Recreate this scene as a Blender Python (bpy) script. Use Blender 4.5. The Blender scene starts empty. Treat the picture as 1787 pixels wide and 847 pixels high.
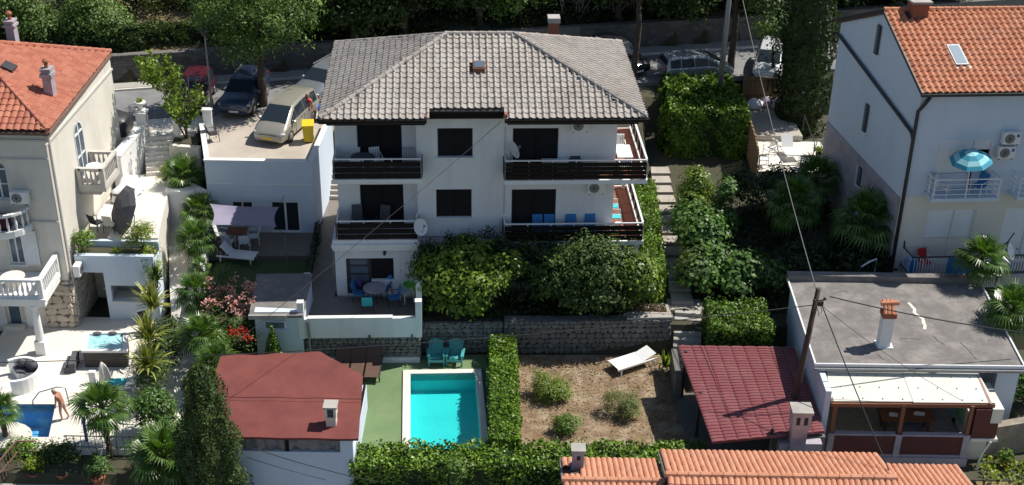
import bpy, bmesh, math, random
import numpy as np
from math import radians, sin, cos, pi, sqrt, atan2, degrees
from mathutils import Vector, Matrix, Euler
scene = bpy.context.scene
COL = scene.collection
R = random.Random(7)
NR = np.random.default_rng(7)

# ------------------------------------------------------------------ camera
CAM_H, PITCH, ROLL = 33.2, radians(28.5), radians(0.9)
cd = bpy.data.cameras.new('camera'); cam = bpy.data.objects.new('camera', cd); COL.objects.link(cam)
cd.sensor_width = 36; cd.lens = 36 * 2280 / 1787; cd.clip_start = 0.5; cd.clip_end = 2000
_F = Vector((0, cos(PITCH), -sin(PITCH))); _U0 = Vector((0, sin(PITCH), cos(PITCH))); _X = Vector((1, 0, 0))
_R = cos(ROLL) * _X + sin(ROLL) * _U0; _U = -sin(ROLL) * _X + cos(ROLL) * _U0
cam.matrix_world = Matrix(((_R.x, _U.x, -_F.x, 0), (_R.y, _U.y, -_F.y, 0), (_R.z, _U.z, -_F.z, CAM_H), (0, 0, 0, 1)))
scene.camera = cam
CAMP = Vector((0, 0, CAM_H))

# ------------------------------------------------------------------ light
SUN_EL = radians(54); SUN_AZ = atan2(0.92, 0.40)          # azimuth from +Y towards +X
world = bpy.data.worlds.new('World'); scene.world = world; world.use_nodes = True
wn = world.node_tree.nodes; wl = world.node_tree.links
sky = wn.new('ShaderNodeTexSky'); sky.sky_type = 'NISHITA'; sky.sun_disc = False
sky.sun_elevation = SUN_EL; sky.sun_rotation = SUN_AZ; sky.altitude = 50; sky.air_density = 1.0; sky.dust_density = 0.6
wl.new(sky.outputs[0], wn['Background'].inputs[0]); wn['Background'].inputs[1].default_value = 0.076
sd = bpy.data.lights.new('sun', 'SUN'); so = bpy.data.objects.new('sun', sd); COL.objects.link(so)
sd.energy = 4.6; sd.angle = radians(0.5); sd.color = (1, 0.95, 0.87)
sdir = Vector((sin(SUN_AZ) * cos(SUN_EL), cos(SUN_AZ) * cos(SUN_EL), sin(SUN_EL)))
so.rotation_euler = sdir.to_track_quat('Z', 'Y').to_euler(); so.location = (30, 20, 60)
vs = scene.view_settings
vs.view_transform = 'Standard'; vs.look = 'None'; vs.exposure = 0.4; vs.gamma = 1.0; vs.use_curve_mapping = False
scene.cycles.max_bounces = 6; scene.cycles.diffuse_bounces = 3; scene.cycles.transparent_max_bounces = 8

# ------------------------------------------------------------------ mesh helpers
class MB:
    def __init__(s, tf=None): s.v = []; s.f = []; s.mi = []; s.m = 0; s.tf = tf
    def add(s, vs, fs):
        n = len(s.v)
        if s.tf: vs = [s.tf(*p) for p in vs]
        s.v += [tuple(p) for p in vs]; s.f += [tuple(i + n for i in f) for f in fs]; s.mi += [s.m] * len(fs); return s
    def box(s, x0, x1, y0, y1, z0, z1):
        return s.add([(x0,y0,z0),(x1,y0,z0),(x1,y1,z0),(x0,y1,z0),(x0,y0,z1),(x1,y0,z1),(x1,y1,z1),(x0,y1,z1)],
                     [(3,2,1,0),(4,5,6,7),(0,1,5,4),(1,2,6,5),(2,3,7,6),(3,0,4,7)])
    def obox(s, c, d, rz=0, rx=0, ry=0):
        m = Euler((rx, ry, rz)).to_matrix(); c = Vector(c)
        x, y, z = d[0]/2, d[1]/2, d[2]/2
        p = [c + m @ Vector(q) for q in [(-x,-y,-z),(x,-y,-z),(x,y,-z),(-x,y,-z),(-x,-y,z),(x,-y,z),(x,y,z),(-x,y,z)]]
        return s.add(p, [(3,2,1,0),(4,5,6,7),(0,1,5,4),(1,2,6,5),(2,3,7,6),(3,0,4,7)])
    def bar(s, p, q, w, h=None):
        p = Vector(p); q = Vector(q); h = h or w; d = (q - p).normalized()
        u = Vector((0,0,1)) if abs(d.z) < .95 else Vector((0,1,0))
        a = d.cross(u).normalized(); b = a.cross(d).normalized(); a *= w/2; b *= h/2
        return s.add([p-a-b,p+a-b,p+a+b,p-a+b,q-a-b,q+a-b,q+a+b,q-a+b], [(3,2,1,0),(4,5,6,7),(0,1,5,4),(1,2,6,5),(2,3,7,6),(3,0,4,7)])
    def tube(s, pts, r, n=6, cap=True):
        pts = [Vector(p) for p in pts]; k = len(pts); rs = r if isinstance(r, (list, tuple)) else [r]*k
        vs = []; fs = []; prev = None
        for i, p in enumerate(pts):
            d = (pts[min(i+1,k-1)] - pts[max(i-1,0)]).normalized()
            if prev is None: a = d.orthogonal().normalized()
            else:
                a = prev - d * prev.dot(d); a = a.normalized() if a.length > 1e-6 else d.orthogonal().normalized()
            prev = a; b = d.cross(a)
            for j in range(n):
                t = 2*pi*j/n; vs.append(p + (a*cos(t) + b*sin(t))*rs[i])
        for i in range(k-1):
            for j in range(n):
                fs.append((i*n+j, i*n+(j+1)%n, (i+1)*n+(j+1)%n, (i+1)*n+j))
        if cap: fs += [tuple(range(n-1,-1,-1)), tuple(range((k-1)*n, k*n))]
        return s.add(vs, fs)
    def cyl(s, p, q, r0, r1=None, n=10): return s.tube([p, q], [r0, r0 if r1 is None else r1], n)
    def prism(s, poly, z0, z1):
        n = len(poly); z0 = z0 if hasattr(z0,'__len__') else [z0]*n; z1 = z1 if hasattr(z1,'__len__') else [z1]*n
        return s.add([(p[0],p[1],z0[i]) for i,p in enumerate(poly)] + [(p[0],p[1],z1[i]) for i,p in enumerate(poly)],
                     [tuple(range(n-1,-1,-1)), tuple(range(n,2*n))] + [(i,(i+1)%n,n+(i+1)%n,n+i) for i in range(n)])
    def slab(s, p3, t):
        return s.prism([p[:2] for p in p3], [p[2]-t for p in p3], [p[2] for p in p3])
    def lathe(s, prof, c=(0,0,0), n=12):
        vs = []; fs = []; k = len(prof)
        for r, z in prof:
            for j in range(n): t = 2*pi*j/n; vs.append((c[0]+r*cos(t), c[1]+r*sin(t), c[2]+z))
        for i in range(k-1):
            for j in range(n): fs.append((i*n+j, i*n+(j+1)%n, (i+1)*n+(j+1)%n, (i+1)*n+j))
        if prof[0][0] > 1e-4: fs.append(tuple(range(n-1,-1,-1)))
        if prof[-1][0] > 1e-4: fs.append(tuple(range((k-1)*n,k*n)))
        return s.add(vs, fs)
    def ball(s, c, rx, ry=None, rz=None, nu=10, nv=6):
        ry = ry or rx; rz = rz or rx
        vs = [(c[0],c[1],c[2]-rz)]; fs = []
        for i in range(1,nv):
            a = -pi/2 + pi*i/nv
            for j in range(nu): t = 2*pi*j/nu; vs.append((c[0]+rx*cos(a)*cos(t), c[1]+ry*cos(a)*sin(t), c[2]+rz*sin(a)))
        vs.append((c[0],c[1],c[2]+rz)); L = len(vs)-1
        for j in range(nu): fs.append((0,1+(j+1)%nu,1+j)); fs.append((L,1+(nv-2)*nu+j,1+(nv-2)*nu+(j+1)%nu))
        for i in range(nv-2):
            for j in range(nu): fs.append((1+i*nu+j,1+i*nu+(j+1)%nu,1+(i+1)*nu+(j+1)%nu,1+(i+1)*nu+j))
        return s.add(vs, fs)
    def quad(s, a, b, c, d): return s.add([a,b,c,d], [(0,1,2,3)])
    def face(s, pts): return s.add(pts, [tuple(range(len(pts)))])

OFF = {}
def setp(o, label=None, cat=None, group=None, kind=None):
    if label: o['label'] = label
    if cat: o['category'] = cat
    if group: o['group'] = group
    if kind: o['kind'] = kind
    return o
def thing(name, label, cat, loc=(0,0,0), rotz=0, group=None, world=False):
    o = bpy.data.objects.new(name, None); COL.objects.link(o); o.empty_display_size = .2
    o.location = loc; o.rotation_euler = (0,0,rotz); setp(o, label, cat, group)
    if world: OFF[o.name] = Vector(loc)
    return o
def mesh_of(name, mb, mats, smooth=False, off=None):
    me = bpy.data.meshes.new(name)
    vs = mb.v
    if off is not None: vs = [(p[0]-off.x, p[1]-off.y, p[2]-off.z) for p in vs]
    me.from_pydata(vs, [], mb.f)
    mats = mats if isinstance(mats, (list, tuple)) else [mats]
    for m in mats: me.materials.append(m)
    if len(mats) > 1: me.polygons.foreach_set('material_index', mb.mi)
    if smooth: me.polygons.foreach_set('use_smooth', [True]*len(me.polygons))
    me.update(); return me
def obj(name, mb, mats, parent=None, loc=None, rot=None, smooth=False, label=None, cat=None, group=None, kind=None, mod=None):
    """One mesh object. Under a thing built in world coordinates the vertices are shifted to that thing's base; a parent part passes it on."""
    off = OFF.get(parent.name) if parent else None
    if not parent and loc is not None and loc == 'base':
        xs = [p[0] for p in mb.v]; ys = [p[1] for p in mb.v]; zs = [p[2] for p in mb.v]
        off = Vector(((min(xs)+max(xs))/2, (min(ys)+max(ys))/2, min(zs))); loc = tuple(off)
    me = mesh_of(name, mb, mats, smooth, off)
    o = bpy.data.objects.new(name, me); COL.objects.link(o)
    if parent:
        o.parent = parent
        if off is not None: OFF[o.name] = off
    if loc is not None: o.location = loc
    if rot is not None: o.rotation_euler = rot
    if mod == 'bevel':
        b = o.modifiers.new('bevel', 'BEVEL'); b.width = .02; b.segments = 2; b.limit_method = 'ANGLE'
    elif mod == 'subd':
        b = o.modifiers.new('subd', 'SUBSURF'); b.levels = 2; b.render_levels = 2
    return setp(o, label, cat, group, kind)
def inst(name, me, parent=None, loc=(0,0,0), rot=None, mat4=None, scale=None, kind=None):
    o = bpy.data.objects.new(name, me); COL.objects.link(o)
    if parent: o.parent = parent
    off = OFF.get(parent.name) if parent else None
    if mat4 is not None:
        m = mat4.copy()
        if off is not None: m.translation = m.translation - off
        o.matrix_local = m
    else:
        loc = Vector(loc)
        if off is not None: loc = loc - off
        o.location = loc
        if rot is not None: o.rotation_euler = rot
        if scale is not None: o.scale = scale
    if kind: o['kind'] = kind
    return o
def dup(root, loc, rotz, label=None, group=None, scale=None):
    r = root.copy(); COL.objects.link(r); r.location = loc; r.rotation_euler = (0,0,rotz)
    if label: r['label'] = label
    if group: r['group'] = group
    if scale: r.scale = (scale,)*3
    for ch in list(root.children):
        c = ch.copy(); COL.objects.link(c); c.parent = r
        for g in list(ch.children):
            d = g.copy(); COL.objects.link(d); d.parent = c
    return r

# ------------------------------------------------------------------ materials
def ramp(nt, fac, cols):
    r = nt.nodes.new('ShaderNodeValToRGB'); e = r.color_ramp.elements
    while len(e) < len(cols): e.new(.5)
    for i, c in enumerate(cols):
        p = i/(len(cols)-1) if len(c) == 3 else c[3]
        e[i].position = p; e[i].color = (c[0],c[1],c[2],1)
    nt.links.new(fac, r.inputs[0]); return r.outputs[0]
def noise(nt, scale, detail=4, rough=.6, coord='Object', stretch=None, dist=0):
    tc = nt.nodes.new('ShaderNodeTexCoord'); n = nt.nodes.new('ShaderNodeTexNoise')
    n.inputs['Scale'].default_value = scale; n.inputs['Detail'].default_value = detail; n.inputs['Roughness'].default_value = rough
    n.inputs['Distortion'].default_value = dist
    s = tc.outputs[coord] if coord != 'World' else nt.nodes.new('ShaderNodeNewGeometry').outputs['Position']
    if stretch:
        mp = nt.nodes.new('ShaderNodeMapping'); mp.inputs['Scale'].default_value = stretch; nt.links.new(s, mp.inputs[0]); s = mp.outputs[0]
    nt.links.new(s, n.inputs['Vector']); return n.outputs['Fac']
def mixc(nt, fac, a, b, mode='MIX'):
    m = nt.nodes.new('ShaderNodeMix'); m.data_type = 'RGBA'; m.blend_type = mode
    for i, x in ((0, fac), (6, a), (7, b)):
        if hasattr(x, 'node'): nt.links.new(x, m.inputs[i])
        elif i == 0: m.inputs[0].default_value = x
        else: m.inputs[i].default_value = (x[0],x[1],x[2],1)
    return m.outputs[2]
def rnd_out(nt):
    oi = nt.nodes.new('ShaderNodeObjectInfo'); g = nt.nodes.new('ShaderNodeNewGeometry')
    a = nt.nodes.new('ShaderNodeMath'); a.operation = 'ADD'; nt.links.new(oi.outputs['Random'], a.inputs[0]); nt.links.new(g.outputs['Random Per Island'], a.inputs[1])
    f = nt.nodes.new('ShaderNodeMath'); f.operation = 'FRACT'; nt.links.new(a.outputs[0], f.inputs[0]); return f.outputs[0]
def mat(name, cols, scale=3, rough=.8, bump=0, bscale=None, metal=0, spec=.5, rnd=None, stain=None, stretch=None, detail=5, coord='Object', coat=0):
    """cols: one colour, or 2-4 mixed by noise; rnd: colours mixed in per piece; stain: (colour, scale, amount[, stretch]), laid in world space."""
    m = bpy.data.materials.new(name); m.use_nodes = True; nt = m.node_tree; b = nt.nodes['Principled BSDF']
    if not hasattr(cols[0], '__len__'): cols = [cols, tuple(c*.86 for c in cols)]
    c = ramp(nt, noise(nt, scale, detail, .65, coord, stretch), [tuple(x)+((.3+.4*i/(len(cols)-1)),) for i, x in enumerate(cols)])
    if rnd: c = mixc(nt, .65, c, ramp(nt, rnd_out(nt), rnd))
    if stain:
        f = ramp(nt, noise(nt, stain[1], 6, .7, 'World', stain[3] if len(stain) > 3 else None), [(0,0,0,.47),(stain[2],)*3+(.68,)])
        c = mixc(nt, f, c, stain[0])
    nt.links.new(c, b.inputs['Base Color']); b.inputs['Roughness'].default_value = rough; b.inputs['Metallic'].default_value = metal
    b.inputs['Specular IOR Level'].default_value = spec
    if coat: b.inputs['Coat Weight'].default_value = coat; b.inputs['Coat Roughness'].default_value = .08
    if bump:
        bm = nt.nodes.new('ShaderNodeBump'); bm.inputs['Strength'].default_value = bump; bm.inputs['Distance'].default_value = .03
        nt.links.new(noise(nt, bscale or scale*6, 5, .7, coord), bm.inputs['Height']); nt.links.new(bm.outputs[0], b.inputs['Normal'])
    return m
def leafmat(name, cols, rough=.5, trans=.2, spec=.3, nscale=.9, sc=None):
    m = bpy.data.materials.new(name); m.use_nodes = True; nt = m.node_tree; b = nt.nodes['Principled BSDF']
    c = ramp(nt, rnd_out(nt), cols)
    dk = ramp(nt, noise(nt, nscale, 3, .5), [(.6,.66,.6,.33),(1.2,1.14,.95,.67)])
    c = mixc(nt, 1.0, c, dk, 'MULTIPLY')
    nt.links.new(c, b.inputs['Base Color']); b.inputs['Roughness'].default_value = rough; b.inputs['Specular IOR Level'].default_value = spec
    t = nt.nodes.new('ShaderNodeBsdfTranslucent'); tcol = mixc(nt, 1.0, c, (1.35,1.5,.5), 'MULTIPLY'); nt.links.new(tcol, t.inputs[0])
    mx = nt.nodes.new('ShaderNodeMixShader'); mx.inputs[0].default_value = trans
    nt.links.new(b.outputs[0], mx.inputs[1]); nt.links.new(t.outputs[0], mx.inputs[2]); nt.links.new(mx.outputs[0], nt.nodes['Material Output'].inputs[0])
    return m
def glassmat(name, col=(.02,.03,.04), rough=.05):
    m = bpy.data.materials.new(name); m.use_nodes = True; b = m.node_tree.nodes['Principled BSDF']
    b.inputs['Base Color'].default_value = (*col,1); b.inputs['Roughness'].default_value = rough; b.inputs['Specular IOR Level'].default_value = .35
    return m
def watermat(name, tint, rough=.02, bscale=5, bstr=.12):
    m = bpy.data.materials.new(name); m.use_nodes = True; nt = m.node_tree; nt.nodes.remove(nt.nodes['Principled BSDF'])
    t = nt.nodes.new('ShaderNodeBsdfTransparent'); t.inputs[0].default_value = (*tint,1)
    g = nt.nodes.new('ShaderNodeBsdfGlossy'); g.inputs['Roughness'].default_value = rough
    bm = nt.nodes.new('ShaderNodeBump'); bm.inputs['Strength'].default_value = bstr; bm.inputs['Distance'].default_value = .05
    nt.links.new(noise(nt, bscale, 3, .6), bm.inputs['Height']); nt.links.new(bm.outputs[0], g.inputs['Normal'])
    mx = nt.nodes.new('ShaderNodeMixShader'); mx.inputs[0].default_value = .07; nt.links.new(t.outputs[0], mx.inputs[1]); nt.links.new(g.outputs[0], mx.inputs[2])
    nt.links.new(mx.outputs[0], nt.nodes['Material Output'].inputs[0]); return m

M = {}
M['white'] = mat('white_render', [(.79,.80,.81),(.74,.75,.76)], .6, .85, .15, 25, stain=((.52,.51,.48),1.1,.3,(1,1,.14)))
M['white2'] = mat('white_paint', [(.8,.8,.78),(.74,.74,.72)], 1.5, .7, .05, 20, stain=((.55,.53,.48),1.2,.3))
M['bluewhite'] = mat('pale_blue_render', [(.6,.68,.77),(.55,.64,.74)], .6, .85, .12, 25, stain=((.45,.49,.53),.9,.22,(1,1,.15)))
M['cream'] = mat('cream_render', [(.72,.685,.60),(.64,.605,.53)], .7, .85, .15, 20, stain=((.42,.38,.31),.6,.4,(1,1,.3)))
M['cream2'] = mat('pale_yellow_render', [(.72,.70,.62),(.66,.64,.57)], .6, .85, .1, 25)
M['grey_cream'] = mat('grey_cream_stone', [(.58,.55,.5),(.5,.47,.43)], .8, .85, .2, 15, stain=((.36,.33,.29),.8,.4,(1,1,.3)))
M['plastic'] = mat('white_plastic', [(.82,.82,.8),(.76,.76,.74)], 4, .4)
M['whitemetal'] = mat('white_metal', [(.8,.81,.82),(.72,.73,.74)], 5, .4)
M['greymetal'] = mat('grey_metal', [(.28,.29,.3),(.2,.21,.22)], 5, .45, metal=.4)
M['darkmetal'] = mat('dark_metal', [(.025,.025,.028),(.04,.04,.04)], 5, .5)
M['slat'] = mat('dark_stained_wood', [(.009,.007,.006),(.014,.011,.009)], 6, .7, spec=.2, stretch=(.3,3,3))
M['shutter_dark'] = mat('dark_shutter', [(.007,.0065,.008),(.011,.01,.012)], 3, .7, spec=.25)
M['glass'] = glassmat('dark_glass')
M['glass_blue'] = glassmat('sky_glass', (.10,.14,.18), .08)
M['concrete'] = mat('concrete', [(.42,.40,.37),(.34,.32,.29)], 1.2, .9, .2, 20, stain=((.2,.19,.17),.8,.5))
M['parking'] = mat('parking_concrete', [(.50,.44,.37),(.40,.35,.29)], .5, .9, .15, 20, stain=((.3,.26,.22),.35,.6))
M['asphalt'] = mat('old_asphalt', [(.24,.24,.24),(.17,.17,.17)], .5, .9, .2, 30, stain=((.1,.1,.1),.3,.5))
M['pave'] = mat('pale_paving', [(.74,.70,.63),(.66,.62,.55)], .5, .75, .05, 20, stain=((.5,.46,.4),.4,.35))
M['bluepave'] = mat('brown_patio_tile', [(.20,.17,.15),(.15,.13,.115)], 3, .6, .1, 12)
M['oldpave'] = mat('weathered_paving', [(.44,.40,.34),(.32,.29,.25)], 1.5, .9, .3, 12)
M['felt'] = mat('red_roofing_felt', [(.215,.068,.058),(.165,.052,.046)], .7, .95, .6, 50, spec=.2, stain=((.12,.042,.04),.5,.6))
M['maroon'] = mat('maroon_sheet', [(.21,.058,.064),(.17,.048,.054)], 1, .5, .15, 30, stain=((.25,.11,.11),.9,.5))
M['maroonpaint'] = mat('maroon_paint', [(.10,.02,.022),(.075,.018,.018)], 2, .6)
M['lilac'] = mat('lilac_render', [(.42,.38,.42),(.34,.31,.34)], 2, .85, .2, stain=((.2,.18,.19),1.5,.6))
M['wood'] = mat('brown_wood', [(.22,.085,.04),(.15,.055,.028)], 3, .5, stretch=(1,8,8))
M['oldwood'] = mat('weathered_pole_wood', [(.085,.06,.045),(.05,.036,.028)], 3, .9, .3, stretch=(6,6,.5))
M['brick'] = mat('red_brick', [(.33,.12,.07),(.24,.09,.06)], 4, .9, .3)
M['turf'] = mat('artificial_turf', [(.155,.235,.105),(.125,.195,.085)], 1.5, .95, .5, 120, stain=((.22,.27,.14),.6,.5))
M['lawn'] = mat('shaded_lawn', [(.055,.09,.03),(.04,.07,.022)], 1.5, .95, .5, 120)  # darker copy of the turf, house shade put into its colour
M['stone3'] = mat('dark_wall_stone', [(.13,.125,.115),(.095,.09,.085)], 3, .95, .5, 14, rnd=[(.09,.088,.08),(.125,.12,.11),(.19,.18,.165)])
M['earth'] = mat('dry_earth', [(.27,.175,.10),(.165,.11,.06),(.33,.235,.15)], .9, .95, .7, 14, stain=((.5,.42,.3),1.2,.6), detail=8)
M['ground'] = mat('ground_soil', [(.075,.065,.04),(.045,.05,.025)], .6, .95, .5, 8)
M['hill'] = mat('dry_grass_hill', [(.36,.25,.13),(.2,.15,.07),(.1,.1,.04)], .35, .95, .6, 6)
M['bark'] = mat('bark', [(.09,.07,.05),(.05,.04,.03)], 4, .95, .5, 12, stretch=(2,2,.4))
M['greybark'] = mat('grey_bark', [(.28,.25,.22),(.2,.18,.16)], 4, .95, .3)
M['stone'] = mat('grey_limestone', [(.2,.19,.175),(.14,.135,.12)], 3, .95, .5, 14, rnd=[(.135,.13,.12),(.17,.165,.15),(.24,.23,.21)])
M['stone2'] = mat('tan_limestone', [(.52,.46,.38),(.42,.37,.3)], 3, .95, .5, 14, rnd=[(.42,.36,.29),(.5,.44,.36),(.58,.51,.43)])
M['mortar'] = mat('mortar', [(.16,.155,.14),(.12,.115,.105)], 4, .95, .5)
M['mortar2'] = mat('pale_mortar', [(.5,.46,.4),(.4,.36,.31)], 4, .95, .5)
M['tile_grey'] = mat('weathered_grey_tile', [(.42,.385,.35),(.31,.285,.26)], 5, .9, .4, 40, rnd=[(.31,.28,.255),(.40,.365,.33),(.44,.40,.35)], stain=((.24,.2,.165),.55,.6))
M['tile_dark'] = mat('lichened_dark_tile', [(.23,.22,.21),(.17,.165,.16)], 5, .9, .4, 40, rnd=[(.16,.155,.15),(.22,.215,.21)])
M['tile_orange'] = mat('orange_clay_tile', [(.50,.20,.10),(.42,.15,.075)], 4, .8, .2, 30, rnd=[(.42,.14,.07),(.52,.2,.1),(.55,.25,.14)], stain=((.36,.17,.11),.6,.55))
M['tile_red'] = mat('red_clay_tile', [(.46,.165,.10),(.37,.125,.08)], 3, .85, .2, 30, rnd=[(.32,.095,.06),(.44,.155,.09),(.49,.2,.13)], stain=((.3,.13,.09),.5,.5))
M['tile_pink'] = mat('pale_clay_tile', [(.54,.245,.145),(.46,.19,.11)], 4, .8, .2, 30, rnd=[(.48,.19,.105),(.55,.25,.14),(.58,.28,.17)], stain=((.4,.2,.14),.7,.5))
M['terracotta'] = mat('terracotta', [(.38,.14,.07),(.3,.11,.06)], 4, .85)
M['roofdeck'] = mat('roof_underlay', [(.10,.06,.045),(.07,.045,.035)], 2, .9)
M['roofdeck_grey'] = mat('grey_underlay', [(.13,.12,.11),(.09,.085,.08)], 2, .9)
M['flatroof'] = mat('weathered_flat_roof', [(.205,.19,.178),(.15,.14,.132),(.245,.23,.215)], .9, .95, .3, 25, stain=((.34,.30,.28),.9,.55), detail=9)
M['poly'] = mat('opal_sheet', [(.80,.80,.71),(.75,.75,.66)], .8, .5, stain=((.6,.58,.47),1.0,.3))
M['fabric_blue'] = mat('blue_mesh_fabric', [(.035,.2,.46),(.03,.17,.4)], 6, .8)
M['fabric_turq'] = mat('turquoise_fabric', [(.05,.5,.55),(.04,.44,.5)], 6, .8)
M['fabric_dark'] = mat('dark_fabric', [(.025,.022,.028),(.035,.03,.036)], 6, .9)
M['fabric_grey'] = mat('charcoal_fabric', [(.1,.1,.11),(.07,.07,.08)], 5, .9)
M['fabric_purple'] = mat('mauve_shade_cloth', [(.27,.245,.33),(.22,.2,.28)], 2, .85)
M['fabric_white'] = mat('white_cloth', [(.78,.78,.8),(.7,.7,.74)], 3, .9)
M['green_plastic'] = mat('teal_plastic', [(.07,.38,.36),(.06,.33,.32)], 4, .45)
M['lime'] = mat('lime_plastic', [(.1,.5,.04),(.08,.42,.04)], 4, .45)
M['yellow'] = mat('yellow_plastic', [(.75,.55,.02),(.68,.5,.02)], 3, .5)
M['bluepl'] = mat('blue_plastic', [(.03,.1,.4),(.03,.08,.33)], 3, .5)
M['wicker'] = mat('brown_wicker', [(.13,.075,.05),(.09,.05,.035)], 20, .7)
M['tub'] = mat('hot_tub_panel', [(.055,.045,.04),(.04,.035,.03)], 3, .6)
M['rust'] = mat('rusty_steel', [(.24,.14,.10),(.15,.08,.06)], 6, .85)
M['tyre'] = mat('tyre_rubber', [(.02,.02,.02),(.03,.03,.03)], 6, .9)
M['rim'] = mat('alloy_rim', [(.4,.4,.42),(.3,.3,.32)], 6, .35, metal=.7)
M['lamp'] = mat('headlamp_glass', [(.6,.63,.66),(.5,.53,.56)], 8, .1)
M['redlamp'] = mat('rear_lamp', [(.35,.01,.01),(.25,.01,.01)], 8, .2)
M['plate'] = mat('yellow_plate', [(.75,.5,.02),(.7,.45,.02)], 8, .5)
M['plate_white'] = mat('white_plate', [(.7,.7,.7),(.65,.65,.65)], 8, .5)
def paint(name, c): return mat(name, [c, tuple(x*.9 for x in c)], 1, .32, coat=.7, metal=.25)
M['liner'] = mat('pool_liner', [(.22,.68,.68),(.18,.62,.63)], 1, .6)
M['liner2'] = mat('blue_pool_liner', [(.05,.32,.62),(.07,.42,.7),(.6,.8,.88)], 1.1, .5, stain=((.75,.88,.92),1.6,.9))
M['tubshell'] = mat('tub_shell', [(.55,.78,.8),(.4,.72,.76)], 3, .3)
M['tubfoam'] = mat('bubbling_water', [(.14,.45,.49),(.42,.68,.70),(.07,.36,.41)], 2.6, .2, detail=7)
M['water'] = watermat('pool_water', (.36,.93,.93), .04, 3, .35)
M['water2'] = watermat('small_pool_water', (.5,.8,.96), .05, 5, .4)
M['skin'] = mat('skin', [(.52,.29,.2),(.46,.25,.17)], 5, .55)
M['skin2'] = mat('tanned_skin', [(.42,.2,.13),(.36,.17,.11)], 5, .55)
M['hair'] = mat('dark_hair', [(.05,.03,.02),(.08,.05,.03)], 20, .6)
M['hair2'] = mat('grey_blond_hair', [(.4,.3,.2),(.3,.22,.15)], 20, .6)
M['redcloth'] = mat('red_cloth', [(.5,.02,.025),(.42,.02,.02)], 8, .85)
M['striped'] = mat('pinkish_swim_shorts', [(.5,.3,.26),(.3,.2,.18)], 14, .85)
M['reed'] = mat('reed_screen', [(.3,.2,.11),(.2,.13,.07)], 3, .9, .3, stretch=(8,8,.4))
M['cable'] = mat('black_cable', [(.015,.015,.015),(.03,.03,.03)], 2, .7)
M['cable_grey'] = mat('grey_cable', [(.14,.135,.13),(.1,.1,.1)], 2, .7)
# foliage
def see_through(m, f=.22):                                 # daylight passing through an opal or woven sheet
    nt = m.node_tree; b = nt.nodes['Principled BSDF']; t = nt.nodes.new('ShaderNodeBsdfTranslucent'); t.inputs[0].default_value = (.9,.88,.74,1)
    mx = nt.nodes.new('ShaderNodeMixShader'); mx.inputs[0].default_value = f; nt.links.new(b.outputs[0], mx.inputs[1]); nt.links.new(t.outputs[0], mx.inputs[2]); nt.links.new(mx.outputs[0], nt.nodes['Material Output'].inputs[0])
see_through(M['poly'])
G_ = {}
G_['laurel'] = leafmat('laurel_leaves', [(0.065,0.123,0.017),(0.145,0.232,0.032),(0.246,0.319,0.043)], .42)
G_['bay'] = leafmat('bay_leaves', [(.035,.072,.02),(.07,.122,.034),(.125,.175,.045)], .55)
G_['hedge'] = leafmat('hedge_leaves', [(0.051,0.109,0.014),(0.116,0.217,0.026),(0.203,0.319,0.043)], .4, .12)
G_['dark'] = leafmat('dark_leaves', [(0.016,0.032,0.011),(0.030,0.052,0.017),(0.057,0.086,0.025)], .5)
G_['forest'] = leafmat('forest_leaves', [(.028,.054,.018),(.058,.098,.027),(.095,.14,.04)], .5)
G_['ash'] = leafmat('tree_leaves', [(0.065,0.123,0.032),(0.116,0.203,0.051),(0.181,0.275,0.072)], .5)
G_['vine'] = leafmat('vine_leaves', [(.05,.105,.012),(.095,.18,.02),(.16,.255,.035)], .45, .1)
G_['cypress'] = leafmat('cypress_sprays', [(.032,.06,.018),(.062,.1,.03),(.115,.155,.048)], .6, .15)
G_['palm'] = leafmat('palm_leaves', [(0.043,0.102,0.020),(0.087,0.174,0.036),(0.145,0.232,0.051)], .35, .25, .5)
G_['palmdry'] = leafmat('dry_palm_leaves', [(.16,.13,.05),(.22,.17,.08)], .6, .2)
G_['phormium'] = leafmat('yellow_striped_leaves', [(0.145,0.174,0.036),(0.290,0.319,0.072),(0.400,0.400,0.131)], .4, .25)
G_['yucca'] = leafmat('dark_yucca_leaves', [(0.029,0.065,0.026),(0.051,0.102,0.036),(0.087,0.145,0.051)], .4, .15)
G_['fig'] = leafmat('fig_leaves', [(0.043,0.102,0.026),(0.087,0.174,0.043),(0.145,0.246,0.065)], .45, .2)
G_['yellowgreen'] = leafmat('yellow_green_leaves', [(0.131,0.203,0.022),(0.232,0.319,0.036),(0.348,0.400,0.058)], .45, .25)
G_['rosemary'] = leafmat('rosemary_leaves', [(0.072,0.109,0.032),(0.131,0.174,0.051),(0.189,0.217,0.072)], .6, .15)
G_['olea'] = leafmat('oleander_leaves', [(0.058,0.109,0.036),(0.109,0.174,0.058),(0.174,0.232,0.087)], .45, .25)
G_['pink'] = leafmat('pink_petals', [(.6,.2,.28),(.72,.36,.42),(.8,.5,.52)], .6, .3)
G_['red'] = leafmat('red_petals', [(.5,.02,.02),(.62,.04,.03)], .6, .3)
G_['dry'] = leafmat('dry_twigs', [(.15,.1,.06),(.25,.17,.1)], .9, .1)

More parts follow.
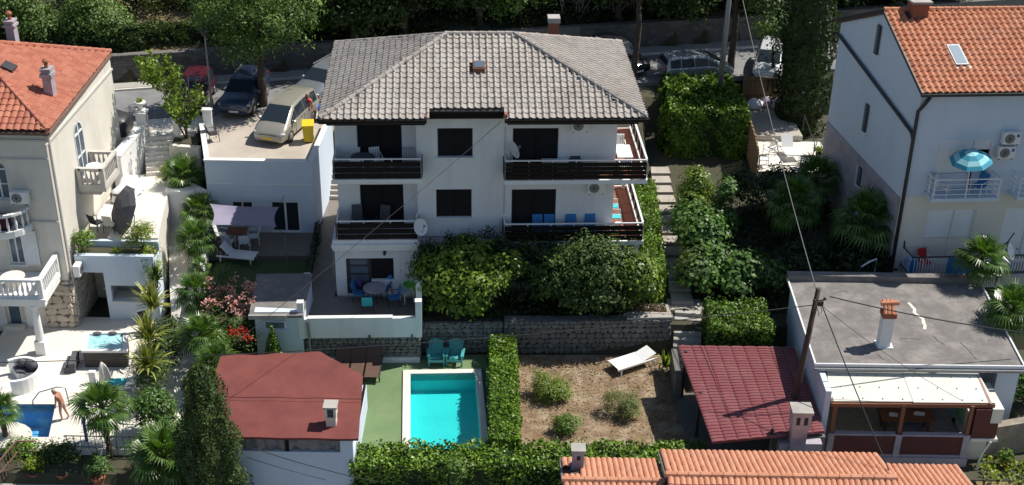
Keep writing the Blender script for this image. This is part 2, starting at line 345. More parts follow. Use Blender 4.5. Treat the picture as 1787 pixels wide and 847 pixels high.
# ------------------------------------------------------------------ foliage
def leaf_obj(name, P, N, L, W, mt, parent=None, jit=.35, fold=.12, off=None, **kw):
    P = np.asarray(P, float); N = np.asarray(N, float); n = len(P)
    N /= np.linalg.norm(N, axis=1)[:,None] + 1e-9
    T = np.cross(N, NR.normal(size=(n,3))); T /= np.linalg.norm(T, axis=1)[:,None] + 1e-9
    B = np.cross(N, T); s = (1 + jit*(NR.random(n)*2-1))[:,None]
    V = np.empty((n,4,3)); V[:,0] = P - T*L/2*s; V[:,1] = P + B*W/2*s + N*fold*W*s; V[:,2] = P + T*L/2*s - N*fold*W*s; V[:,3] = P - B*W/2*s + N*fold*W*s
    if off is None and parent is not None: off = OFF.get(parent.name)
    if off is not None: V -= np.array(off)
    return raw_quads(name, V.reshape(-1,3), mt, parent, **kw)
def raw_quads(name, V, mt, parent=None, label=None, cat=None, group=None, kind=None):
    n = len(V)//4; me = bpy.data.meshes.new(name); me.vertices.add(4*n); me.vertices.foreach_set('co', np.asarray(V, np.float32).ravel())
    me.loops.add(4*n); me.loops.foreach_set('vertex_index', np.arange(4*n, dtype=np.int32)); me.polygons.add(n)
    me.polygons.foreach_set('loop_start', np.arange(0,4*n,4,dtype=np.int32)); me.materials.append(mt); me.update(calc_edges=True)
    o = bpy.data.objects.new(name, me); COL.objects.link(o)
    if parent: o.parent = parent
    return setp(o, label, cat, group, kind)
def blob_leaves(blobs, n, nclump, cs, shell=.25, up=.5, fill=.12):
    bl = np.array(blobs, float); vol = (bl[:,3]*bl[:,4]+bl[:,3]*bl[:,5]+bl[:,4]*bl[:,5]); w = vol/vol.sum()
    k = NR.choice(len(bl), nclump, p=w); d = NR.normal(size=(nclump,3)); d /= np.linalg.norm(d,axis=1)[:,None]
    d[:,2] = np.where(d[:,2] < -.5, -d[:,2]*.6, d[:,2])
    rr = 1 - shell*NR.random(nclump)**1.5
    cc = bl[k,:3] + d*bl[k,3:6]*rr[:,None]
    csz = cs*(.6+.8*NR.random(nclump))
    j = NR.integers(0, nclump, n); g = NR.normal(size=(n,3)); g[:,2] *= .7
    P = cc[j] + g*csz[j][:,None]*.55; O = d[j] + .5*g/ (np.linalg.norm(g,axis=1)[:,None]+1e-6)
    N = .8*O + np.array([0,0,up]) + .36*NR.normal(size=(n,3))
    m = int(n*fill)
    if m:
        k2 = NR.choice(len(bl), m, p=w); dd = NR.normal(size=(m,3)); dd /= np.linalg.norm(dd,axis=1)[:,None]
        P[:m] = bl[k2,:3] + dd*bl[k2,3:6]*(.75*NR.random(m)**.4)[:,None]
    return P, N
def box_leaves(x0,x1,y0,y1,z0,z1, n, thick=.12, lump=.12, bottom=False):
    ax = np.array([x1-x0,y1-y0,z1-z0]); areas = np.array([ax[1]*ax[2],ax[1]*ax[2],ax[0]*ax[2],ax[0]*ax[2],ax[0]*ax[1]*1.3]); areas /= areas.sum()
    f = NR.choice(5, n, p=areas); u = NR.random((n,3)); P = np.array([x0,y0,z0]) + u*ax
    dirs = np.array([(-1,0,0),(1,0,0),(0,-1,0),(0,1,0),(0,0,1)], float)
    P[f==0,0] = x0; P[f==1,0] = x1; P[f==2,1] = y0; P[f==3,1] = y1; P[f==4,2] = z1
    ph = NR.random(6)*6
    bulge = 1.35*lump*(np.sin(P[:,0]*2.3+ph[0])*np.sin(P[:,1]*2.7+ph[1])+.6*np.sin(P[:,0]*5.1+P[:,2]*4+ph[2])*np.sin(P[:,1]*4.3+ph[3]))
    P += dirs[f]*(bulge - thick*NR.random(n)**2*1.5 + .04*NR.normal(size=n))[:,None]
    N = dirs[f]*.9 + np.array([0,0,.08]) + .38*NR.normal(size=(n,3))
    return P, N
def hedge(label, x0,x1,y0,y1,z0,z1, n, L=.12, W=.07, mt='hedge', lump=.1, rotz=0, group=None, name='hedge', cat='hedge', sprigs=True):
    cx, cy = (x0+x1)/2, (y0+y1)/2; r = thing(name, label, cat, (cx,cy,z0), rotz, group)
    hx, hy, hz = (x1-x0)/2, (y1-y0)/2, z1-z0
    P, N = box_leaves(-hx,hx,-hy,hy,.05,hz, n, .16, lump)
    if sprigs:                                             # young shoots standing above the clipped face
        m = n//14; S = np.column_stack([NR.uniform(-hx,hx,m), NR.uniform(-hy,hy,m), hz+NR.random(m)**2*.22]); P[:m] = S; N[:m] = NR.normal(size=(m,3))+np.array([0,-.6,.3])
    leaf_obj('foliage', P, N, L, W, G_[mt], r)
    c = MB(); i = min(.18, hx*.4, hy*.4); c.box(-hx+i,hx-i,-hy+i,hy-i,0,hz-.2); obj('dark_core', c, G_['dark'], r)  # solid dark core added for the inner darkness between the leaves
    return r
def limb_tube(mb, a, b, r0, r1, n=6, wob=.12):
    a = Vector(a); b = Vector(b); L = (b-a).length; pts = []; rs = []
    for i in range(5):
        t = i/4; p = a.lerp(b, t)
        if 0 < i < 4: p += Vector((R.uniform(-1,1), R.uniform(-1,1), R.uniform(-.5,.5)))*L*wob*.5
        pts.append(p); rs.append(r0+(r1-r0)*t)
    mb.tube(pts, rs, n)
def tree(name, label, cat, base, blobs, n, nclump, cs, L, W, mt, tr=.18, group=None, bark='bark', trunk_top=None, shell=.3, up=.45, fill=.12, limbs=True, lean=None):
    """blobs in coordinates relative to base"""
    r = thing(name, label, cat, base, 0, group)
    P, N = blob_leaves(blobs, n, nclump, cs, shell, up, fill)
    leaf_obj('crown', P, N, L, W, G_[mt], r)
    t = MB(); zc = trunk_top or min(b[2] for b in blobs); fx, fy = lean or (0,0)
    top = Vector((fx,fy,zc)); limb_tube(t, (0,0,-.3), top, tr, tr*.75, 8, .06)
    obj('trunk', t, M[bark], r, smooth=True)
    if limbs:
        l = MB()
        for b in blobs: limb_tube(l, top, (b[0],b[1],b[2]), tr*.55, tr*.15)
        obj('limb', l, M[bark], r, smooth=True)
    return r
def shrub(name, label, base, blobs, n, nclump, cs, L, W, mt, group=None, cat='shrub', up=.45, shell=.3, fill=.15):
    return tree(name, label, cat, base, blobs, n, nclump, cs, L, W, mt, .05, group, trunk_top=.25, up=up, shell=shell, fill=fill)
# ================================================================== THE SETTING
def sst(a, b, t): t = min(1, max(0, (t-a)/(b-a))); return t*t*(3-2*t)
def wall_y(x): return 70.0 + (x+23.3)*.235                   # foot of the roadside wall
def zground(x, y):
    wy = wall_y(x)
    if y > wy + .15: return 6.4 + min(9, max(0, y-wy-.6)*.33) + .25*sin(x*.35+y*.2) + .15*sin(x*.9-y*.6)
    if y > 59.2 and x < -10.1 and (x > -15.9 or y > 62.95): z = 1.3 + (4.75-1.3)*sst(59.2, 59.9, y)
    elif y > 62.4 and -10 <= x < 7.2: z = 1.35 + (4.8-1.35)*sst(62.4, 66.5, y)
    elif x >= 7.2 and y > 51: z = 1.35 + 1.5*min(1, (y-51)/17) + (2.0*sst(68.2, 70.0, y) if x < 12.9 else 2.0*sst(72.5, 73.3, y))
    elif y > 50.55: z = 1.35
    else: z = -.2
    if x < -13.6 and y < 59.2: z = -.6 if y < 53.4 else 1.2 if x > -16 else -.6
    if x < -13.6 and 53.4 <= y < 59.2 and x > -16: z = 0.0
    if y < 41.6: z = min(z, -1.6)
    if x > 21.3 and y > 44: z = max(z, .6)
    if (-5.3 < x < -.3 and 42.4 < y < 49.4) or (x < -18.9 and 43.4 < y < 46.8): z = -2.4
    return z
xs = [-320,-160,-80,-50] + [-40+.5*i for i in range(161)] + [50,80,160,320]
ys = [-60,0,20,30] + [36+.5*i for i in range(129)] + [110,130,170,320]
g = MB(); nx = len(xs)
for y in ys:
    for x in xs: g.v.append((x, y, zground(x, y)))
for j in range(len(ys)-1):
    for i in range(nx-1): g.f.append((j*nx+i, j*nx+i+1, (j+1)*nx+i+1, (j+1)*nx+i))
gm = [0]*len(g.f)
for k, f in enumerate(g.f):
    p = g.v[f[0]]
    if p[1] > wall_y(p[0]) + .1 and -23.5 < p[0]+.15*(p[1]-72) < -14.6 and p[1] < 79: gm[k] = 1
g.mi = gm
obj('ground', g, [M['ground'], M['hill']], kind='structure')

def sheet(name, pts, z, mt, t=.05, kind='structure', **kw):
    m = MB(); m.prism(pts, z-t, z if not hasattr(z,'__len__') else z); return obj(name, m, M[mt], kind=kind, **kw)
# road, far pavement, parking yard
yl, yr = -60, 60
sheet('road', [(yl, wall_y(yl)-5.6), (yr, wall_y(yr)-5.6), (yr, wall_y(yr)-1.0), (yl, wall_y(yl)-1.0)], 5.06, 'asphalt', .3)
sheet('pavement', [(yl, wall_y(yl)-.99), (yr, wall_y(yr)-.99), (yr, wall_y(yr)+.1), (yl, wall_y(yl)+.1)], 5.19, 'concrete', .4)
sheet('kerb_strip', [(yl, wall_y(yl)-1.14), (yr, wall_y(yr)-1.14), (yr, wall_y(yr)-1.0), (yl, wall_y(yl)-1.0)], 5.17, 'pave', .4)
sheet('parking_yard', [(-15.2,59.2),(-10.1,59.35),(-9.6,66.9),(-8.7,67.6),(-8.7,67.95),(-17.2,66.0),(-16.5,63.2)], 5.0, 'parking', .3)
sheet('driveway', [(-26,61.9),(-19.8,62.6),(-18.2,63.15),(-16.9,63.3),(-16.9,66.0),(-26,63.95)], 5.02, 'pave', .3)
# house terrace, side path, courtyard, lawns
sheet('house_terrace', [(-9.15,49.65),(-4.2,49.85),(-4.0,52.6),(-8.3,52.6),(-8.4,62.9),(-9.9,62.9),(-9.85,56),(-9.3,52.2)], 1.6, 'bluepave', .25)
sheet('courtyard', [(-15.1,56.2),(-10.0,56.4),(-10.05,58.8),(-15.1,58.7)], 1.66, 'bluepave', .3)
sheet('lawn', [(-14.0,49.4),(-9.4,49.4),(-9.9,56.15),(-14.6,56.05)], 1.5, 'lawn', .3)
sheet('pool_lawn', [(-6.3,41.6),(-4.39,41.6),(-4.37,42.75),(-4.83,48.9),(-.8,49.0),(-.85,50.3),(-12.4,49.6),(-12.3,41.6)], .03, 'turf', .2)
sheet('pool_side_strip', [(-1.27,48.9),(-.8,48.9),(-.45,42.3),(-.8,42.3)], .035, 'mortar', .2)  # dark strip between pool coping and hedge
sheet('garden_soil', [(.3,41.9),(8.0,41.9),(7.6,50.5),(.1,50.3)], .02, 'earth', .2)
sheet('tree_bed', [(-4.0,50.75),(7.3,51.1),(7.2,52.9),(-4.0,53.2)], 1.55, 'ground', .2)
sheet('lower_street', [(-40,30),(40,30),(40,40.9),(-12.3,40.9),(-12.3,41.0),(-40,41.0)], -1.45, 'asphalt', .2)
sheet('pot_yard', [(-26,41.05),(-12.4,41.05),(-12.4,43.2),(-26,43.2)], -1.0, 'concrete', .6)
# white terrace of the left house with its pool cut out
PX = [(-24,44.0),(-19.25,44.0),(-19.7,46.35),(-24,46.25)]
t = MB()
for q in ([(-24,46.25),(-19.7,46.35),(-13.9,49),(-14.6,53.5),(-24,53.5)], [(-19.25,44.0),(-15.2,43.25),(-13.9,49),(-19.7,46.35)], [(-24,43.2),(-15.2,43.25),(-19.25,44.0),(-24,44.0)]): t.prism(q, -.7, -.3)
obj('white_terrace', t, M['pave'], kind='structure')
sheet('upper_terrace', [(-20.4,55.65),(-19.24,55.65),(-19.24,54.6),(-16.85,54.6),(-17.3,57.8),(-17.75,61.6),(-20.3,61.6)], 3.5, 'pave', 4)
# sloping garden path on the left
p = MB(); pa = [(-17.7,59.9,1.95),(-16.4,59.9,1.95),(-15.75,57.2,1.3),(-15.15,54.3,.85),(-14.2,49.4,.3),(-13.3,45.5,.05),(-12.9,43.4,-.1),(-14.0,43.4,-.1),(-14.3,45.5,.05),(-15.25,49.4,.3),(-16.5,54.3,.85),(-17.2,57.2,1.3)]
p.prism([q[:2] for q in pa], [q[2]-1.2 for q in pa], [q[2] for q in pa]); obj('garden_path', p, M['pave'], kind='structure')
sheet('side_terrace', [(13.0,63.3),(17.5,63.3),(17.2,67.3),(13.3,67.3)], 3.4, 'pave', 2.2)
sheet('upper_side_terrace', [(13.3,67.3),(16.2,67.3),(16.0,72.4),(13.6,72.4)], 3.72, 'oldpave', 2.2)
sheet('rough_grass', [(18.9,39.5),(30,39.5),(30,42.2),(18.9,42.2)], -.25, 'hill', .6)

# stairs: each step its own piece
def stairs(name, label, a, b, w, n, z0, z1, mt, base=None):
    """a -> b are ground points of the foot and head of the flight's centre line"""
    a = Vector((a[0],a[1])); b = Vector((b[0],b[1])); d = (b-a)/n; u = d.normalized(); s = Vector((u.y,-u.x))*w/2
    r = thing(name, label, 'stairs', (a.x,a.y,z0), 0, world=True)
    for i in range(n):
        p0 = a + d*i; p1 = p0 + d*1.15; z = z0 + (z1-z0)*(i+1)/n
        m = MB(); q = [p0-s, p0+s, p1+s, p1-s]; m.prism([tuple(x) for x in q], z-(z1-z0)/n-.12, z)
        obj('step', m, M[mt], r)
    return r
stairs('outdoor_stairs', 'white stone steps climbing from the bright terrace to the driveway gate posts', (-18.35,61.45), (-18.75,63.15), 1.5, 8, 3.5, 5.0, 'pave')
stairs('outdoor_stairs', 'sunlit steps between the parking deck wall and the grey-roofed house', (-9.35,62.7), (-9.25,66.6), .95, 16, 1.6, 4.85, 'oldpave')
stairs('outdoor_stairs', 'worn dark stone steps beside the end of the rubble retaining wall', (7.95,49.2), (8.25,51.9), 1.25, 9, 0.0, 1.6, 'concrete')
st = thing('stepping_path', 'rising path of broad pale slabs between clipped hedge and fruit trees', 'path', (8.0,52,1.6), world=True)
for i in range(13):
    y = 52.3 + i*.98; z = 1.62 + (zground(8, y+.6)-1.35)*1.0
    m = MB(); sk = R.uniform(-.06,.06); m.prism([(7.5+sk,y),(8.55+sk,y+.05),(8.5+sk,y+.86),(7.55+sk,y+.82)], z-.22, z); obj('slab', m, M['oldpave'], st)
# landing with speckled shade near the head of the steps
sheet('stone_landing', [(7.4,51.9),(9.0,51.9),(8.9,52.9),(7.3,52.9)], 1.6, 'oldpave', .4)
sheet('stone_landing', [(6.3,51.5),(7.42,51.5),(7.3,52.5),(6.1,52.3)], 1.61, 'oldpave', .3)

# ------------------------------------------------------------------ stone walls, stone by stone
def stone_meshes(n, mt):
    out = []
    for k in range(n):
        m = MB(); nv = R.choice((5,6,6,7)); ph = R.random()*6.28; ang = [ph+2*pi*(i+R.uniform(-.25,.25))/nv for i in range(nv)]
        cs = []
        for a_ in ang:                                        # a rounded-off box outline, so that neighbours still fit
            c, s = cos(a_), sin(a_); q = max(abs(c), abs(s)); f = .54*R.uniform(.9,1.03)/(.35*1+.65*q); cs.append((max(-.5,min(.5,c*f)), max(-.5,min(.5,s*f))))
        for (y, sc) in ((.5,1.0),(-.35,.98),(-.5,.8)):
            m.v += [(x*sc, y+(R.uniform(-.08,.08) if y < -.4 else 0), z*sc) for x, z in cs]
        for r_ in range(2):
            for i in range(nv): j = (i+1)%nv; m.f.append((r_*nv+j, r_*nv+i, (r_+1)*nv+i, (r_+1)*nv+j))
        m.f.append(tuple(2*nv+i for i in range(nv))); m.mi = [0]*len(m.f)
        out.append(mesh_of('stone', m, M[mt]))
    return out
ST1 = stone_meshes(10, 'stone'); ST2 = stone_meshes(6, 'stone2')
def block_meshes(n, mt):
    out = []
    for k in range(n):
        m = MB(); e = .04
        for (y, s) in ((.5, 1.0), (-.38, .98), (-.5, .86)):
            for (x, z) in ((-.5,-.5),(.5,-.5),(.5,.5),(-.5,.5)): m.v.append((x*s*(1-R.random()*e*2), y+(R.uniform(-.1,.1) if y == -.5 else 0), z*s*(1-R.random()*e*2)))
        m.f = [(4,5,1,0)[::-1],(5,6,2,1)[::-1],(6,7,3,2)[::-1],(7,4,0,3)[::-1],(8,9,5,4)[::-1],(9,10,6,5)[::-1],(10,11,7,6)[::-1],(11,8,4,7)[::-1],(8,9,10,11)]; m.mi = [0]*9
        out.append(mesh_of('stone', m, M[mt]))
    return out
ST3 = block_meshes(8, 'stone3')
def stone_face(root, a, b, z0, z1, rh, rw, meshes, limit=300, depth=.16, jit=.12):
    """stones laid in wandering courses on the face a->b (face outward is to the right of a->b)"""
    a = Vector((a[0],a[1],0)); b = Vector((b[0],b[1],0)); L = (b-a).length; u = (b-a)/L; n = Vector((u.y,-u.x,0)); rz = atan2(u.y,u.x)
    cells = []; z = z0
    while z < z1-.05:
        h = min(rh*R.uniform(.75,1.3), z1-z); x = -R.random()*rw
        while x < L:
            w = rw*R.uniform(.6,1.5); x0 = max(0,x); x1 = min(L,x+w)
            if x1-x0 > .06: cells.append((x0,x1,z,h))
            x += w
        z += h
    rest = MB()
    order = sorted(range(len(cells)), key=lambda i: -(cells[i][1]-cells[i][0])*cells[i][3])
    for k, i in enumerate(order):
        x0,x1,z,h = cells[i]; c = a + u*((x0+x1)/2) + Vector((0,0,z+h/2)) + n*R.uniform(-.015,.015)
        m = Matrix.Translation(c) @ Matrix.Rotation(rz,4,'Z') @ Matrix.Rotation(R.uniform(-jit,jit),4,'Y') @ Matrix.Diagonal(((x1-x0)*1.1, depth, h*1.1, 1))
        if k < limit: inst('stone', R.choice(meshes), root, mat4=m)
        else:
            me = meshes[k % len(meshes)]; rest.add([m @ v.co for v in me.vertices], [tuple(p.vertices) for p in me.polygons])
    if rest.v: obj('small_stones', rest, meshes[0].materials[0], root, kind='stuff')
# roadside wall
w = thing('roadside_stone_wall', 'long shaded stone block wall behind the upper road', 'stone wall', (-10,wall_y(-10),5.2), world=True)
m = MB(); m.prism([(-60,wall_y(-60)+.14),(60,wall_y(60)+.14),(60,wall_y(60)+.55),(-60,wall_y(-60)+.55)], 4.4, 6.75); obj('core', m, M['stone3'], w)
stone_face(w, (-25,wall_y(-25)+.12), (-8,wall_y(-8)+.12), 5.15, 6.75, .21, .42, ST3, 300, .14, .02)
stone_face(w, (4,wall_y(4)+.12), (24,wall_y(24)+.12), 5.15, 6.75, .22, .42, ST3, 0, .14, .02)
# retaining wall under the house terrace
w = thing('retaining_wall', 'rubble stone retaining wall above the lounger garden with white lounger', 'stone wall', (2,50.6,0), world=True)
m = MB(); m.prism([(-.3,50.52),(7.35,50.92),(7.3,51.25),(-.3,50.95)], -.3, 1.72); obj('core', m, M['mortar'], w)
stone_face(w, (-.3,50.48), (7.35,50.88), 0, 1.72, .24, .3, ST1, 300, .2)
m = MB(); m.prism([(5.3,50.72),(7.45,50.85),(7.4,51.2),(5.3,51.1)], 1.725, 1.84); obj('coping', m, M['concrete'], w)
m = MB()
w = thing('retaining_wall', 'rubble stone wall below the white terrace parapet by the pool', 'stone wall', (-6,49.6,0), world=True)
m = MB(); m.prism([(-9.25,49.5),(-4.1,49.72),(-4.05,50.42),(-.3,50.6),(-.3,50.95),(-9.25,50)], -.3, 1.45); obj('core', m, M['mortar'], w)
stone_face(w, (-9.2,49.47), (-4.07,49.7), .28, 1.4, .2, .26, ST1, 170, .2)
stone_face(w, (-4.03,50.4), (-.35,50.56), .02, 1.62, .22, .28, ST1, 130, .2)
m = MB(); m.prism([(-9.2,49.3),(-4.1,49.52),(-4.1,49.68),(-9.2,49.46)], 0, .3); obj('plinth', m, M['white'], w)

# planting bed with dry stems on the wall
b = thing('dry_planter', 'raised stone bed of dry brown stems near the head of the garden steps', 'planter', (6.0,51.35,1.6), world=True)
m = MB(); m.box(5.2,7.3,51.12,51.26,1.5,1.86); m.box(7.16,7.3,51.262,51.9,1.5,1.88); obj('kerb', m, M['oldpave'], b)
P = np.column_stack([NR.uniform(5.3,7.1,900), NR.uniform(51.3,51.85,900), 1.62+.4*NR.random(900)**1.5]); leaf_obj('dry_stem', P, NR.normal(size=(900,3))+np.array([0,-.4,.3]), .2, .03, G_['dry'], b)

# ------------------------------------------------------------------ pool
pl = thing('swimming_pool', 'rectangular turquoise swimming pool with pale stone surround', 'pool', (-2.8,46.2,0), world=True)
oc = [(-4.36,42.75),(-.76,42.75),(-1.29,48.99),(-4.81,48.8)]; ic = [(-4.04,43.05),(-1.1,43.05),(-1.56,48.66),(-4.45,48.5)]
m = MB()
for i in range(4):
    j = (i+1)%4; m.prism([oc[i],oc[j],ic[j],ic[i]], -.3, .12)
obj('coping', m, M['pave'], pl, mod='bevel')
m = MB(); zb = -.85; m.face([(p[0],p[1],zb) for p in ic])
for i in range(4):
    j = (i+1)%4; m.quad((*ic[j],.1),(*ic[i],.1),(*ic[i],zb),(*ic[j],zb))
obj('basin', m, M['liner'], pl)
m = MB(); m.face([(p[0]+.0,p[1],-.02) for p in ic]); obj('water_surface', m, M['water'], pl)
pl2 = thing('swimming_pool', 'deep blue pool edge on the white terrace beside bather', 'pool', (-21,45.2,-.3), world=True)
m = MB(); m.face([(p[0],p[1],-1.5) for p in PX])
for i in range(4):
    j = (i+1)%4; m.quad((*PX[j],-.32),(*PX[i],-.32),(*PX[i],-1.5),(*PX[j],-1.5))
obj('basin', m, M['liner2'], pl2)
m = MB(); m.face([(p[0],p[1],-.42) for p in PX]); obj('water_surface', m, M['water2'], pl2)
m = MB(); pts = [(-19.95,44.0,-.295)]
cx, cy = -21.3, 43.9; arc = [(cx+1.35*cos(a), cy+1.1*sin(a)) for a in [pi*i/10 for i in range(11)]]
m.prism(arc, -1.2, -.26); obj('curved_edge', m, M['pave'], pl2)

# ================================================================== TILED ROOFS
def tile_mesh(kind, du, dv, mt):
    m = MB(); t = .03
    if kind == 'roll':   prof = [(-.5,.012),(-.1,.0),(.05,.012),(.14,.06),(.27,.085),(.4,.06),(.5,.014)]
    elif kind == 'barrel': prof = [(-.5,0),(-.42,.045),(-.22,.085),(0,.1),(.22,.085),(.42,.045),(.5,0)]
    else:                prof = [(-.5,.0),(-.3,.0),(-.12,.035),(.08,.075),(.25,.08),(.4,.045),(.5,.005)]
    k = len(prof); sc = du/.3
    for (y, lift) in ((0,.035),(dv*1.12,.0)):
        for x, z in prof: m.v.append((x*du, y, z*sc+lift))
    for x, z in prof: m.v.append((x*du, 0, z*sc+.035-t))
    for i in range(k-1):
        m.f.append((i,i+1,k+i+1,k+i)); m.f.append((2*k+i,2*k+i+1,i+1,i))
    m.mi = [0]*len(m.f); return mesh_of('roof_tile', m, M[mt])
def inside(poly, x, y):
    c = False; j = len(poly)-1
    for i in range(len(poly)):
        if (poly[i][1] > y) != (poly[j][1] > y) and x < (poly[j][0]-poly[i][0])*(y-poly[i][1])/(poly[j][1]-poly[i][1])+poly[i][0]: c = not c
        j = i
    return c
def lay_tiles(root, slopes, limit=300, stuff_name='far_roof_tiles'):
    """slopes: (O, eave dir, up-slope dir, polygon (a,b), du, dv, mesh, skip rects). The tiles nearest the camera are objects, the others one mesh."""
    items = []
    for (O, eu, ev, poly, du, dv, me, skip) in slopes:
        O = Vector(O); eu = Vector(eu).normalized(); ev = Vector(ev).normalized(); en = eu.cross(ev).normalized()
        amin = min(p[0] for p in poly); amax = max(p[0] for p in poly); bmax = max(p[1] for p in poly); na = max(1, round((amax-amin)/du)); d = (amax-amin)/na
        nb = round(bmax/dv); dvv = bmax/nb
        for j in range(nb):
            for i in range(na):
                a = amin + (i+.5)*d; b = j*dvv
                if not inside(poly, a, b+.35*dvv) or any(s[0] < a < s[1] and s[2] < b+.4*dv < s[3] for s in skip): continue
                p = O + eu*(a+R.uniform(-.006,.006)) + ev*(b+R.uniform(-.018,.018)-(.05 if R.random() < .012 else 0)) + en*(.02+R.uniform(0,.008)); rr = R.uniform(-.03,.03)
                e1 = (eu*cos(rr)+ev*sin(rr)); e2 = (ev*cos(rr)-eu*sin(rr))
                mt = Matrix(((e1.x*d/du,e2.x*dvv/dv,en.x,p.x),(e1.y*d/du,e2.y*dvv/dv,en.y,p.y),(e1.z*d/du,e2.z*dvv/dv,en.z,p.z),(0,0,0,1)))
                face = max(.05, (CAMP-p).normalized().dot(en)); items.append(((CAMP-p).length_squared/face, mt, me))
    items.sort(key=lambda q: q[0]); rest = {}
    for k, (_, mt, me) in enumerate(items):
        if k < limit: inst('roof_tile', me, root, mat4=mt)
        else:
            rest.setdefault(me.name, []).append(mt)
    off = OFF.get(root.name, Vector((0,0,0)))
    for nm, ms in rest.items():
        me = bpy.data.meshes[nm]; v0 = np.array([tuple(v.co)+(1,) for v in me.vertices]); f0 = [tuple(p.vertices) for p in me.polygons]
        V = np.concatenate([v0 @ np.array(m).T for m in ms])[:,:3] - np.array(off); k = len(v0)
        n2 = bpy.data.meshes.new(stuff_name); n2.from_pydata(V.tolist(), [], [tuple(i+q*k for i in f) for q in range(len(ms)) for f in f0]); n2.materials.append(me.materials[0])
        o = bpy.data.objects.new(stuff_name, n2); COL.objects.link(o); o.parent = root; o['kind'] = 'stuff'
def cap_line(root, a, b, r, mt, L=.42, name='ridge_tile'):
    a = Vector(a); b = Vector(b); D = (b-a).length; n = max(1, round(D/L)); d = (b-a)/n
    for i in range(n):
        m = MB(); p = a + d*i; m.tube([p - d*.03, p + d*.5, p + d*1.02], [r*1.12, r, r*.93], 8); obj(name, m, M[mt], root)
# ================================================================== MAIN HOUSE (own frame: u along the front, v into the house)
HO = Vector((-8.47, 52.29)); HT = radians(3.0); HE1 = Vector((cos(HT), sin(HT))); HE2 = Vector((-sin(HT), cos(HT)))
def h(u, v, z): q = HO + HE1*u + HE2*v; return (q.x, q.y, z)
def hv(u, v, z=0): q = HE1*u + HE2*v; return Vector((q.x, q.y, z))
def facade(mb, u0, u1, v0, v1, z0, z1, op):
    us = sorted({u0,u1} | {x for o in op for x in o[:2]}); zs = sorted({z0,z1} | {x for o in op for x in o[2:4]})
    for i in range(len(us)-1):
        run = None
        for j in range(len(zs)-1):
            cu, cz = (us[i]+us[i+1])/2, (zs[j]+zs[j+1])/2
            if not any(o[0] < cu < o[1] and o[2] < cz < o[3] for o in op):
                if run is None: run = zs[j]
                end = zs[j+1]
            else:
                if run is not None: mb.box(us[i],us[i+1],v0,v1,run,end); run = None
        if run is not None: mb.box(us[i],us[i+1],v0,v1,run,end)
hs = thing('house', 'large white three-storey house with grey hipped tile roof and dark balcony boards', 'house', h(7,5,1.6), world=True)
m = MB(h)
wins = [(5.12,6.7,8.4,9.81),(5.02,6.65,5.33,6.77)]
doors = [(8.5,10.56,7.57,9.79),(8.49,10.54,4.42,6.74)]
facade(m, 4.17, 13.2, 1.1, 1.4, 1.2, 10.9, wins+doors)
logd = [(1.48,3.5,7.68,9.75),(1.5,3.5,4.6,6.7)]
facade(m, .48, 4.17, 1.8, 2.1, 1.2, 10.75, logd)
m.box(.48,.78,2.1,9,1.2,10.75); m.box(12.9,13.2,1.4,9,1.2,10.75); m.box(.78,12.9,8.7,9,1.2,10.7); m.box(4.17,4.4,1.4,1.8,1.2,10.7)
m.box(.78,12.9,2.1,8.7,10.3,10.5)
obj('wall', m, M['white'], hs)
m = MB(h); facade(m, .3, 4.17, .5, .75, 1.2, 4.4, [(.8,1.95,1.6,3.53),(1.95,3.0,2.38,3.53)]); m.box(.3,.55,.75,1.8,1.2,4.4); m.box(3.95,4.168,.75,1.8,1.2,4.4)
obj('ground_floor_wall', m, M['white'], hs)
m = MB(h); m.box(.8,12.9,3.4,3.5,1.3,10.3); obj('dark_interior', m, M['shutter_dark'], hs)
def shutter(root, u0,u1,z0,z1,v, name='window', split=True):
    f = MB(h); e = .05
    f.box(u0+.003,u1-.003,v-.004,v+.07,z1-e,z1-.003); f.box(u0+.003,u0+e,v-.004,v+.07,z0+.003,z1-e); f.box(u1-e,u1-.003,v-.004,v+.07,z0+.003,z1-e)
    o = obj(name, f, M['darkmetal'], root)
    s = MB(h); n = int((z1-z0)/.11); mid = (u0+u1)/2
    for hf in ((u0+e, mid-.02),(mid+.02,u1-e)):
        for i in range(n):
            za = z0+.02+(z1-z0-e-.02)*i/n; s.add([(hf[0],v+.02,za),(hf[1],v+.02,za),(hf[1],v+.05,za+.1),(hf[0],v+.05,za+.1)], [(0,1,2,3)])
    s.box(mid-.02,mid+.02,v,v+.06,z0+.01,z1-e); s.box(u0+e,u1-e,v+.055,v+.08,z0+.005,z1-e)
    obj('shutter', s, M['shutter_dark'], o)
    if name == 'window': w = MB(h); w.box(u0-.08,u1+.08,v-.17,v+.03,z0-.06,z0-.003); obj('sill', w, M['white2'], o)
    return o
for o in wins: shutter(hs, *o, 1.18)
for o in doors: shutter(hs, *o, 1.2, 'balcony_door')
for o in logd: shutter(hs, *o, 1.9, 'balcony_door')
# ground floor glazed door and window
d = MB(h); d.box(.8,.95,.6,.68,1.6,3.53); d.box(1.82,1.96,.6,.68,1.6,3.53); d.box(.95,1.82,.6,.68,3.42,3.53); d.box(.95,1.82,.6,.68,1.6,1.7)
for z in (2.15,2.6,3.05): d.box(.95,1.82,.605,.675,z,z+.07)
dr = obj('door', d, M['darkmetal'], hs)
for i, z in enumerate((1.7,2.22,2.67,3.12)): g = MB(h); g.box(.96,1.81,.63,.65,z+.004,min(z+.42,3.42)); obj('pane', g, M['glass_blue'] if i else M['glass'], dr)
d = MB(h); d.box(1.97,3.0,.62,.7,2.385,3.525); obj('shutter', d, M['shutter_dark'], hs)
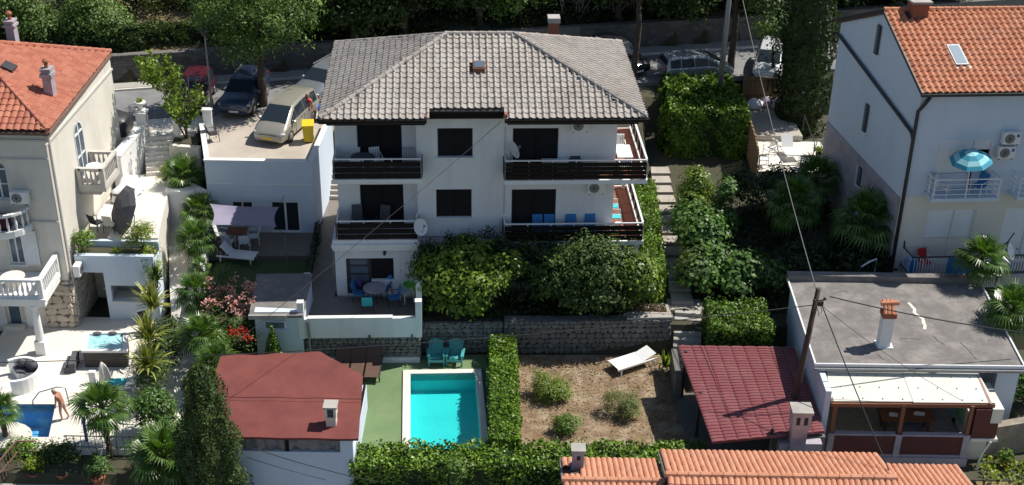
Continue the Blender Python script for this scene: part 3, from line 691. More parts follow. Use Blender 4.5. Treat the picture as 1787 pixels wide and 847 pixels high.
# slabs
m = MB(h); m.box(.42,4.42,.3,1.8,7.46,7.68); m.box(.25,4.22,.3,1.8,4.405,4.6)
obj('balcony_slab', m, M['white'], hs)
m = MB(h); m.box(8.1,14.6,.3,1.1,7.37,7.57); m.box(13.2,14.6,1.1,6.2,7.37,7.57); m.box(8.1,14.6,.3,1.1,4.22,4.42); m.box(13.2,14.6,1.1,6.2,4.22,4.42)
obj('balcony_slab', m, M['white'], hs)
m = MB(h); m.box(8.2,14.5,.4,1.1,7.572,7.585); m.box(13.2,14.5,1.1,6.1,7.572,7.585); m.box(8.2,14.5,.4,1.1,4.422,4.435); m.box(13.2,14.5,1.1,6.1,4.422,4.435)
M['terrtile'] = mat('red_brown_tile', [(.26,.10,.06),(.2,.075,.045)], 6, .7, .15)
obj('balcony_floor', m, M['terrtile'], hs)
m = MB(h); m.box(14.2,14.45,.5,.75,1.2,4.22); m.box(14.2,14.45,5.8,6.05,1.2,4.22); m.box(14.25,14.4,5.8,6.0,4.42,7.37); obj('support_post', m, M['white'], hs)
# railings
def railing(zf, top, segs, boards=3, posts=None):
    rl = MB(h)
    for (a, b) in segs:
        rl.bar((*a,top),(*b,top),.07,.05)
    r = obj('railing', rl, M['whitemetal'], hs)
    for (a, b) in segs:
        a = Vector(a); b = Vector(b); L = (b-a).length; n = max(1, round(L/1.15)); d = (b-a)/L
        pm = MB(h)
        for i in range(n+1): q = a.lerp(b, min(1,max(0,(i*L/n)/L))); pm.box(q.x-.025,q.x+.025,q.y-.025,q.y+.025,zf,top-.025)
        obj('railing_post', pm, M['whitemetal'], hs)
        nrm = Vector((d.y,-d.x))*.045
        for k in range(boards):
            z = zf+.06+(top-.12-zf)*(k)/boards; hh = (top-zf)/boards*.74
            bm = MB(h); p0 = a+nrm; p1 = b+nrm; q0 = a+nrm*1.7; q1 = b+nrm*1.7
            bm.prism([tuple(p0),tuple(p1),tuple(q1),tuple(q0)], z, z+hh); obj('railing_board', bm, M['slat'], hs)
railing(7.68, 8.66, [((.52,.36),(4.36,.36)),((4.36,.36),(4.36,1.08)),((.52,1.75),(.52,.36))])
railing(4.6, 5.55, [((.5,.36),(4.14,.36)),((4.14,.36),(4.14,1.08)),((.5,1.75),(.5,.36))])
railing(7.58, 8.53, [((8.15,.36),(14.52,.36)),((8.15,1.08),(8.15,.36))], 4)
railing(4.43, 5.33, [((8.15,.36),(14.54,.36)),((8.15,1.08),(8.15,.36))], 3)
def open_rail(zf, top, a, b):
    r = MB(h); a = Vector(a); b = Vector(b)
    r.bar((*a,top),(*b,top),.09,.06); r.bar((*a,zf+.1),(*b,zf+.1),.12,.05)
    n = 6
    for i in range(n+1): q = a.lerp(b,i/n); r.box(q.x-.025,q.x+.025,q.y-.025,q.y+.025,zf,top-.03)
    o = obj('side_railing', r, M['whitemetal'], hs)
    m = MB(h); m.box(a.x-.012,a.x+.012,a.y+.03,b.y-.03,zf+.2,top-.08)
    g = M.get('rail_glass')
    if g is None: g = M['rail_glass'] = watermat('tinted_rail_glass', (.45,.36,.33), .1, 3, 0)
    obj('side_panel', m, g, o)
open_rail(7.58, 8.53, (14.52,.42), (14.52,6.1)); open_rail(4.43, 5.33, (14.54,.42), (14.54,6.1))
# awning cassette over the ground floor, wall lamp, drain pipe
m = MB(h); m.box(.2,4.25,.2,.42,4.22,4.4); m.box(.25,4.2,.22,.25,4.08,4.22); obj('awning_cassette', m, M['white2'], hs)
m = MB(h); m.box(2.55,2.68,.38,.5,3.85,3.98); m.ball((2.61,.33,3.84), .07); obj('wall_lamp', m, M['darkmetal'], hs)
m = MB(h); m.tube([(.26,.3,4.2),(.26,.28,3.4),(.22,.25,2.6)], .02); m.tube([(8.15,1.05,9.9),(8.14,1.06,5.5)], .012, 4); m.tube([(4.3,1.05,4.35),(8.1,1.05,4.3)], .02, 4); obj('cable_run', m, M['greymetal'], hs)
# roof
Z0, Z1, VR = 10.7, 12.87, 4.85
def zr(v): return Z0 + (Z1-Z0)*v/VR
m = MB(h)
fp = [(0,0),(4.68,0),(4.68,.5),(8.08,.5),(8.08,0),(14.35,0),(8.63,VR),(5.59,VR)]
m.prism(fp, [zr(p[1])-.2 for p in fp], [zr(p[1])-.02 for p in fp])
m.prism([(0,9.75),(0,0),(5.59,VR)], [Z0-.2,Z0-.2,Z1-.2], [Z0-.02,Z0-.02,Z1-.02])
m.prism([(14.35,0),(14.35,9.75),(8.63,VR)], [Z0-.2,Z0-.2,Z1-.2], [Z0-.02,Z0-.02,Z1-.02])
m.prism([(14.35,9.75),(0,9.75),(5.59,VR),(8.63,VR)], [Z0-.2,Z0-.2,Z1-.2,Z1-.2], [Z0-.02,Z0-.02,Z1-.02,Z1-.02])
rf = obj('roof', m, M['roofdeck_grey'], hs)
TG = tile_mesh('roll', .3, .31, 'tile_grey'); TD = tile_mesh('roll', .3, .31, 'tile_dark')
L1 = sqrt(VR**2+(Z1-Z0)**2); k1 = L1/VR; L2 = sqrt(5.59**2+(Z1-Z0)**2); L3 = sqrt(5.72**2+(Z1-Z0)**2)
e1 = Vector((*HE1,0)); e2 = Vector((*HE2,0)); up = Vector((0,0,Z1-Z0))
lay_tiles(rf, [
 (h(0,0,Z0), e1, e2*VR+up, [(p[0],p[1]*k1) for p in fp], .3, .31, TG, [(6.72,7.3,2.45*k1,3.1*k1)]),
 (h(0,9.75,Z0), -e2, e1*5.59+up, [(0,0),(9.75,0),(4.9,L2)], .3, .31, TG, []),
 (h(14.35,0,Z0), e2, -e1*5.72+up, [(0,0),(9.75,0),(VR,L3)], .3, .31, TG, [])], 300)
cap_line(rf, h(5.5,VR,Z1+.05), h(8.7,VR,Z1+.05), .11, 'tile_grey')
cap_line(rf, h(.05,.05,Z0+.07), h(5.59,VR,Z1+.06), .11, 'tile_grey'); cap_line(rf, h(14.3,.05,Z0+.07), h(8.63,VR,Z1+.06), .11, 'tile_dark')
cap_line(rf, h(.03,9.72,Z0+.05), h(5.59,VR,Z1+.05), .09, 'tile_grey', .8); cap_line(rf, h(14.32,9.72,Z0+.05), h(8.63,VR,Z1+.05), .09, 'tile_grey', .8)
m = MB(h)
for (a, b) in (((-.02,-.06),(4.68,-.06)),((8.08,-.06),(14.4,-.06))): m.bar((*a,Z0-.07),(*b,Z0-.07),.12,.12)
m.bar((4.6,.44,zr(.5)-.09),(8.16,.44,zr(.5)-.09),.12,.12)
m.bar((-.06,-.1,Z0-.05),(-.06,9.8,Z0-.05),.05,.1); m.bar((14.42,-.1,Z0-.05),(14.42,9.8,Z0-.05),.05,.1)
m.box(4.7,8.06,.52,1.1,zr(.5)-.42,zr(.5)-.2); m.box(.3,4.6,.12,1.8,Z0-.32,Z0-.2); m.box(8.2,14.0,.12,1.1,Z0-.32,Z0-.2)  # dark boxes below the eave: fascia plus soffit shade in one colour
obj('gutter', m, M['slat'], hs)
m = MB(h); m.box(4.6,4.68,0,.5,Z0-.2,zr(.25)+.03); m.box(8.08,8.2,0,.5,Z0-.1,zr(.25)+.1); obj('flashing', m, M['brick'], hs)
m = MB(h); za = zr(2.6)
m.prism([(6.74,2.5),(7.28,2.5),(7.28,3.05),(6.74,3.05)], [zr(2.5)-.02,zr(2.5)-.02,zr(3.05)-.02,zr(3.05)-.02], [zr(2.5)+.28]*2+[zr(3.05)+.2]*2)
sk = obj('skylight', m, M['wood'], rf)
m = MB(h); m.prism([(6.8,2.56),(7.22,2.56),(7.22,2.99),(6.8,2.99)], [za+.18]*2+[zr(3)+.1]*2, [za+.285]*2+[zr(3)+.232]*2); obj('pane', m, M['glass_blue'], sk)
m = MB(h); m.box(10.55,11.05,8.2,8.75,10.8,12.25); ch = obj('chimney', m, M['brick'], rf)
m = MB(h); m.box(10.5,11.1,8.15,8.8,12.25,12.5); obj('chimney_cap', m, M['concrete'], rf)
# patio parapet of the terrace
pp = thing('terrace_parapet', 'white parapet with tall end pillars round the sunken patio terrace', 'wall', h(1.5,-2.8,1.4), world=True)
m = MB(h); m.box(-.9,4.3,-2.95,-2.75,1.38,2.38); m.box(-1.12,-.9,-2.2,.3,1.38,2.45); m.box(4.12,4.298,-2.75,-1.1,1.38,2.38); obj('parapet', m, M['white'], pp)
m = MB(h); m.box(-.72,3.05,-2.97,-2.73,2.382,2.44); obj('coping', m, M['white2'], pp)
for (u, v, z) in ((-1.0,-2.84,3.2),(4.21,-2.84,3.2),(4.21,-1.5,3.4),(-1.02,.35,2.75)):
    m = MB(h); m.box(u-.135,u+.135,v-.135,v+.135,1.37,z); obj('pillar', m, M['white'], pp)
    m = MB(h); m.box(u-.15,u+.15,v-.15,v+.15,z+.002,z+.05); obj('pillar_cap', m, M['white2'], pp)
m = MB(h); m.tube([(-.72,-2.98,2.3),(-.7,-3.0,1.7),(-.66,-2.99,.4)], .06, 8); obj('drain_pipe', m, M['greymetal'], pp)
for u in (2.0, 3.9): m = MB(h); m.box(u-.04,u+.04,-3.03,-2.955,1.4,1.52); obj('waterspout', m, M['darkmetal'], pp)
# garden shed beside the terrace
sh = thing('garden_shed', 'small white shed with grey flat lean-to roof beside the patio', 'shed', (-10.4,50.6,0), world=True)
m = MB(); m.prism([(-11.35,49.2),(-9.28,49.3),(-9.25,52.2),(-11.5,52.1)], -.3, 2.78); obj('wall', m, M['bluewhite'], sh)
m = MB(); m.slab([(-11.55,48.95,2.72),(-9.2,49.05,2.74),(-9.2,52.3,3.02),(-11.75,52.2,3.0)], .12); obj('roof', m, M['flatroof'], sh)
m = MB(); m.bar((-11.56,48.94,2.68),(-9.9,49.0,2.68),.1,.2); obj('fascia', m, M['concrete'], sh)
m = MB(); m.box(-10.95,-9.98,49.15,49.28,1.95,2.35); wf = obj('window', m, M['white2'], sh)
m = MB(); m.box(-10.88,-10.05,49.13,49.16,2.0,2.3); obj('pane', m, M['glass_blue'], wf)
m = MB(); m.box(-11.0,-9.93,49.08,49.2,1.88,1.945); obj('sill', m, M['bluewhite'], wf)

# ================================================================== GARAGE BLOCK UNDER THE PARKING DECK
gb = thing('garage_building', 'pale blue-white block carrying the parking deck above the courtyard', 'building', (-12.6,59,1.66), world=True)
m = MB(); facade(m, -15.35, -10.0, 58.8, 59.05, 1.3, 5.62, [(-14.2,-13.1,2.55,3.4),(-12.25,-10.75,1.66,3.45)])
m.prism([(-10.2,59.05),(-10.0,59.05),(-9.75,64.6),(-9.95,64.6)], 1.3, 5.6); m.prism([(-15.35,59.05),(-15.15,59.05),(-16.4,63.6),(-16.6,63.6)], 3, 5.55)
obj('wall', m, M['bluewhite'], gb)
m = MB(); m.prism([(-10.24,59.0),(-9.97,59.0),(-9.72,64.62),(-10.0,64.62)], 5.602, 5.66); m.box(-15.38,-10.24,58.78,59.07,5.622,5.67); m.prism([(-15.4,59.07),(-15.13,59.07),(-16.38,63.62),(-16.65,63.62)], 5.552, 5.6); m.box(-15.3,-10.05,58.77,58.8,4.35,4.4)
obj('coping', m, M['white2'], gb)
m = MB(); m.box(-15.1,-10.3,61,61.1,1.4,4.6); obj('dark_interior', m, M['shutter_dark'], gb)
def frame_win(root, x0,x1,y,z0,z1, n, name='window', fm='white2', gm='glass', t=.07):
    m = MB(); m.box(x0,x1,y-.02,y+.06,z1-t,z1); m.box(x0,x1,y-.02,y+.06,z0,z0+t); d = (x1-x0)/n
    for i in range(n+1): x = x0+d*i; xa = x-t/2 if 0<i<n else (x0 if i==0 else x1-t); m.box(xa,xa+t,y-.022,y+.058,z0+t+.001,z1-t-.001)
    f = obj(name, m, M[fm], root)
    for i in range(n): g = MB(); g.box(x0+d*i+t/2,x0+d*(i+1)-t/2,y+.01,y+.03,z0+t,z1-t); obj('pane', g, M[gm], f)
    return f
frame_win(gb, -14.2,-13.1,58.86,2.55,3.4,2); frame_win(gb, -12.25,-10.75,58.86,1.66,3.45,2,'glass_door',t=.1)
# low wall left of the parking, pier and cabinet
w = thing('garden_wall', 'tan rendered wall under the sapling beside the white stairs', 'wall', (-17,63.3,3.4), world=True)
m = MB(); m.prism([(-18.0,62.2),(-16.4,62.0),(-16.35,62.3),(-17.95,62.5)], 3.2, 4.85); obj('wall', m, M['cream'], w)
m = MB(); m.prism([(-17.9,62.51),(-16.5,62.31),(-16.9,64.2),(-17.9,64.2)], 4.1, 4.9); obj('soil_bed', m, M['ground'], w)
w = thing('white_wall', 'blank white wall end at the edge of the bright upper terrace', 'wall', (-16.9,59.3,1.5), world=True)
m = MB(); m.prism([(-17.6,59.2),(-15.5,59.0),(-15.45,59.3),(-17.75,61.4),(-17.9,61.4)], 1.2, 3.72); obj('wall', m, M['white'], w)
w = thing('path_wall', 'low white wall along the palms beside the sloping garden path', 'wall', (-14.7,54,1), world=True)
m = MB(); m.prism([(-15.5,58.7),(-15.28,58.7),(-14.25,50.3),(-14.45,50.3)], [.6,.6,.2,.2], [2.5,2.5,1.75,1.75]); obj('wall', m, M['white2'], w)
w = thing('garden_hedge_rail', 'dark ivy-covered railing between courtyard and side path', 'fence', (-9.95,57,1.6), world=True)
m = MB(); m.prism([(-10.02,58.7),(-9.9,58.7),(-9.5,53.0),(-9.62,53.0)], 1.5, 2.35); obj('rail_panel', m, M['fabric_dark'], w)
P = np.array([(-9.75+.4*(56-y)/5*.2,y,1.6+.9*NR.random()) for y in NR.uniform(53,58.6,900)]) + .07*NR.normal(size=(900,3)); leaf_obj('ivy', P, NR.normal(size=(900,3)), .11, .07, G_['dark'], w)
w = thing('white_wall', 'sunlit white wall with gate post stepping down beside the outdoor stairs', 'wall', (-19.7,61.5,3.5), world=True)
m = MB(); m.prism([(-20.3,59.9),(-19.85,59.9),(-19.2,62.9),(-19.6,63.0)], 3, [5.25,5.25,5.7,5.7]); obj('wall', m, M['white2'], w)
m = MB(); m.prism([(-20.35,59.85),(-19.8,59.85),(-19.15,62.92),(-19.65,63.02)], [5.252,5.252,5.702,5.702], [5.33,5.33,5.78,5.78]); obj('coping', m, M['white2'], w)
m = MB(); m.box(-19.75,-19.25,62.9,63.4,4.8,6.25); m.box(-19.82,-19.18,62.83,63.47,6.252,6.38); m.box(-19.7,-19.3,62.95,63.35,6.381,6.48); obj('gate_post', m, M['white2'], w)
m = MB(); m.lathe([(.12,0),(.08,.08),(.1,.14),(.26,.3),(.3,.42),(.27,.44)], (-19.5,63.15,6.482), 14); o = obj('stone_urn', m, M['white2'], label='small white urn with green plant on the gate post', cat='urn', loc='base', smooth=True)
shrub('urn_plant', 'tuft of bright green leaves growing in the gate post urn', (-19.5,63.15,6.85), [(0,0,.12,.2,.2,.14)], 160, 20, .07, .08, .05, 'yellowgreen', cat='plant')
m = MB(); m.box(-17.95,-17.65,63.2,63.5,4.9,6.0); m.box(-18.0,-17.6,63.15,63.55,6.002,6.1); obj('gate_post', m, M['white2'], label='plain white gate post on the sapling side of the stairs', cat='post', loc='base')
m = MB(); m.box(-16.45,-16.0,63.7,64.0,4.95,6.2); m.box(-16.5,-15.95,63.65,64.05,6.202,6.28); obj('utility_cabinet', m, M['white2'], label='white utility cabinet at the corner of the parking deck', cat='cabinet', loc='base')
# ================================================================== LEFT HOUSE (cream stone, red hipped roof)
lh = thing('house', 'cream three-storey stone house with red hipped tile roof and white balustrades', 'house', (-24,55,-.3), world=True)
XW = lambda y: -20.7 + .035*(y-52.6)                     # right-hand wall line
m = MB()
arch_o = (-23.45,-22.65,6.4,7.8)
facade(m, -31, -20.7, 52.6, 52.95, 2.25, 9.9, [(-23.45,-22.65,6.4,8.3),(-23.2,-22.5,3.1,4.9)])
facade(m, -31, -22.0, 52.602, 52.95, -.6, 2.25, [(-23.85,-23.2,-.3,.95)])
def ywall(y0,y1,z0,z1): m.prism([(XW(y0)-.35,y0),(XW(y0),y0),(XW(y1),y1),(XW(y1)-.35,y1)], z0, z1)
ywall(52.95,55.95,2.25,9.9); ywall(57.1,62,2.25,9.9); ywall(55.95,57.1,2.25,5.75); ywall(55.95,57.1,8.6,9.9)
m.prism([(XW(52.95)-.35,52.95),(XW(52.95),52.95),(XW(62),62),(XW(62)-.35,62)], -.6, 2.249)
m.box(-31,XW(62)-.36,61.6,62,-.6,9.9)
wl_ = obj('wall', m, M['cream'], lh)
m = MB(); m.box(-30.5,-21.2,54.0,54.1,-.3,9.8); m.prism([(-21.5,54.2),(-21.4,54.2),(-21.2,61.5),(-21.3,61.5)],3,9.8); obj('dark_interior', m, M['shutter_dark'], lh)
# mouldings
m = MB(); m.box(-31,-20.62,52.52,52.6,9.35,9.45); m.box(-31,-20.66,52.55,52.6,8.45,8.52); m.box(-31,-20.64,52.54,52.6,5.3,5.38)
m.prism([(XW(52.6),52.55),(XW(52.6)+.08,52.55),(XW(62)+.08,62),(XW(62),62)], 9.1, 9.2)
m.prism([(XW(52.6),52.6),(XW(52.6)+.05,52.6),(XW(53)+.05,53),(XW(53),53)], 2.3, 9.1)
obj('moulding', m, M['grey_cream'], lh)
# quoin stones and coursed stone base
m = MB(); m.box(-22.0,-20.72,52.64,52.94,-.5,2.249); m.prism([(XW(52.7)-.1,52.7),(XW(52.7)+.01,52.7),(XW(56)+.01,56),(XW(56)-.1,56)], -.5, 2.24); sb = obj('stone_base', m, M['mortar2'], lh)
stone_face(sb, (-22.0,52.6), (-20.68,52.6), -.3, 2.22, .33, .55, ST2, 60, .2, .25)
stone_face(sb, (-20.67,52.62), (-20.58,56), -.3, 2.22, .33, .55, ST2, 60, .2, .25)
# roof
ZE, SL = 9.95, .46; y0, y1, xr = 52.3, 62.2, -20.35; half = (y1-y0)/2; zt = ZE+SL*half; ax = xr-half; ym = (y0+y1)/2
m = MB()
def rp(pts): m.prism([p[:2] for p in pts], [p[2]-.2 for p in pts], [p[2]-.02 for p in pts])
rp([(xr,y0,ZE),(xr,y1,ZE),(ax,ym,zt)]); rp([(-34,y0,ZE),(xr,y0,ZE),(ax,ym,zt),(-34,ym,zt)]); rp([(xr,y1,ZE),(-34,y1,ZE),(-34,ym,zt),(ax,ym,zt)])
lr = obj('roof', m, M['roofdeck'], lh)
TR = tile_mesh('flat', .24, .3, 'tile_red'); TB = tile_mesh('barrel', .3, .36, 'tile_red'); sl = sqrt(1+SL*SL)
lay_tiles(lr, [((xr,y0,ZE), (0,1,0), (-1,0,SL), [(0,0),(y1-y0,0),(half,half*sl)], .24, .3, TR, []),
               ((-31,y0,ZE), (1,0,0), (0,1,SL), [(4.5,0),(31+xr,0),(31+xr-half,half*sl),(4.5,half*sl)], .3, .36, TB, [])], 300)
cap_line(lr, (xr,y0,ZE+.08), (ax,ym,zt+.08), .11, 'tile_red', .36); cap_line(lr, (xr,y1,ZE+.08), (ax,ym,zt+.08), .11, 'tile_red', .36)
m = MB(); m.bar((xr+.04,y0-.05,ZE-.08),(xr+.04,y1,ZE-.08),.1,.1); m.bar((-31,y0-.05,ZE-.08),(xr,y0-.05,ZE-.08),.1,.1); obj('gutter', m, M['rust'], lh)
m = MB(); m.tube([(xr,y0+.15,ZE-.1),(XW(52.9)+.1,52.9,ZE-.5),(XW(52.9)+.1,52.9,5.8),(XW(52.9)+.1,52.9,.2)], .055, 8); obj('down_pipe', m, M['cream'], lh)
for (x, y, z, ht) in ((-21.2,55.6,10.2,1.35),(-24.1,59.6,11.4,1.0)):
    m = MB(); m.box(x-.2,x+.2,y-.25,y+.25,z-.3,z+ht); m.box(x-.27,x+.27,y-.32,y+.32,z+ht*.78,z+ht*.9); m.box(x-.24,x+.24,y-.29,y+.29,z+ht+.002,z+ht+.1)
    c = obj('chimney', m, M['lilac'], lr); m = MB(); m.lathe([(.1,0),(.09,.25),(.16,.27),(.16,.33),(.07,.42)], (x,y,z+ht+.1), 8); obj('chimney_pot', m, M['terracotta'], c)
m = MB(); m.slab([(-22.9,55.9,11.35),(-22.9,56.6,11.35),(-23.4,56.6,11.6),(-23.4,55.9,11.6)], .08); obj('roof_window', m, M['darkmetal'], lr)
# arched window
def arch_frame(root, cx, y, z0, zs, w, name, axis='x'):
    def P(a, d, z): return (a, y+d, z) if axis == 'x' else (XW(a)+d, a, z)
    r = w/2; n = 10; arc = [(cx+r*cos(pi-pi*i/n), zs+r*sin(pi-pi*i/n)) for i in range(n+1)]
    out = [(cx-r, z0)] + arc + [(cx+r, z0)]; k = r-.06
    inn = [(cx-k, z0)] + [(cx+k*cos(pi-pi*i/n), zs+k*sin(pi-pi*i/n)) for i in range(n+1)] + [(cx+k, z0)]
    m = MB(); d0, d1 = (-.02,.08) if axis == 'x' else (.02,-.08)
    for i in range(len(out)-1):
        a, b, c, d = out[i], out[i+1], inn[i+1], inn[i]
        m.add([P(a[0],d0,a[1]),P(b[0],d0,b[1]),P(c[0],d0,c[1]),P(d[0],d0,d[1]),P(d[0],d1,d[1]),P(c[0],d1,c[1])], [(0,1,2,3),(3,2,5,4)])
    e = .035
    def bx(a0,a1,za,zb):
        q = [P(a0,d0*.6,za),P(a1,d0*.6,za),P(a1,d0*.6,zb),P(a0,d0*.6,zb),P(a0,d1,za),P(a1,d1,za),P(a1,d1,zb),P(a0,d1,zb)]; m.add(q, [(0,1,2,3),(7,6,5,4),(0,4,5,1),(1,5,6,2),(2,6,7,3),(3,7,4,0)])
    bx(cx-e,cx+e,z0+.02,zs+k); bx(cx-k,cx-e,zs-.03,zs+.04); bx(cx+e,cx+k,zs-.03,zs+.04); bx(cx-k,cx+k,z0,z0+.07); bx(cx-k,cx-e,(z0+zs)/2,(z0+zs)/2+.05); bx(cx+e,cx+k,(z0+zs)/2,(z0+zs)/2+.05)
    f = obj(name, m, M['white2'], root)
    g = MB(); g.face([P(p[0],d1*.5,p[1]) for p in inn]); obj('pane', g, M['glass_blue'], f)
    return f
def spandrel(a0, a1, zs, zt_, y, axis):
    m = MB(); r = (a1-a0)/2; c = (a0+a1)/2
    for s in (-1, 1):
        pts = [(c+s*r, zs)] + [(c+s*r*cos(pi/2*i/6), zs+r*sin(pi/2*i/6)) for i in range(1,7)] + [(c, zt_),(c+s*r, zt_)]
        q = [((p[0],y,p[1]) if axis=='x' else (XW(p[0])-.002,p[0],p[1])) for p in pts]; q2 = [((p[0],y+.2,p[1]) if axis=='x' else (XW(p[0])-.2,p[0],p[1])) for p in pts]
        n = len(q); m.add(q+q2, [tuple(range(n)),tuple(range(2*n-1,n-1,-1))]+[(i,(i+1)%n,n+(i+1)%n,n+i) for i in range(n)])
    obj('wall', m, M['cream'], lh)
spandrel(-23.45,-22.65,7.9,8.3,52.603,'x'); spandrel(55.95,57.1,8.02,8.6,0,'y')
arch_frame(lh, -23.05, 52.72, 6.4, 7.9, .8, 'arched_window'); arch_frame(lh, 56.525, 0, 5.75, 8.02, 1.15, 'arched_door', 'y')
frame_win(lh, -23.2,-22.5,52.68,3.1,4.9,2,gm='glass_blue'); m = MB(); m.box(-23.28,-22.42,52.48,52.7,3.02,3.098); obj('sill', m, M['white2'], lh)
m = MB()
for i in range(20): z = 3.14+i*.085; m.add([(-22.44,52.5,z),(-21.84,52.54,z),(-21.84,52.56,z+.08),(-22.44,52.52,z+.08)], [(0,1,2,3)])
m.box(-22.48,-22.44,52.48,52.58,3.1,4.88); m.box(-21.84,-21.8,52.48,52.58,3.1,4.88); m.box(-22.44,-21.84,52.485,52.575,3.1,3.14); m.box(-22.44,-21.84,52.485,52.575,4.84,4.88); obj('window_shutter', m, M['whitemetal'], lh)
frame_win(lh, -23.85,-23.2,52.7,-.3,.95,1,'glass_door',gm='glass_blue')
for x in (-24.3,-22.95): m = MB(); m.box(x,x+.4,52.5,52.58,-.28,.9); obj('door_shutter', m, M['white2'], lh)
m = MB(); m.box(-24,-23.05,52.2,52.5,-.3,-.12); obj('door_step', m, M['pave'], lh)
# balustrades
BAL = MB(); BAL.lathe([(.05,0),(.05,.04),(.035,.08),(.075,.22),(.05,.38),(.03,.5),(.05,.56),(.05,.6)], n=8); BALM = mesh_of('baluster', BAL, M['white2'], True)
BALC = MB(); BALC.lathe([(.05,0),(.05,.04),(.035,.08),(.075,.22),(.05,.38),(.03,.5),(.05,.56),(.05,.6)], n=8); BALCM = mesh_of('baluster', BALC, M['grey_cream'], True)
def balustrade(root, pts, z, ht, mt, bm, gap=.24, pier=True):
    m = MB()
    for a, b in zip(pts, pts[1:]):
        tr_ = MB(); tr_.bar((*a,z+ht-.06),(*b,z+ht-.06),.2,.12); obj('balustrade_rail', tr_, M[mt], root); tr_ = MB(); tr_.bar((*a,z+.05),(*b,z+.05),.18,.1); obj('balustrade_foot', tr_, M[mt], root)
        A = Vector(a); B = Vector(b); n = max(1, int((B-A).length/gap))
        for i in range(n): q = A.lerp(B,(i+.5)/n); inst('baluster', bm, root, (q.x,q.y,z+.1), scale=(1,1,(ht-.22)/.6))
    if pier:
        for a in pts: m = MB(); m.box(a[0]-.1,a[0]+.1,a[1]-.1,a[1]+.1,z+.001,z+ht+.01); obj('balustrade_pier', m, M[mt], root)
bal = thing('balcony', 'cream stone side balcony with balusters above the charcoal umbrella', 'balcony', (-20,56.4,5.4), world=True)
m = MB(); m.prism([(-20.57,55.4),(-19.25,55.4),(-19.18,57.5),(-20.5,57.5)], 5.5, 5.75); m.prism([(-20.57,55.6),(-19.6,55.6),(-19.5,57.3),(-20.5,57.3)], 5.25, 5.5); obj('slab', m, M['grey_cream'], bal)
balustrade(bal, [(-20.45,55.5),(-19.36,55.5),(-19.28,57.4),(-20.4,57.4)], 5.75, .95, 'grey_cream', BALCM, .2)
m = MB(); m.lathe([(.05,0),(.05,.7),(.36,.72),(.36,.76)], (-19.95,56.2,5.752), 14); obj('side_table', m, M['white2'], label='round white table on the cream side balcony', cat='table', loc='base')
b1 = thing('balcony', 'curved white balcony with thick balusters below the arched window', 'balcony', (-23.2,52.4,5.2), world=True)
arcp = [(-23.15+1.2*cos(-pi*i/10), 52.55+1.0*sin(-pi*i/10)) for i in range(11)]
m = MB(); m.prism([(p[0]+(p[0]+23.15)*.08, p[1]-.06) for p in arcp], 5.0, 5.2); m.prism([(-23.15+(p[0]+23.15)*.85, 52.55+(p[1]-52.55)*.85) for p in arcp], 4.85, 5.0); obj('slab', m, M['white2'], b1)
balustrade(b1, arcp[::1], 5.2, .95, 'white2', BALM, .22, False)
m = MB(); m.box(-23.4,-22.7,51.9,52.3,5.21,5.9); o = obj('storage_box', m, M['maroonpaint'], label='dark red box standing on the curved white balcony', cat='box', loc='base')
b2 = thing('balcony', 'white balustraded balcony resting on a column over the white terrace', 'balcony', (-22.5,51.3,2.5), world=True)
m = MB(); m.box(-31,-20.95,50.1,52.5,2.55,2.75); m.box(-31,-20.85,50.02,50.1,2.62,2.74); m.box(-31,-20.95,50.15,50.45,2.3,2.55); m.box(-21.3,-21.0,50.45,52.5,2.3,2.55); obj('slab', m, M['white2'], b2)
balustrade(b2, [(-26,50.2),(-23.6,50.2),(-21.05,50.2),(-21.05,52.45)], 2.75, .95, 'white2', BALM, .22)
m = MB(); m.lathe([(.19,.7),(.17,2.0),(.15,2.35),(.22,2.4),(.24,2.6)], (-21.55,50.35,-.3), 14); m.box(-21.78,-21.32,50.12,50.58,-.3,.4); obj('column', m, M['white2'], b2, smooth=False)
m = MB(); m.lathe([(.3,0),(.3,.5),(.55,.52),(.55,.56)], (-22.6,51.1,2.752), 16); obj('round_table', m, M['cream'], label='round table behind the balusters of the white balcony', cat='table', loc='base')
# planter wall with niche and dark passage under the upper terrace
w = thing('planter_wall', 'white planter wall with a low open niche behind the hot tub', 'wall', (-18.5,53.4,-.3), world=True)
m = MB(); facade(m, -20.5,-16.8,53.3,53.55,-.4,3.2,[(-20.5,-19.25,-.4,2.3),(-19.0,-17.15,.75,1.6)]); m.box(-20.5,-16.8,54.4,54.6,2.3,3.4); m.box(-20.5,-16.8,53.551,54.399,2.3,2.9); m.box(-17.0,-16.8,53.551,54.4,-.4,2.3); m.box(-19.25,-19.1,53.551,55.6,-.4,2.3); obj('wall', m, M['bluewhite'], w)
m = MB(); m.box(-19.05,-17.1,53.25,54.3,.7,.748); obj('counter', m, M['pave'], w)
m = MB(); m.box(-20.45,-16.85,53.6,54.35,2.902,3.1); obj('soil_bed', m, M['ground'], w)
m = MB(); m.box(-20.45,-19.26,55.4,55.5,-.3,2.3); m.box(-20.45,-19.3,54.6,55.4,2.28,2.34); obj('passage', m, M['stone2'], w)
m = MB(); m.box(-20.0,-19.3,55.0,55.39,.35,.45); m.ball((-19.65,55.15,.52),.18,.15,.09); o = obj('wash_basin', m, M['cream'], label='small stone basin at the end of the dark passage', cat='basin', loc='base')

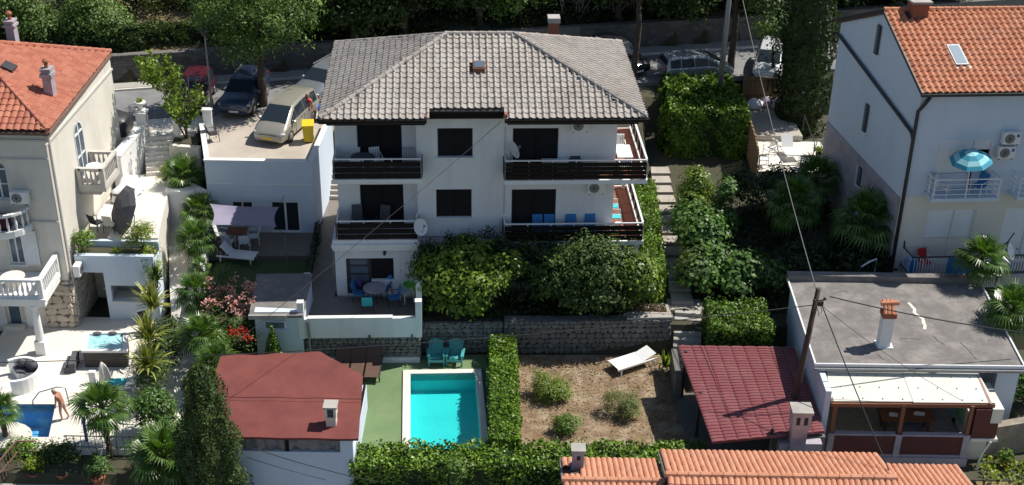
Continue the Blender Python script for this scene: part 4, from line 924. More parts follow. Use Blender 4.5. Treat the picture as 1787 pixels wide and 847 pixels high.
# ================================================================== RIGHT HOUSE (white, orange tiles)
A4 = radians(4.5)
def rh(u, v, z): return (18.0 + u*cos(A4) - v*.169, 53.97 + u*sin(A4) + v*.986, z)
RX = Vector((cos(A4), sin(A4), 0)); RY = Vector((-.169, .986, 0))
rr = thing('house', 'tall pale blue-white house with orange tiled roof and two front balconies', 'house', rh(4,4,2), world=True)
m = MB(rh); facade(m, 0, 12, 0, .3, 6.6, 11.8, [(1.2,3.75,6.95,9.4),(5.6,7.6,6.95,9.4)]); 
m.add([(0,.3,6.4),(0,4.67,6.4),(0,9.4,6.4),(0,9.4,11.75),(0,4.67,13.85),(0,.3,11.78),(.3,.3,6.4),(.3,4.67,6.4),(.3,9.4,6.4),(.3,9.4,11.75),(.3,4.67,13.85),(.3,.3,11.78)],
      [(0,1,2,3,4,5)[::-1],(6,7,8,9,10,11)] + [(i,(i+1)%6,6+(i+1)%6,6+i) for i in range(6)])
m.box(.3,12,9.1,9.4,1,11.75); obj('wall', m, M['bluewhite'], rr)
m = MB(rh); facade(m, 0, 12, .01, .3, 1.0, 6.6, [(1.25,3.6,3.2,5.9),(5.0,7.4,3.2,5.9)]); obj('lower_wall', m, M['cream2'], rr)
m = MB(rh); m.box(-.06,.24,.3,9.4,1.0,6.4); obj('stucco_base', m, M['lilac'], rr)
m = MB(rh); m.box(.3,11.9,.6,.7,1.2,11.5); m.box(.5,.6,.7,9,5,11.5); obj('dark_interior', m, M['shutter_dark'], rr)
def rshut(u0,u1,z0,z1,name='roller_shutter',mt='whitemetal'):
    m = MB(rh); n = int((z1-z0)/.1)
    for i in range(n): z = z0+(z1-z0)*i/n; m.add([(u0,.1,z),(u1,.1,z),(u1,.13,z+.09),(u0,.13,z+.09)],[(0,1,2,3)])
    return obj(name, m, M[mt], rr)
def rframe(u0,u1,z0,z1,mid):
    m = MB(rh); e = .06
    for a in (u0+.003, mid-e/2, u1-e-.003): m.box(a,a+e,.05,.17,z0,z1-e)
    m.box(u0+.003,u1-.003,.048,.172,z1-e,z1-.003); return obj('window_frame', m, M['white2'], rr)
rframe(1.2,3.75,6.95,9.4,2.9); rshut(1.27,2.86,7.75,9.33); rshut(2.94,3.68,8.9,9.33)
m = MB(rh); m.box(1.27,2.86,.1,.14,6.96,7.72); m.box(3.15,3.6,.3,.34,7,8.6); obj('door_panel', m, M['bluewhite'], rr)
rframe(1.25,3.6,3.2,5.9,2.6); rshut(1.31,2.56,4.4,5.83); rshut(2.64,3.53,4.4,5.83); m = MB(rh); m.box(1.31,3.53,.1,.14,3.21,4.38); obj('door_panel', m, M['cream2'], rr)
rframe(5.6,7.6,6.95,9.4,6.6); rshut(5.66,7.53,7,9.33); rframe(5.0,7.4,3.2,5.9,6.2); rshut(5.06,7.33,3.3,5.83)
for (v0, v1, za, zb) in ((4.78,5.12,11.75,13.15),(4.78,5.12,7.75,9.15),(4.45,4.85,4.95,5.95)):
    m = MB(rh); m.box(-.09,-.062,v0,v1,za,zb); f = obj('narrow_window', m, M['darkmetal'], rr)
    m = MB(rh); m.box(-.11,-.091,v0+.08,v1-.05,za+.08,zb-.05); obj('pane', m, M['glass_blue'], f)
    m = MB(rh); m.box(-.16,0,v0-.08,v1+.02,za-.06,za-.003); m.box(-.15,-.0,v1+.003,v1+.06,za,zb); obj('window_reveal', m, M['whitemetal'], f)
m = MB(rh); m.tube([(-.12,9.3,11.2),(-.12,.1,9.8),(-.1,-.12,9.5)], .08, 8); m.tube([(.3,-.2,11.6),(.12,-.12,11.2),(-.1,-.12,10.9),(-.1,-.12,9.5),(-.05,-.12,1.5)], .085, 8); obj('down_pipe', m, M['darkmetal'], rr, smooth=True)
ZR0, ZR1, VM = 11.85, 13.95, 4.67
m = MB(rh); m.prism([(-.12,-.25),(12,-.25),(12,VM),(-.12,VM)], [ZR0-.22]*2+[ZR1-.16]*2, [ZR0-.06]*2+[ZR1-.0]*2)
m.prism([(-.12,VM),(12,VM),(12,9.7),(-.12,9.7)], [ZR1-.16]*2+[ZR0-.22]*2, [ZR1]*2+[ZR0-.06]*2); ro = obj('roof', m, M['roofdeck'], rr)
TO = tile_mesh('flat', .3, .34, 'tile_orange'); Lr = sqrt((VM+.25)**2+2.1**2)
evv = RY*(VM+.25)+Vector((0,0,ZR1-ZR0+.06))
lay_tiles(ro, [(rh(-.12,-.25,ZR0-.05), RX, evv, [(0,0),(7.2,0),(7.2,Lr),(0,Lr)], .3, .34, TO, [(2.0,2.75,1.55,3.05),(1.0,1.7,Lr-.85,Lr)])], 300)
cap_line(ro, rh(-.12,VM,ZR1+.06), rh(7,VM,ZR1+.06), .12, 'tile_orange', .36)
m = MB(rh); m.bar((-.2,-.35,ZR0-.1),(12,-.35,ZR0-.1),.13,.12); m.bar((-.16,-.3,ZR0-.03),(-.16,VM,ZR1+.02),.05,.12); m.bar((-.16,9.7,ZR0-.03),(-.16,VM,ZR1+.02),.05,.12); obj('gutter', m, M['darkmetal'], rr)
def rsl(u, b, w=0): p = Vector(rh(-.12,-.25,ZR0-.05)) + RX*u + evv.normalized()*b; n = RX.cross(evv.normalized()); return p + n*w
m = MB(); m.add([tuple(rsl(a,b,z)) for z in (0,.14) for (a,b) in ((2.08,1.65),(2.68,1.65),(2.68,2.95),(2.08,2.95))], [(4,5,6,7),(0,1,5,4),(1,2,6,5),(2,3,7,6),(3,0,4,7)]); vx = obj('skylight', m, M['greymetal'], ro)
m = MB(); m.add([tuple(rsl(a,b,.15)) for (a,b) in ((2.15,1.73),(2.61,1.73),(2.61,2.86),(2.15,2.86))], [(0,1,2,3)]); obj('pane', m, mat('roof_glass', [(.33,.40,.46),(.3,.37,.44)], 1, .08), vx)
m = MB(); m.add([tuple(rsl(a,b,.05)) for (a,b) in ((1.95,1.5),(2.85,1.5),(2.85,1.66),(1.95,1.66))], [(0,1,2,3)]); obj('flashing', m, M['greymetal'], vx)
m = MB(rh); m.box(1.0,1.75,VM-.55,VM+.1,13.4,14.45); cb = obj('chimney', m, M['brick'], ro); m = MB(rh); m.box(.9,1.85,VM-.65,VM+.2,14.45,14.55); obj('chimney_cap', m, M['concrete'], cb)
# upper balconies (white railings)
def white_balcony(u0,u1,label):
    b = thing('balcony', label, 'balcony', rh((u0+u1)/2,-.4,6.7), world=True)
    m = MB(rh); m.box(u0,u1,-.9,-.003,6.75,6.92); obj('slab', m, M['bluewhite'], b)
    m = MB(rh)
    c = [(u0+.05,-.01),(u0+.05,-.85),(u1-.05,-.85),(u1-.05,-.01)]
    for z, r in ((7.85,.035),(7.6,.02),(7.35,.02),(7.1,.02)):
        for p, q in zip(c, c[1:]): m.tube([(*p,z),(*q,z)], r, 6)
    for (u,v) in [c[1],c[2],((u0+u1)/2,-.85)]+[(u0+.05,-.4),(u1-.05,-.4)]: m.tube([(u,v,6.9),(u,v,7.85)], .03, 6)
    obj('railing', m, M['whitemetal'], b)
white_balcony(.85,4.0,'white railed upper balcony with the blue striped parasol'); white_balcony(4.85,8.0,'white railed upper balcony cut off by the photo edge beside the air conditioners')
b = thing('balcony', 'long lower balcony with white bent bars and black handrail', 'balcony', rh(4,-.5,2.8), world=True)
m = MB(rh); m.box(.35,9,-1.1,-.003,2.82,3.0); obj('slab', m, M['lilac'], b)
m = MB(rh); m.tube([(.4,-.02,3.98),(.4,-1.05,3.98),(9,-1.05,3.98)], .04, 6); m.tube([(.4,-.02,3.08),(.4,-1.05,3.08),(9,-1.05,3.08)], .05, 6); m.tube([(.4,-.02,4.3),(.42,-.05,3.98)], .035, 6); obj('handrail', m, M['darkmetal'], b)
BB = MB(); BB.tube([(0,0,0),(0,-.07,.25),(0,-.06,.45),(0,.0,.9)], .016, 5); BBM = mesh_of('railing_bar', BB, M['whitemetal'])
for i in range(52): inst('railing_bar', BBM, b, rh(.5+i*.135,-1.05,3.07), (0,0,A4))
for i in range(7): inst('railing_bar', BBM, b, rh(.4,-.95+i*.14,3.07), (0,0,A4-pi/2))

# ================================================================== FLAT-ROOFED BUILDING WITH COVERED TERRACE
fb = thing('flat_roofed_building', 'white building with weathered flat concrete roof and covered dining terrace', 'building', (16.8,47,0), world=True)
m = MB(); m.prism([(12.62,46.2),(21.0,46.2),(21.2,51.5),(12.72,51.4)], -.3, 3.3); m.box(12.62,12.85,43.05,46.2,-.3,3.3); m.box(20.1,21.0,44.9,46.199,-.3,3.3); obj('wall', m, M['bluewhite'], fb)
m = MB(); m.prism([(12.5,44.6),(20.95,44.68),(21.25,51.7),(12.6,51.5)], 3.3, 3.56); fr = obj('roof', m, M['flatroof'], fb)
m = MB(); m.box(12.55,21.3,51.35,51.75,3.5,3.85); obj('roof_kerb', m, M['flatroof'], fr)
m = MB(); m.bar((12.45,44.55,3.58),(12.55,51.5,3.58),.07,.1); m.bar((12.4,44.55,3.56),(21.05,44.6,3.56),.06,.14); m.bar((21.0,44.6,3.58),(21.3,51.6,3.58),.07,.1); obj('edge_flashing', m, M['whitemetal'], fr)
m = MB(); m.bar((12.4,44.45,3.42),(21.05,44.5,3.42),.12,.1); obj('gutter', m, M['greymetal'], fr)
m = MB()
for (pts) in ([(17.55,49.6),(17.68,49.1),(17.6,48.7),(17.82,48.3),(17.78,47.8),(17.7,47.4)],):
    for a, b_ in zip(pts, pts[1:]): m.prism([(a[0]-.05,a[1]),(b_[0]-.09,b_[1]),(b_[0]+.06,b_[1]),(a[0]+.08,a[1])], 3.55, 3.566)
obj('repair_patch', m, M['cream'], fr)
m = MB()
for pts in ([(17.9,46.9),(18.0,46.5),(18.2,46.2)],[(16.4,46.6),(16.9,46.65),(17.3,46.6)],[(18.9,46.4),(19.1,45.8),(19.2,45.1)],[(14.2,50.2),(14.7,50.5),(15.1,50.5)],[(15.2,45.4),(15.35,44.95)]):
    m.tube([(p[0],p[1],3.562) for p in pts], .018, 4)
obj('roof_crack', m, M['mortar'], fr)
m = MB(); m.box(15.35,15.82,45.9,46.35,3.5,5.0); m.box(15.28,15.95,45.82,46.42,3.5,3.6); c = obj('chimney', m, M['white'], fr)
m = MB(); m.box(15.3,15.87,45.85,46.4,5.0,5.22); 
obj('brick_collar', m, M['brick'], c)
for i in range(3): m = MB(); x = 15.36+i*.15; m.tube([(x,45.84,5.24),(x+.03,46.1,5.5),(x+.03,46.4,5.56)], .085, 8); obj('cap_tile', m, M['tile_orange'], c)
m = MB(); m.bar((15.28,46.35,5.5),(15.9,46.35,5.5),.14,.14); m.tube([(15.22,46.15,5.56),(15.95,46.15,5.6)], .1, 8); obj('cap_tile', m, M['tile_orange'], c)
# terrace
m = MB(); m.box(12.85,18.7,43.15,46.2,-.3,.5); obj('terrace_base', m, M['lilac'], fb)
M['terrfloor'] = mat('cream_floor_tile', [(.42,.35,.25),(.36,.3,.21)], 3, .5)
TS = MB(); TS.add([(-.19,-.19,0),(.19,-.19,0),(.19,.19,0),(-.19,.19,0),(-.19,-.19,-.02),(.19,-.19,-.02),(.19,.19,-.02),(-.19,.19,-.02)], [(0,1,2,3),(4,5,1,0),(5,6,2,1),(6,7,3,2),(7,4,0,3)]); TSM = mesh_of('floor_tile', TS, M['terrfloor'])
for i in range(20):
    for j in range(14):
        x = 12.9+(i-j)*.283+1.9; y = 43.2+(i+j)*.283
        if 13.05 < x < 18.6 and 43.3 < y < 46.1: inst('floor_tile', TSM, fb, (x,y,.515), (0,0,pi/4))
for (a, b_) in ((13.2,15.7),(15.95,18.45)): m = MB(); m.box(a,b_,43.0,43.12,.28,1.22); obj('parapet_panel', m, M['maroonpaint'], fb)
for x in (12.95,15.7,18.45): m = MB(); m.box(x,x+.25,42.92,43.14,.0,1.3); obj('parapet_pillar', m, M['lilac'], fb)
m = MB(); m.box(12.9,18.75,42.85,43.14,-.3,.2); m.box(13.2,18.45,42.96,43.14,.2,.279); m.box(13.2,18.45,42.94,43.16,1.222,1.3); obj('parapet_base', m, M['lilac'], fb)
m = MB(); m.box(15.75,15.9,43.0,43.12,1.302,2.7); m.box(18.5,18.65,43.0,43.12,1.302,2.7); m.box(13.0,13.18,43.0,43.12,1.302,2.7); m.bar((12.9,43.05,2.66),(19.5,43.15,2.66),.12,.16); m.bar((12.95,43.1,2.75),(12.95,44.6,3.2),.1,.1); m.bar((19.3,43.1,2.75),(19.1,44.6,3.2),.1,.1); obj('timber_frame', m, M['wood'], fb)
m = MB(); m.box(18.75,19.75,43.0,43.3,1.15,2.55); obj('side_panel', m, M['maroonpaint'], fb)
m = MB(); m.box(18.78,19.6,43.35,44.9,-.5,1.9); m.box(18.75,19.85,42.95,43.36,1.0,1.145); m.box(19.4,19.85,42.98,44.9,1.91,2.6); obj('side_pier', m, M['cream'], fb)
m = MB(); m.tube([(19.55,42.9,1.05),(19.3,42.88,.4),(19.2,42.9,-.5)], .05, 8); obj('drain_pipe', m, M['cream2'], fb)
m = MB(); m.box(17.2,18.6,46.1,46.19,.5,2.2); obj('back_curtain', m, mat('green_curtain', [(.10,.17,.15),(.07,.13,.115)], 4, .8), fb)
for i in range(7): m = MB(); y = 44.0+i*.24; m.box(18.62,18.68,y,y+.1,1.1,2.5); obj('green_slat', m, mat('green_slat_paint', [(.1,.3,.17),(.08,.25,.14)], 4, .6) if i == 0 else bpy.data.materials['green_slat_paint'], fb)
cp = thing('canopy', 'white opal sheet canopy over the dining terrace', 'canopy', (16,43.9,2.8), world=True)
for i in range(2):
    x0, x1 = (12.95,16.2) if i == 0 else (16.22,19.5); f = lambda x: (x-12.95)/6.55
    m = MB(); m.slab([(x0-.02,43.1,2.8),(x1+.0,43.15,2.8),(x1-f(x1)*.35,44.65,3.27),(x0-f(x0)*.35,44.6,3.27)], .03); obj('sheet', m, M['poly'], cp)
m = MB()
for i in range(8):
    for j in range(3): x = 13.4+i*.8; yy = 43.25+j*.55; m.cyl((x-(x-12.95)/6.55*.12*j,yy,2.84+j*.172),(x-(x-12.95)/6.55*.12*j,yy,2.865+j*.172),.03,n=6)
obj('fixing_bolt', m, M['greymetal'], cp)
tb = thing('dining_table', 'long red-brown table with papers under the white canopy', 'table', (16.55,44.3,.52), world=True)
m = MB(); m.box(15.4,17.6,43.95,44.75,1.2,1.27); obj('table_top', m, M['wood'], tb)
for (x,y) in ((15.6,44.1),(17.4,44.1),(15.6,44.6),(17.4,44.6)): m = MB(); m.box(x-.05,x+.05,y-.05,y+.05,.52,1.198); obj('leg', m, M['wood'], tb)
for i, y in enumerate((43.55,45.1)):
    t = thing('bench', ('red-brown bench on the near side of the dining table','red-brown bench on the far side of the dining table')[i], 'bench', (16.5,y,.52), world=True)
    m = MB(); m.box(15.5,17.5,y-.15,y+.15,.9,.96); obj('seat', m, M['wood'], t)
    for x in (15.7,17.3): m = MB(); m.box(x-.05,x+.05,y-.13,y+.13,.52,.898); obj('leg', m, M['wood'], t)
for i, (x,y,s) in enumerate(((15.95,44.35,.2),(17.05,44.45,.26))):
    m = MB(); m.add([(x-s,y-.12,1.276),(x+s*.6,y-.16,1.28),(x+s,y+.08,1.278),(x-s*.3,y+.16,1.29),(x-s*.9,y+.1,1.276)], [(0,1,2,3,4)]); obj('paper', m, M['fabric_white'], label=('crumpled white paper left of the post on the table','larger white cloth at the right end of the table')[i], cat='paper', loc='base')
# carport
cpt = thing('carport', 'carport with maroon tile-pattern metal roof beside the flat-roofed building', 'carport', (10,44.5,0), world=True)
cq = [Vector((7.93,41.12,2.15)), Vector((12.58,42.2,1.95)), Vector((12.45,48.2,2.05)), Vector((7.26,47.71,2.35))]
def cbil(a, b): return (cq[0]*(1-a)+cq[1]*a)*(1-b) + (cq[3]*(1-a)+cq[2]*a)*b
nc, nrw = 9, 33; deck = MB()
deck.slab([tuple(cbil(.002,.002)-Vector((0,0,.04))),tuple(cbil(.998,.002)-Vector((0,0,.04))),tuple(cbil(.998,.998)-Vector((0,0,.04))),tuple(cbil(.002,.998)-Vector((0,0,.04)))], .05); obj('roof_deck', deck, M['maroon'], cpt)
for i in range(nc):
    for j in range(nrw):
        m = MB(); b0, b1 = j/nrw, (j+1.06)/nrw; pr = [(0,.0),(.12,.035),(.3,.045),(.7,.045),(.88,.035),(1,0)]; k = len(pr)
        for (b_, lf) in ((b0,.04),(min(1.0,b1),.012)):
            for s, z in pr: p = cbil((i+.01+s*.98)/nc, b_); m.v.append((p.x,p.y,p.z+z*.7+lf-.03))
        for s, z in pr: p = cbil((i+.01+s*.98)/nc, b0); m.v.append((p.x,p.y,p.z-.02))
        for q in range(k-1): m.f.append((q,q+1,k+q+1,k+q)); m.f.append((2*k+q,2*k+q+1,q+1,q))
        m.mi = [0]*len(m.f); obj('roof_tile', m, M['maroon'], cpt)
for (x,y,z) in ((8.2,41.4,2.15),(7.55,47.2,2.4),(10.4,41.9,2.25),(7.85,44.3,2.3)): m = MB(); m.box(x-.06,x+.06,y-.06,y+.06,-.1,z); obj('post', m, M['darkmetal'], cpt)
m = MB(); m.prism([(7.6,41.5),(12.6,42.4),(12.6,47.5),(7.2,47.4)], -.2, .06); m.box(10.6,12.6,42.1,42.3,-.3,1.75); m.box(7.2,7.45,47.0,49.2,-.1,1.2); obj('floor_slab', m, M['mortar'], cpt)
ov = thing('oven_chimney', 'square lilac-grey chimney with twin openings in front of the carport', 'chimney', (11.4,41.9,0), world=True)
m = MB(); m.box(11.1,11.7,41.55,42.1,-.5,3.0); m.box(10.7,12.4,41.7,42.09,-.5,1.7); obj('shaft', m, M['lilac'], ov)
m = MB(); m.box(11.05,11.78,41.5,42.15,2.5,3.25); obj('head', m, M['lilac'], ov)
for x in (11.2,11.5): m = MB(); m.box(x,x+.14,41.485,41.51,2.75,3.1); obj('opening', m, M['fabric_dark'], ov)
m = MB(); m.box(11.0,11.83,41.45,42.2,3.252,3.36); obj('cap', m, M['concrete'], ov)
# stone boundary wall far right
w = thing('boundary_wall', 'mottled tan masonry wall beside the covered terrace pier', 'wall', (21.5,43.9,0), world=True)
m = MB(); m.prism([(19.7,43.4),(24,44.6),(24,45),(19.7,43.8)], -.8, 1.35); obj('wall', m, mat('mottled_masonry', [(.33,.28,.22),(.24,.2,.16),(.4,.35,.28)], 1.2, .95, .4, stain=((.16,.14,.12),.7,.6)), w)

# ================================================================== RED FELT ROOF BUILDING
pv = thing('garden_pavilion', 'low white pavilion with dull red felt roof beside the turquoise pool', 'pavilion', (-9,43,0), world=True)
def felt_z(x, y):
    e = max(0, (y-43.2)/3.2); return 2.3+(y-40.8)*.052 + min(1,.6+e)*.02*e*(sin(x*4.3)+.6*sin(x*2.1+1)) + .012*sin(x*3+y*2.3)
def felt_front(x): return 40.78
def felt_back(x):
    P_ = [(-12.2,46.0),(-8.04,46.4),(-6.08,44.8)]
    for p, q in zip(P_, P_[1:]):
        if x <= q[0]: t = (x-p[0])/(q[0]-p[0]); return p[1]*(1-t)+q[1]*t
    return 44.8 if x < -6.07 else 44.75
m = MB(); nx_, ny_ = 46, 26; xl, xr_ = -12.2, -5.83
for i in range(nx_+1):
    for j in range(ny_+1):
        f = j/ny_; x = xl+(xr_-xl-.25*f)*i/nx_; y0_ = felt_front(x); y = y0_+(felt_back(min(x,-6.08))-y0_)*f; z = felt_z(x,y); m.v.append((x,y,z)); 
for i in range(nx_):
    for j in range(ny_): a_ = i*(ny_+1)+j; m.f.append((a_,a_+ny_+1,a_+ny_+2,a_+1))
nv_ = len(m.v); rim = [i*(ny_+1) for i in range(nx_+1)] + [nx_*(ny_+1)+j for j in range(1,ny_+1)] + [i*(ny_+1)+ny_ for i in range(nx_-1,-1,-1)] + [j for j in range(ny_-1,0,-1)]
m.v += [(m.v[q][0], m.v[q][1], m.v[q][2]-.1) for q in rim]; k_ = len(rim)
for q in range(k_): m.f.append((rim[q], nv_+q, nv_+(q+1)%k_, rim[(q+1)%k_]))
m.f.append(tuple(nv_+q for q in range(k_))); m.mi = [0]*len(m.f); obj('roof', m, M['felt'], pv)
for k in range(1,2):
    m = MB(); y = 41.9+k*1.12; m.add([(-12.15+i*.245,yy,felt_z(-12.15+i*.245,yy)+.012) for i in range(26) for yy in (y,y+.045)], [(2*i,2*i+2,2*i+3,2*i+1) for i in range(25)]); 
    if k < 3: obj('felt_seam', m, M['felt'], pv)
m = MB(); m.box(-12.1,-6.1,41.05,41.25,-1.6,1.42); m.box(-6.35,-6.1,41.25,46,-.1,1.2); m.box(-6.6,-6.1,41.05,41.3,1.422,2.2); obj('wall', m, M['bluewhite'], pv)
m = MB()
for x in (-10.9,-8.75): m.box(x,x+.14,41.06,41.2,1.423,2.24)
m.bar((-12.1,40.95,2.18),(-5.9,40.95,2.18),.1,.12); m.box(-6.05,-5.95,41.0,44.6,2.1,2.2); obj('timber_frame', m, M['slat'], pv)
def wavy(x0,x1):
    m = MB(); n = 16
    for i in range(n+1):
        x = x0+(x1-x0)*i/n
        for z in (1.43,1.8,2.2): m.v.append((x,41.15+.05*sin(i*1.7+z*3)+.03*sin(i*.6),z))
    for i in range(n):
        for j in range(2): a = i*3+j; m.f.append((a,a+3,a+4,a+1))
    m.mi=[0]*len(m.f); return m
M['clear'] = mat('smoky_plastic_sheet', [(.12,.12,.13),(.2,.2,.21),(.06,.06,.065)], 1.4, .25)
for (a,b_) in ((-12.1,-10.9),(-10.76,-8.75),(-8.61,-6.61)): obj('plastic_curtain', wavy(a,b_), M['clear'], pv, smooth=True)
c = thing('pavilion_chimney', 'stubby pale louvred chimney on the red felt roof', 'chimney', (-7.0,41.75,2.3), world=True)
m = MB(); m.box(-7.17,-6.78,41.5,41.9,2.2,2.75); m.box(-7.2,-7.1,41.47,41.93,2.751,3.2); m.box(-6.85,-6.75,41.47,41.93,2.751,3.2); m.box(-7.1,-6.85,41.75,41.93,2.751,3.2); obj('shaft', m, M['cream'], c)
for z in (2.8,2.95,3.08): m = MB(); m.obox((-6.975,41.6,z),(.25,.2,.03),0,.4); obj('louvre', m, M['greymetal'], c)
m = MB(); m.box(-7.25,-6.7,41.42,41.98,3.202,3.28); obj('cap', m, M['concrete'], c)

# ================================================================== FOREGROUND TILED ROOFS
def gable(label, x0,x1,ye,yr,ze,zr_,skip,nlim, wz=-1.5, chim=False):
    r = thing('house', label, 'house', ((x0+x1)/2,yr,wz), world=True); yf = 2*yr-ye-.6; zf = ze
    m = MB(); m.prism([(x0,yr),(x1,yr),(x1,ye),(x0,ye)], [zr_-.2,zr_-.2,ze-.2,ze-.2], [zr_-.03,zr_-.03,ze-.03,ze-.03]); m.prism([(x0,yr-3.2),(x1,yr-3.2),(x1,yr),(x0,yr)], [zr_-1.3]*2+[zr_-.2]*2, [zr_-1.13]*2+[zr_-.03]*2); ro_ = obj('roof', m, M['roofdeck'], r)
    m = MB(); m.add([(x0+.15,yr-2.9,wz),(x0+.15,ye-.2,wz),(x0+.15,ye-.2,ze-.2),(x0+.15,yr,zr_-.22),(x0+.15,yr-2.9,zr_-1.25),(x1-.15,yr-2.9,wz),(x1-.15,ye-.2,wz),(x1-.15,ye-.2,ze-.2),(x1-.15,yr,zr_-.22),(x1-.15,yr-2.9,zr_-1.25)], [(0,1,2,3,4),(9,8,7,6,5),(0,5,6,1),(1,6,7,2),(0,4,9,5)]); obj('wall', m, M['white'], r)
    D = ye-yr; L = sqrt(D*D+(zr_-ze)**2); tm = tile_mesh('barrel', .22, .4, 'tile_pink')
    Lf = sqrt(3.2**2+1.1**2)
    lay_tiles(ro_, [((x1,ye,ze), (-1,0,0), (0,-D,zr_-ze), [(0,0),(x1-x0,0),(x1-x0,L),(0,L)], .22, .4, tm, skip),
                   ((x0,yr-3.2,zr_-1.1), (1,0,0), (0,3.2,1.1), [(0,0),(x1-x0,0),(x1-x0,Lf),(0,Lf)], .22, .4, tm, [])], nlim)
    cap_line(ro_, (x0-.05,yr,zr_+.06), (x1+.05,yr,zr_+.06), .12, 'tile_pink', .42)
    m = MB(); m.bar((x0-.03,ye+.05,ze-.1),(x0-.03,yr,zr_-.08),.08,.16); m.bar((x1+.03,ye+.05,ze-.1),(x1+.03,yr,zr_-.08),.08,.16); obj('verge_board', m, M['greymetal'], r)
    return r, ro_
g1, gr1 = gable('foreground house roof of pale clay barrel tiles with the longest ridge', 5.88,14.35,40.85,38.45,1.85,2.6,[],300)
g2, gr2 = gable('lower foreground clay tiled roof with the small square chimney', 2.05,5.75,40.6,38.5,1.6,2.25,[(3.0,3.65,.75,1.5)],120)
g3, gr3 = gable('low clay tiled roof end stepping down beside the stone wall', 14.45,17.5,40.7,38.2,1.45,2.1,[],120)
m = MB(); m.box(2.42,2.85,39.55,39.95,1.5,2.75); c = obj('chimney', m, M['lilac'], gr2); m = MB(); m.box(2.36,2.91,39.49,40.01,2.752,2.86); obj('chimney_cap', m, M['concrete'], c); m = MB(); m.box(2.58,2.72,39.535,39.56,2.4,2.58); obj('opening', m, M['fabric_dark'], c)
m = MB(); m.box(2.36,2.91,39.49,40.0,1.6,1.98); obj('flashing', m, M['greymetal'], c)
# ================================================================== VEGETATION
def V3(px, py, y):
    """point of the sight line through photo pixel (px, py) that lies at the real distance y"""
    d = _F + _R*((px-893.5)/2280) + _U*((423.5-py)/2280); t = y/d.y; return CAMP + d*t
# --- fan palms
def frond_mesh(L, nb, droop, mt, seed):
    rg = random.Random(seed); m = MB()
    m.bar((0,0,0),(L*.55,0,.0),.035,.02); cx = L*.55
    for i in range(nb):
        a = radians(-128+256*i/(nb-1)); bl = L*.55*(1-.25*abs(a)/2.3)*rg.uniform(.9,1.06); w = .027
        dx, dy = cos(a), sin(a); px_, py_ = -dy*w, dx*w
        mid = (cx+dx*bl*.55, dy*bl*.55, .04-.05*droop*abs(dy)); tip = (cx+dx*bl, dy*bl, -bl*droop*(.35+.3*rg.random()))
        m.add([(cx,0,0),(mid[0]+px_,mid[1]+py_,mid[2]),tip,(mid[0]-px_,mid[1]-py_,mid[2])], [(0,1,2,3)])
    return mesh_of('frond', m, G_[mt])
FR = [frond_mesh(1, 21, d, 'palm', i) for i, d in enumerate((.35,.75,1.1))]; FRD = frond_mesh(1, 13, 1.2, 'palmdry', 9)
def palm(label, crown, zb, r, n=26, dry=4, group=None, trunk_r=.11):
    b = Vector((crown[0], crown[1], zb)); t = thing('fan_palm', label, 'palm', b, R.uniform(0,6.28), group)
    hgt = max(.15, crown[2]-zb); m = MB(); k = max(3, int(hgt/.15)); m.tube([(0,0,-.2)]+[(.02*sin(i*1.3),.02*cos(i),hgt*i/k) for i in range(1,k+1)], [trunk_r*1.2]+[trunk_r*(1.15 if i%2 else .9) for i in range(1,k+1)], 8)
    obj('trunk', m, M['bark'], t)
    for i in range(n+dry):
        az = i*2.399+R.uniform(-.2,.2)
        if i < n: f = (i+.5)/n; el = radians(82-115*f+R.uniform(-8,8)); me = FR[min(2,int(f*3))]; s = r*(.8+.25*f)*R.uniform(.9,1.08)
        else: el = radians(R.uniform(-72,-50)); me = FRD; s = r*.75
        inst('frond', me, t, (0,0,hgt), (R.uniform(-.3,.3), -el, az), scale=(s,s,s))
    return t
PG = None
for (lab, px, py, y, zb, r, n) in [
  ('fan palm highest in the row, against the blank white wall end', 322, 306, 60.4, 3.0, 1.35, 26),
  ('fan palm growing beside the mauve shade sail corner', 347, 368, 58.2, 1.9, 1.2, 24),
  ('fan palm leaning over the pale path below the shade sail', 340, 418, 56.0, 1.5, 1.3, 26),
  ('small yellowish fan palm by the low path wall end', 350, 468, 53.6, 1.2, .7, 18),
  ('broad fan palm beside the shaded strip of the garden path', 343, 512, 51.4, .8, 1.25, 26),
  ('fan palm touching the pink oleander', 352, 585, 48.5, .4, 1.25, 26),
  ('fan palm between the oleander and the tall cypress top', 375, 636, 46.8, .2, 1.2, 24),
  ('fan palm with tall bare trunk on the white pool terrace', 178, 712, 43.1, -.9, 1.45, 28),
  ('fan palm cut by the photo edge beside the blue pool', 0, 716, 44.0, -1.0, 1.0, 20),
  ('low spreading fan palm in front of the cypress foot', 287, 798, 41.6, -1.2, 1.75, 24),
  ('sunlit fan palm in the dark right-hand garden', 1385, 352, 57.5, 1.9, 1.65, 30),
  ('deeply shaded fan palm against the stucco side of the tall house', 1512, 385, 55.5, 1.7, 1.9, 30),
  ('dark fan palm below the railing of the sun terrace', 1425, 312, 61.0, 2.6, 1.6, 28),
  ('fan palm standing in front of the white barred balcony', 1714, 452, 51.6, 1.6, 1.4, 30),
  ('fan palm at the right corner of the flat concrete roof', 1768, 540, 48.2, .8, 1.45, 28)]:
    palm(lab, V3(px, py, y), zb, r, n)
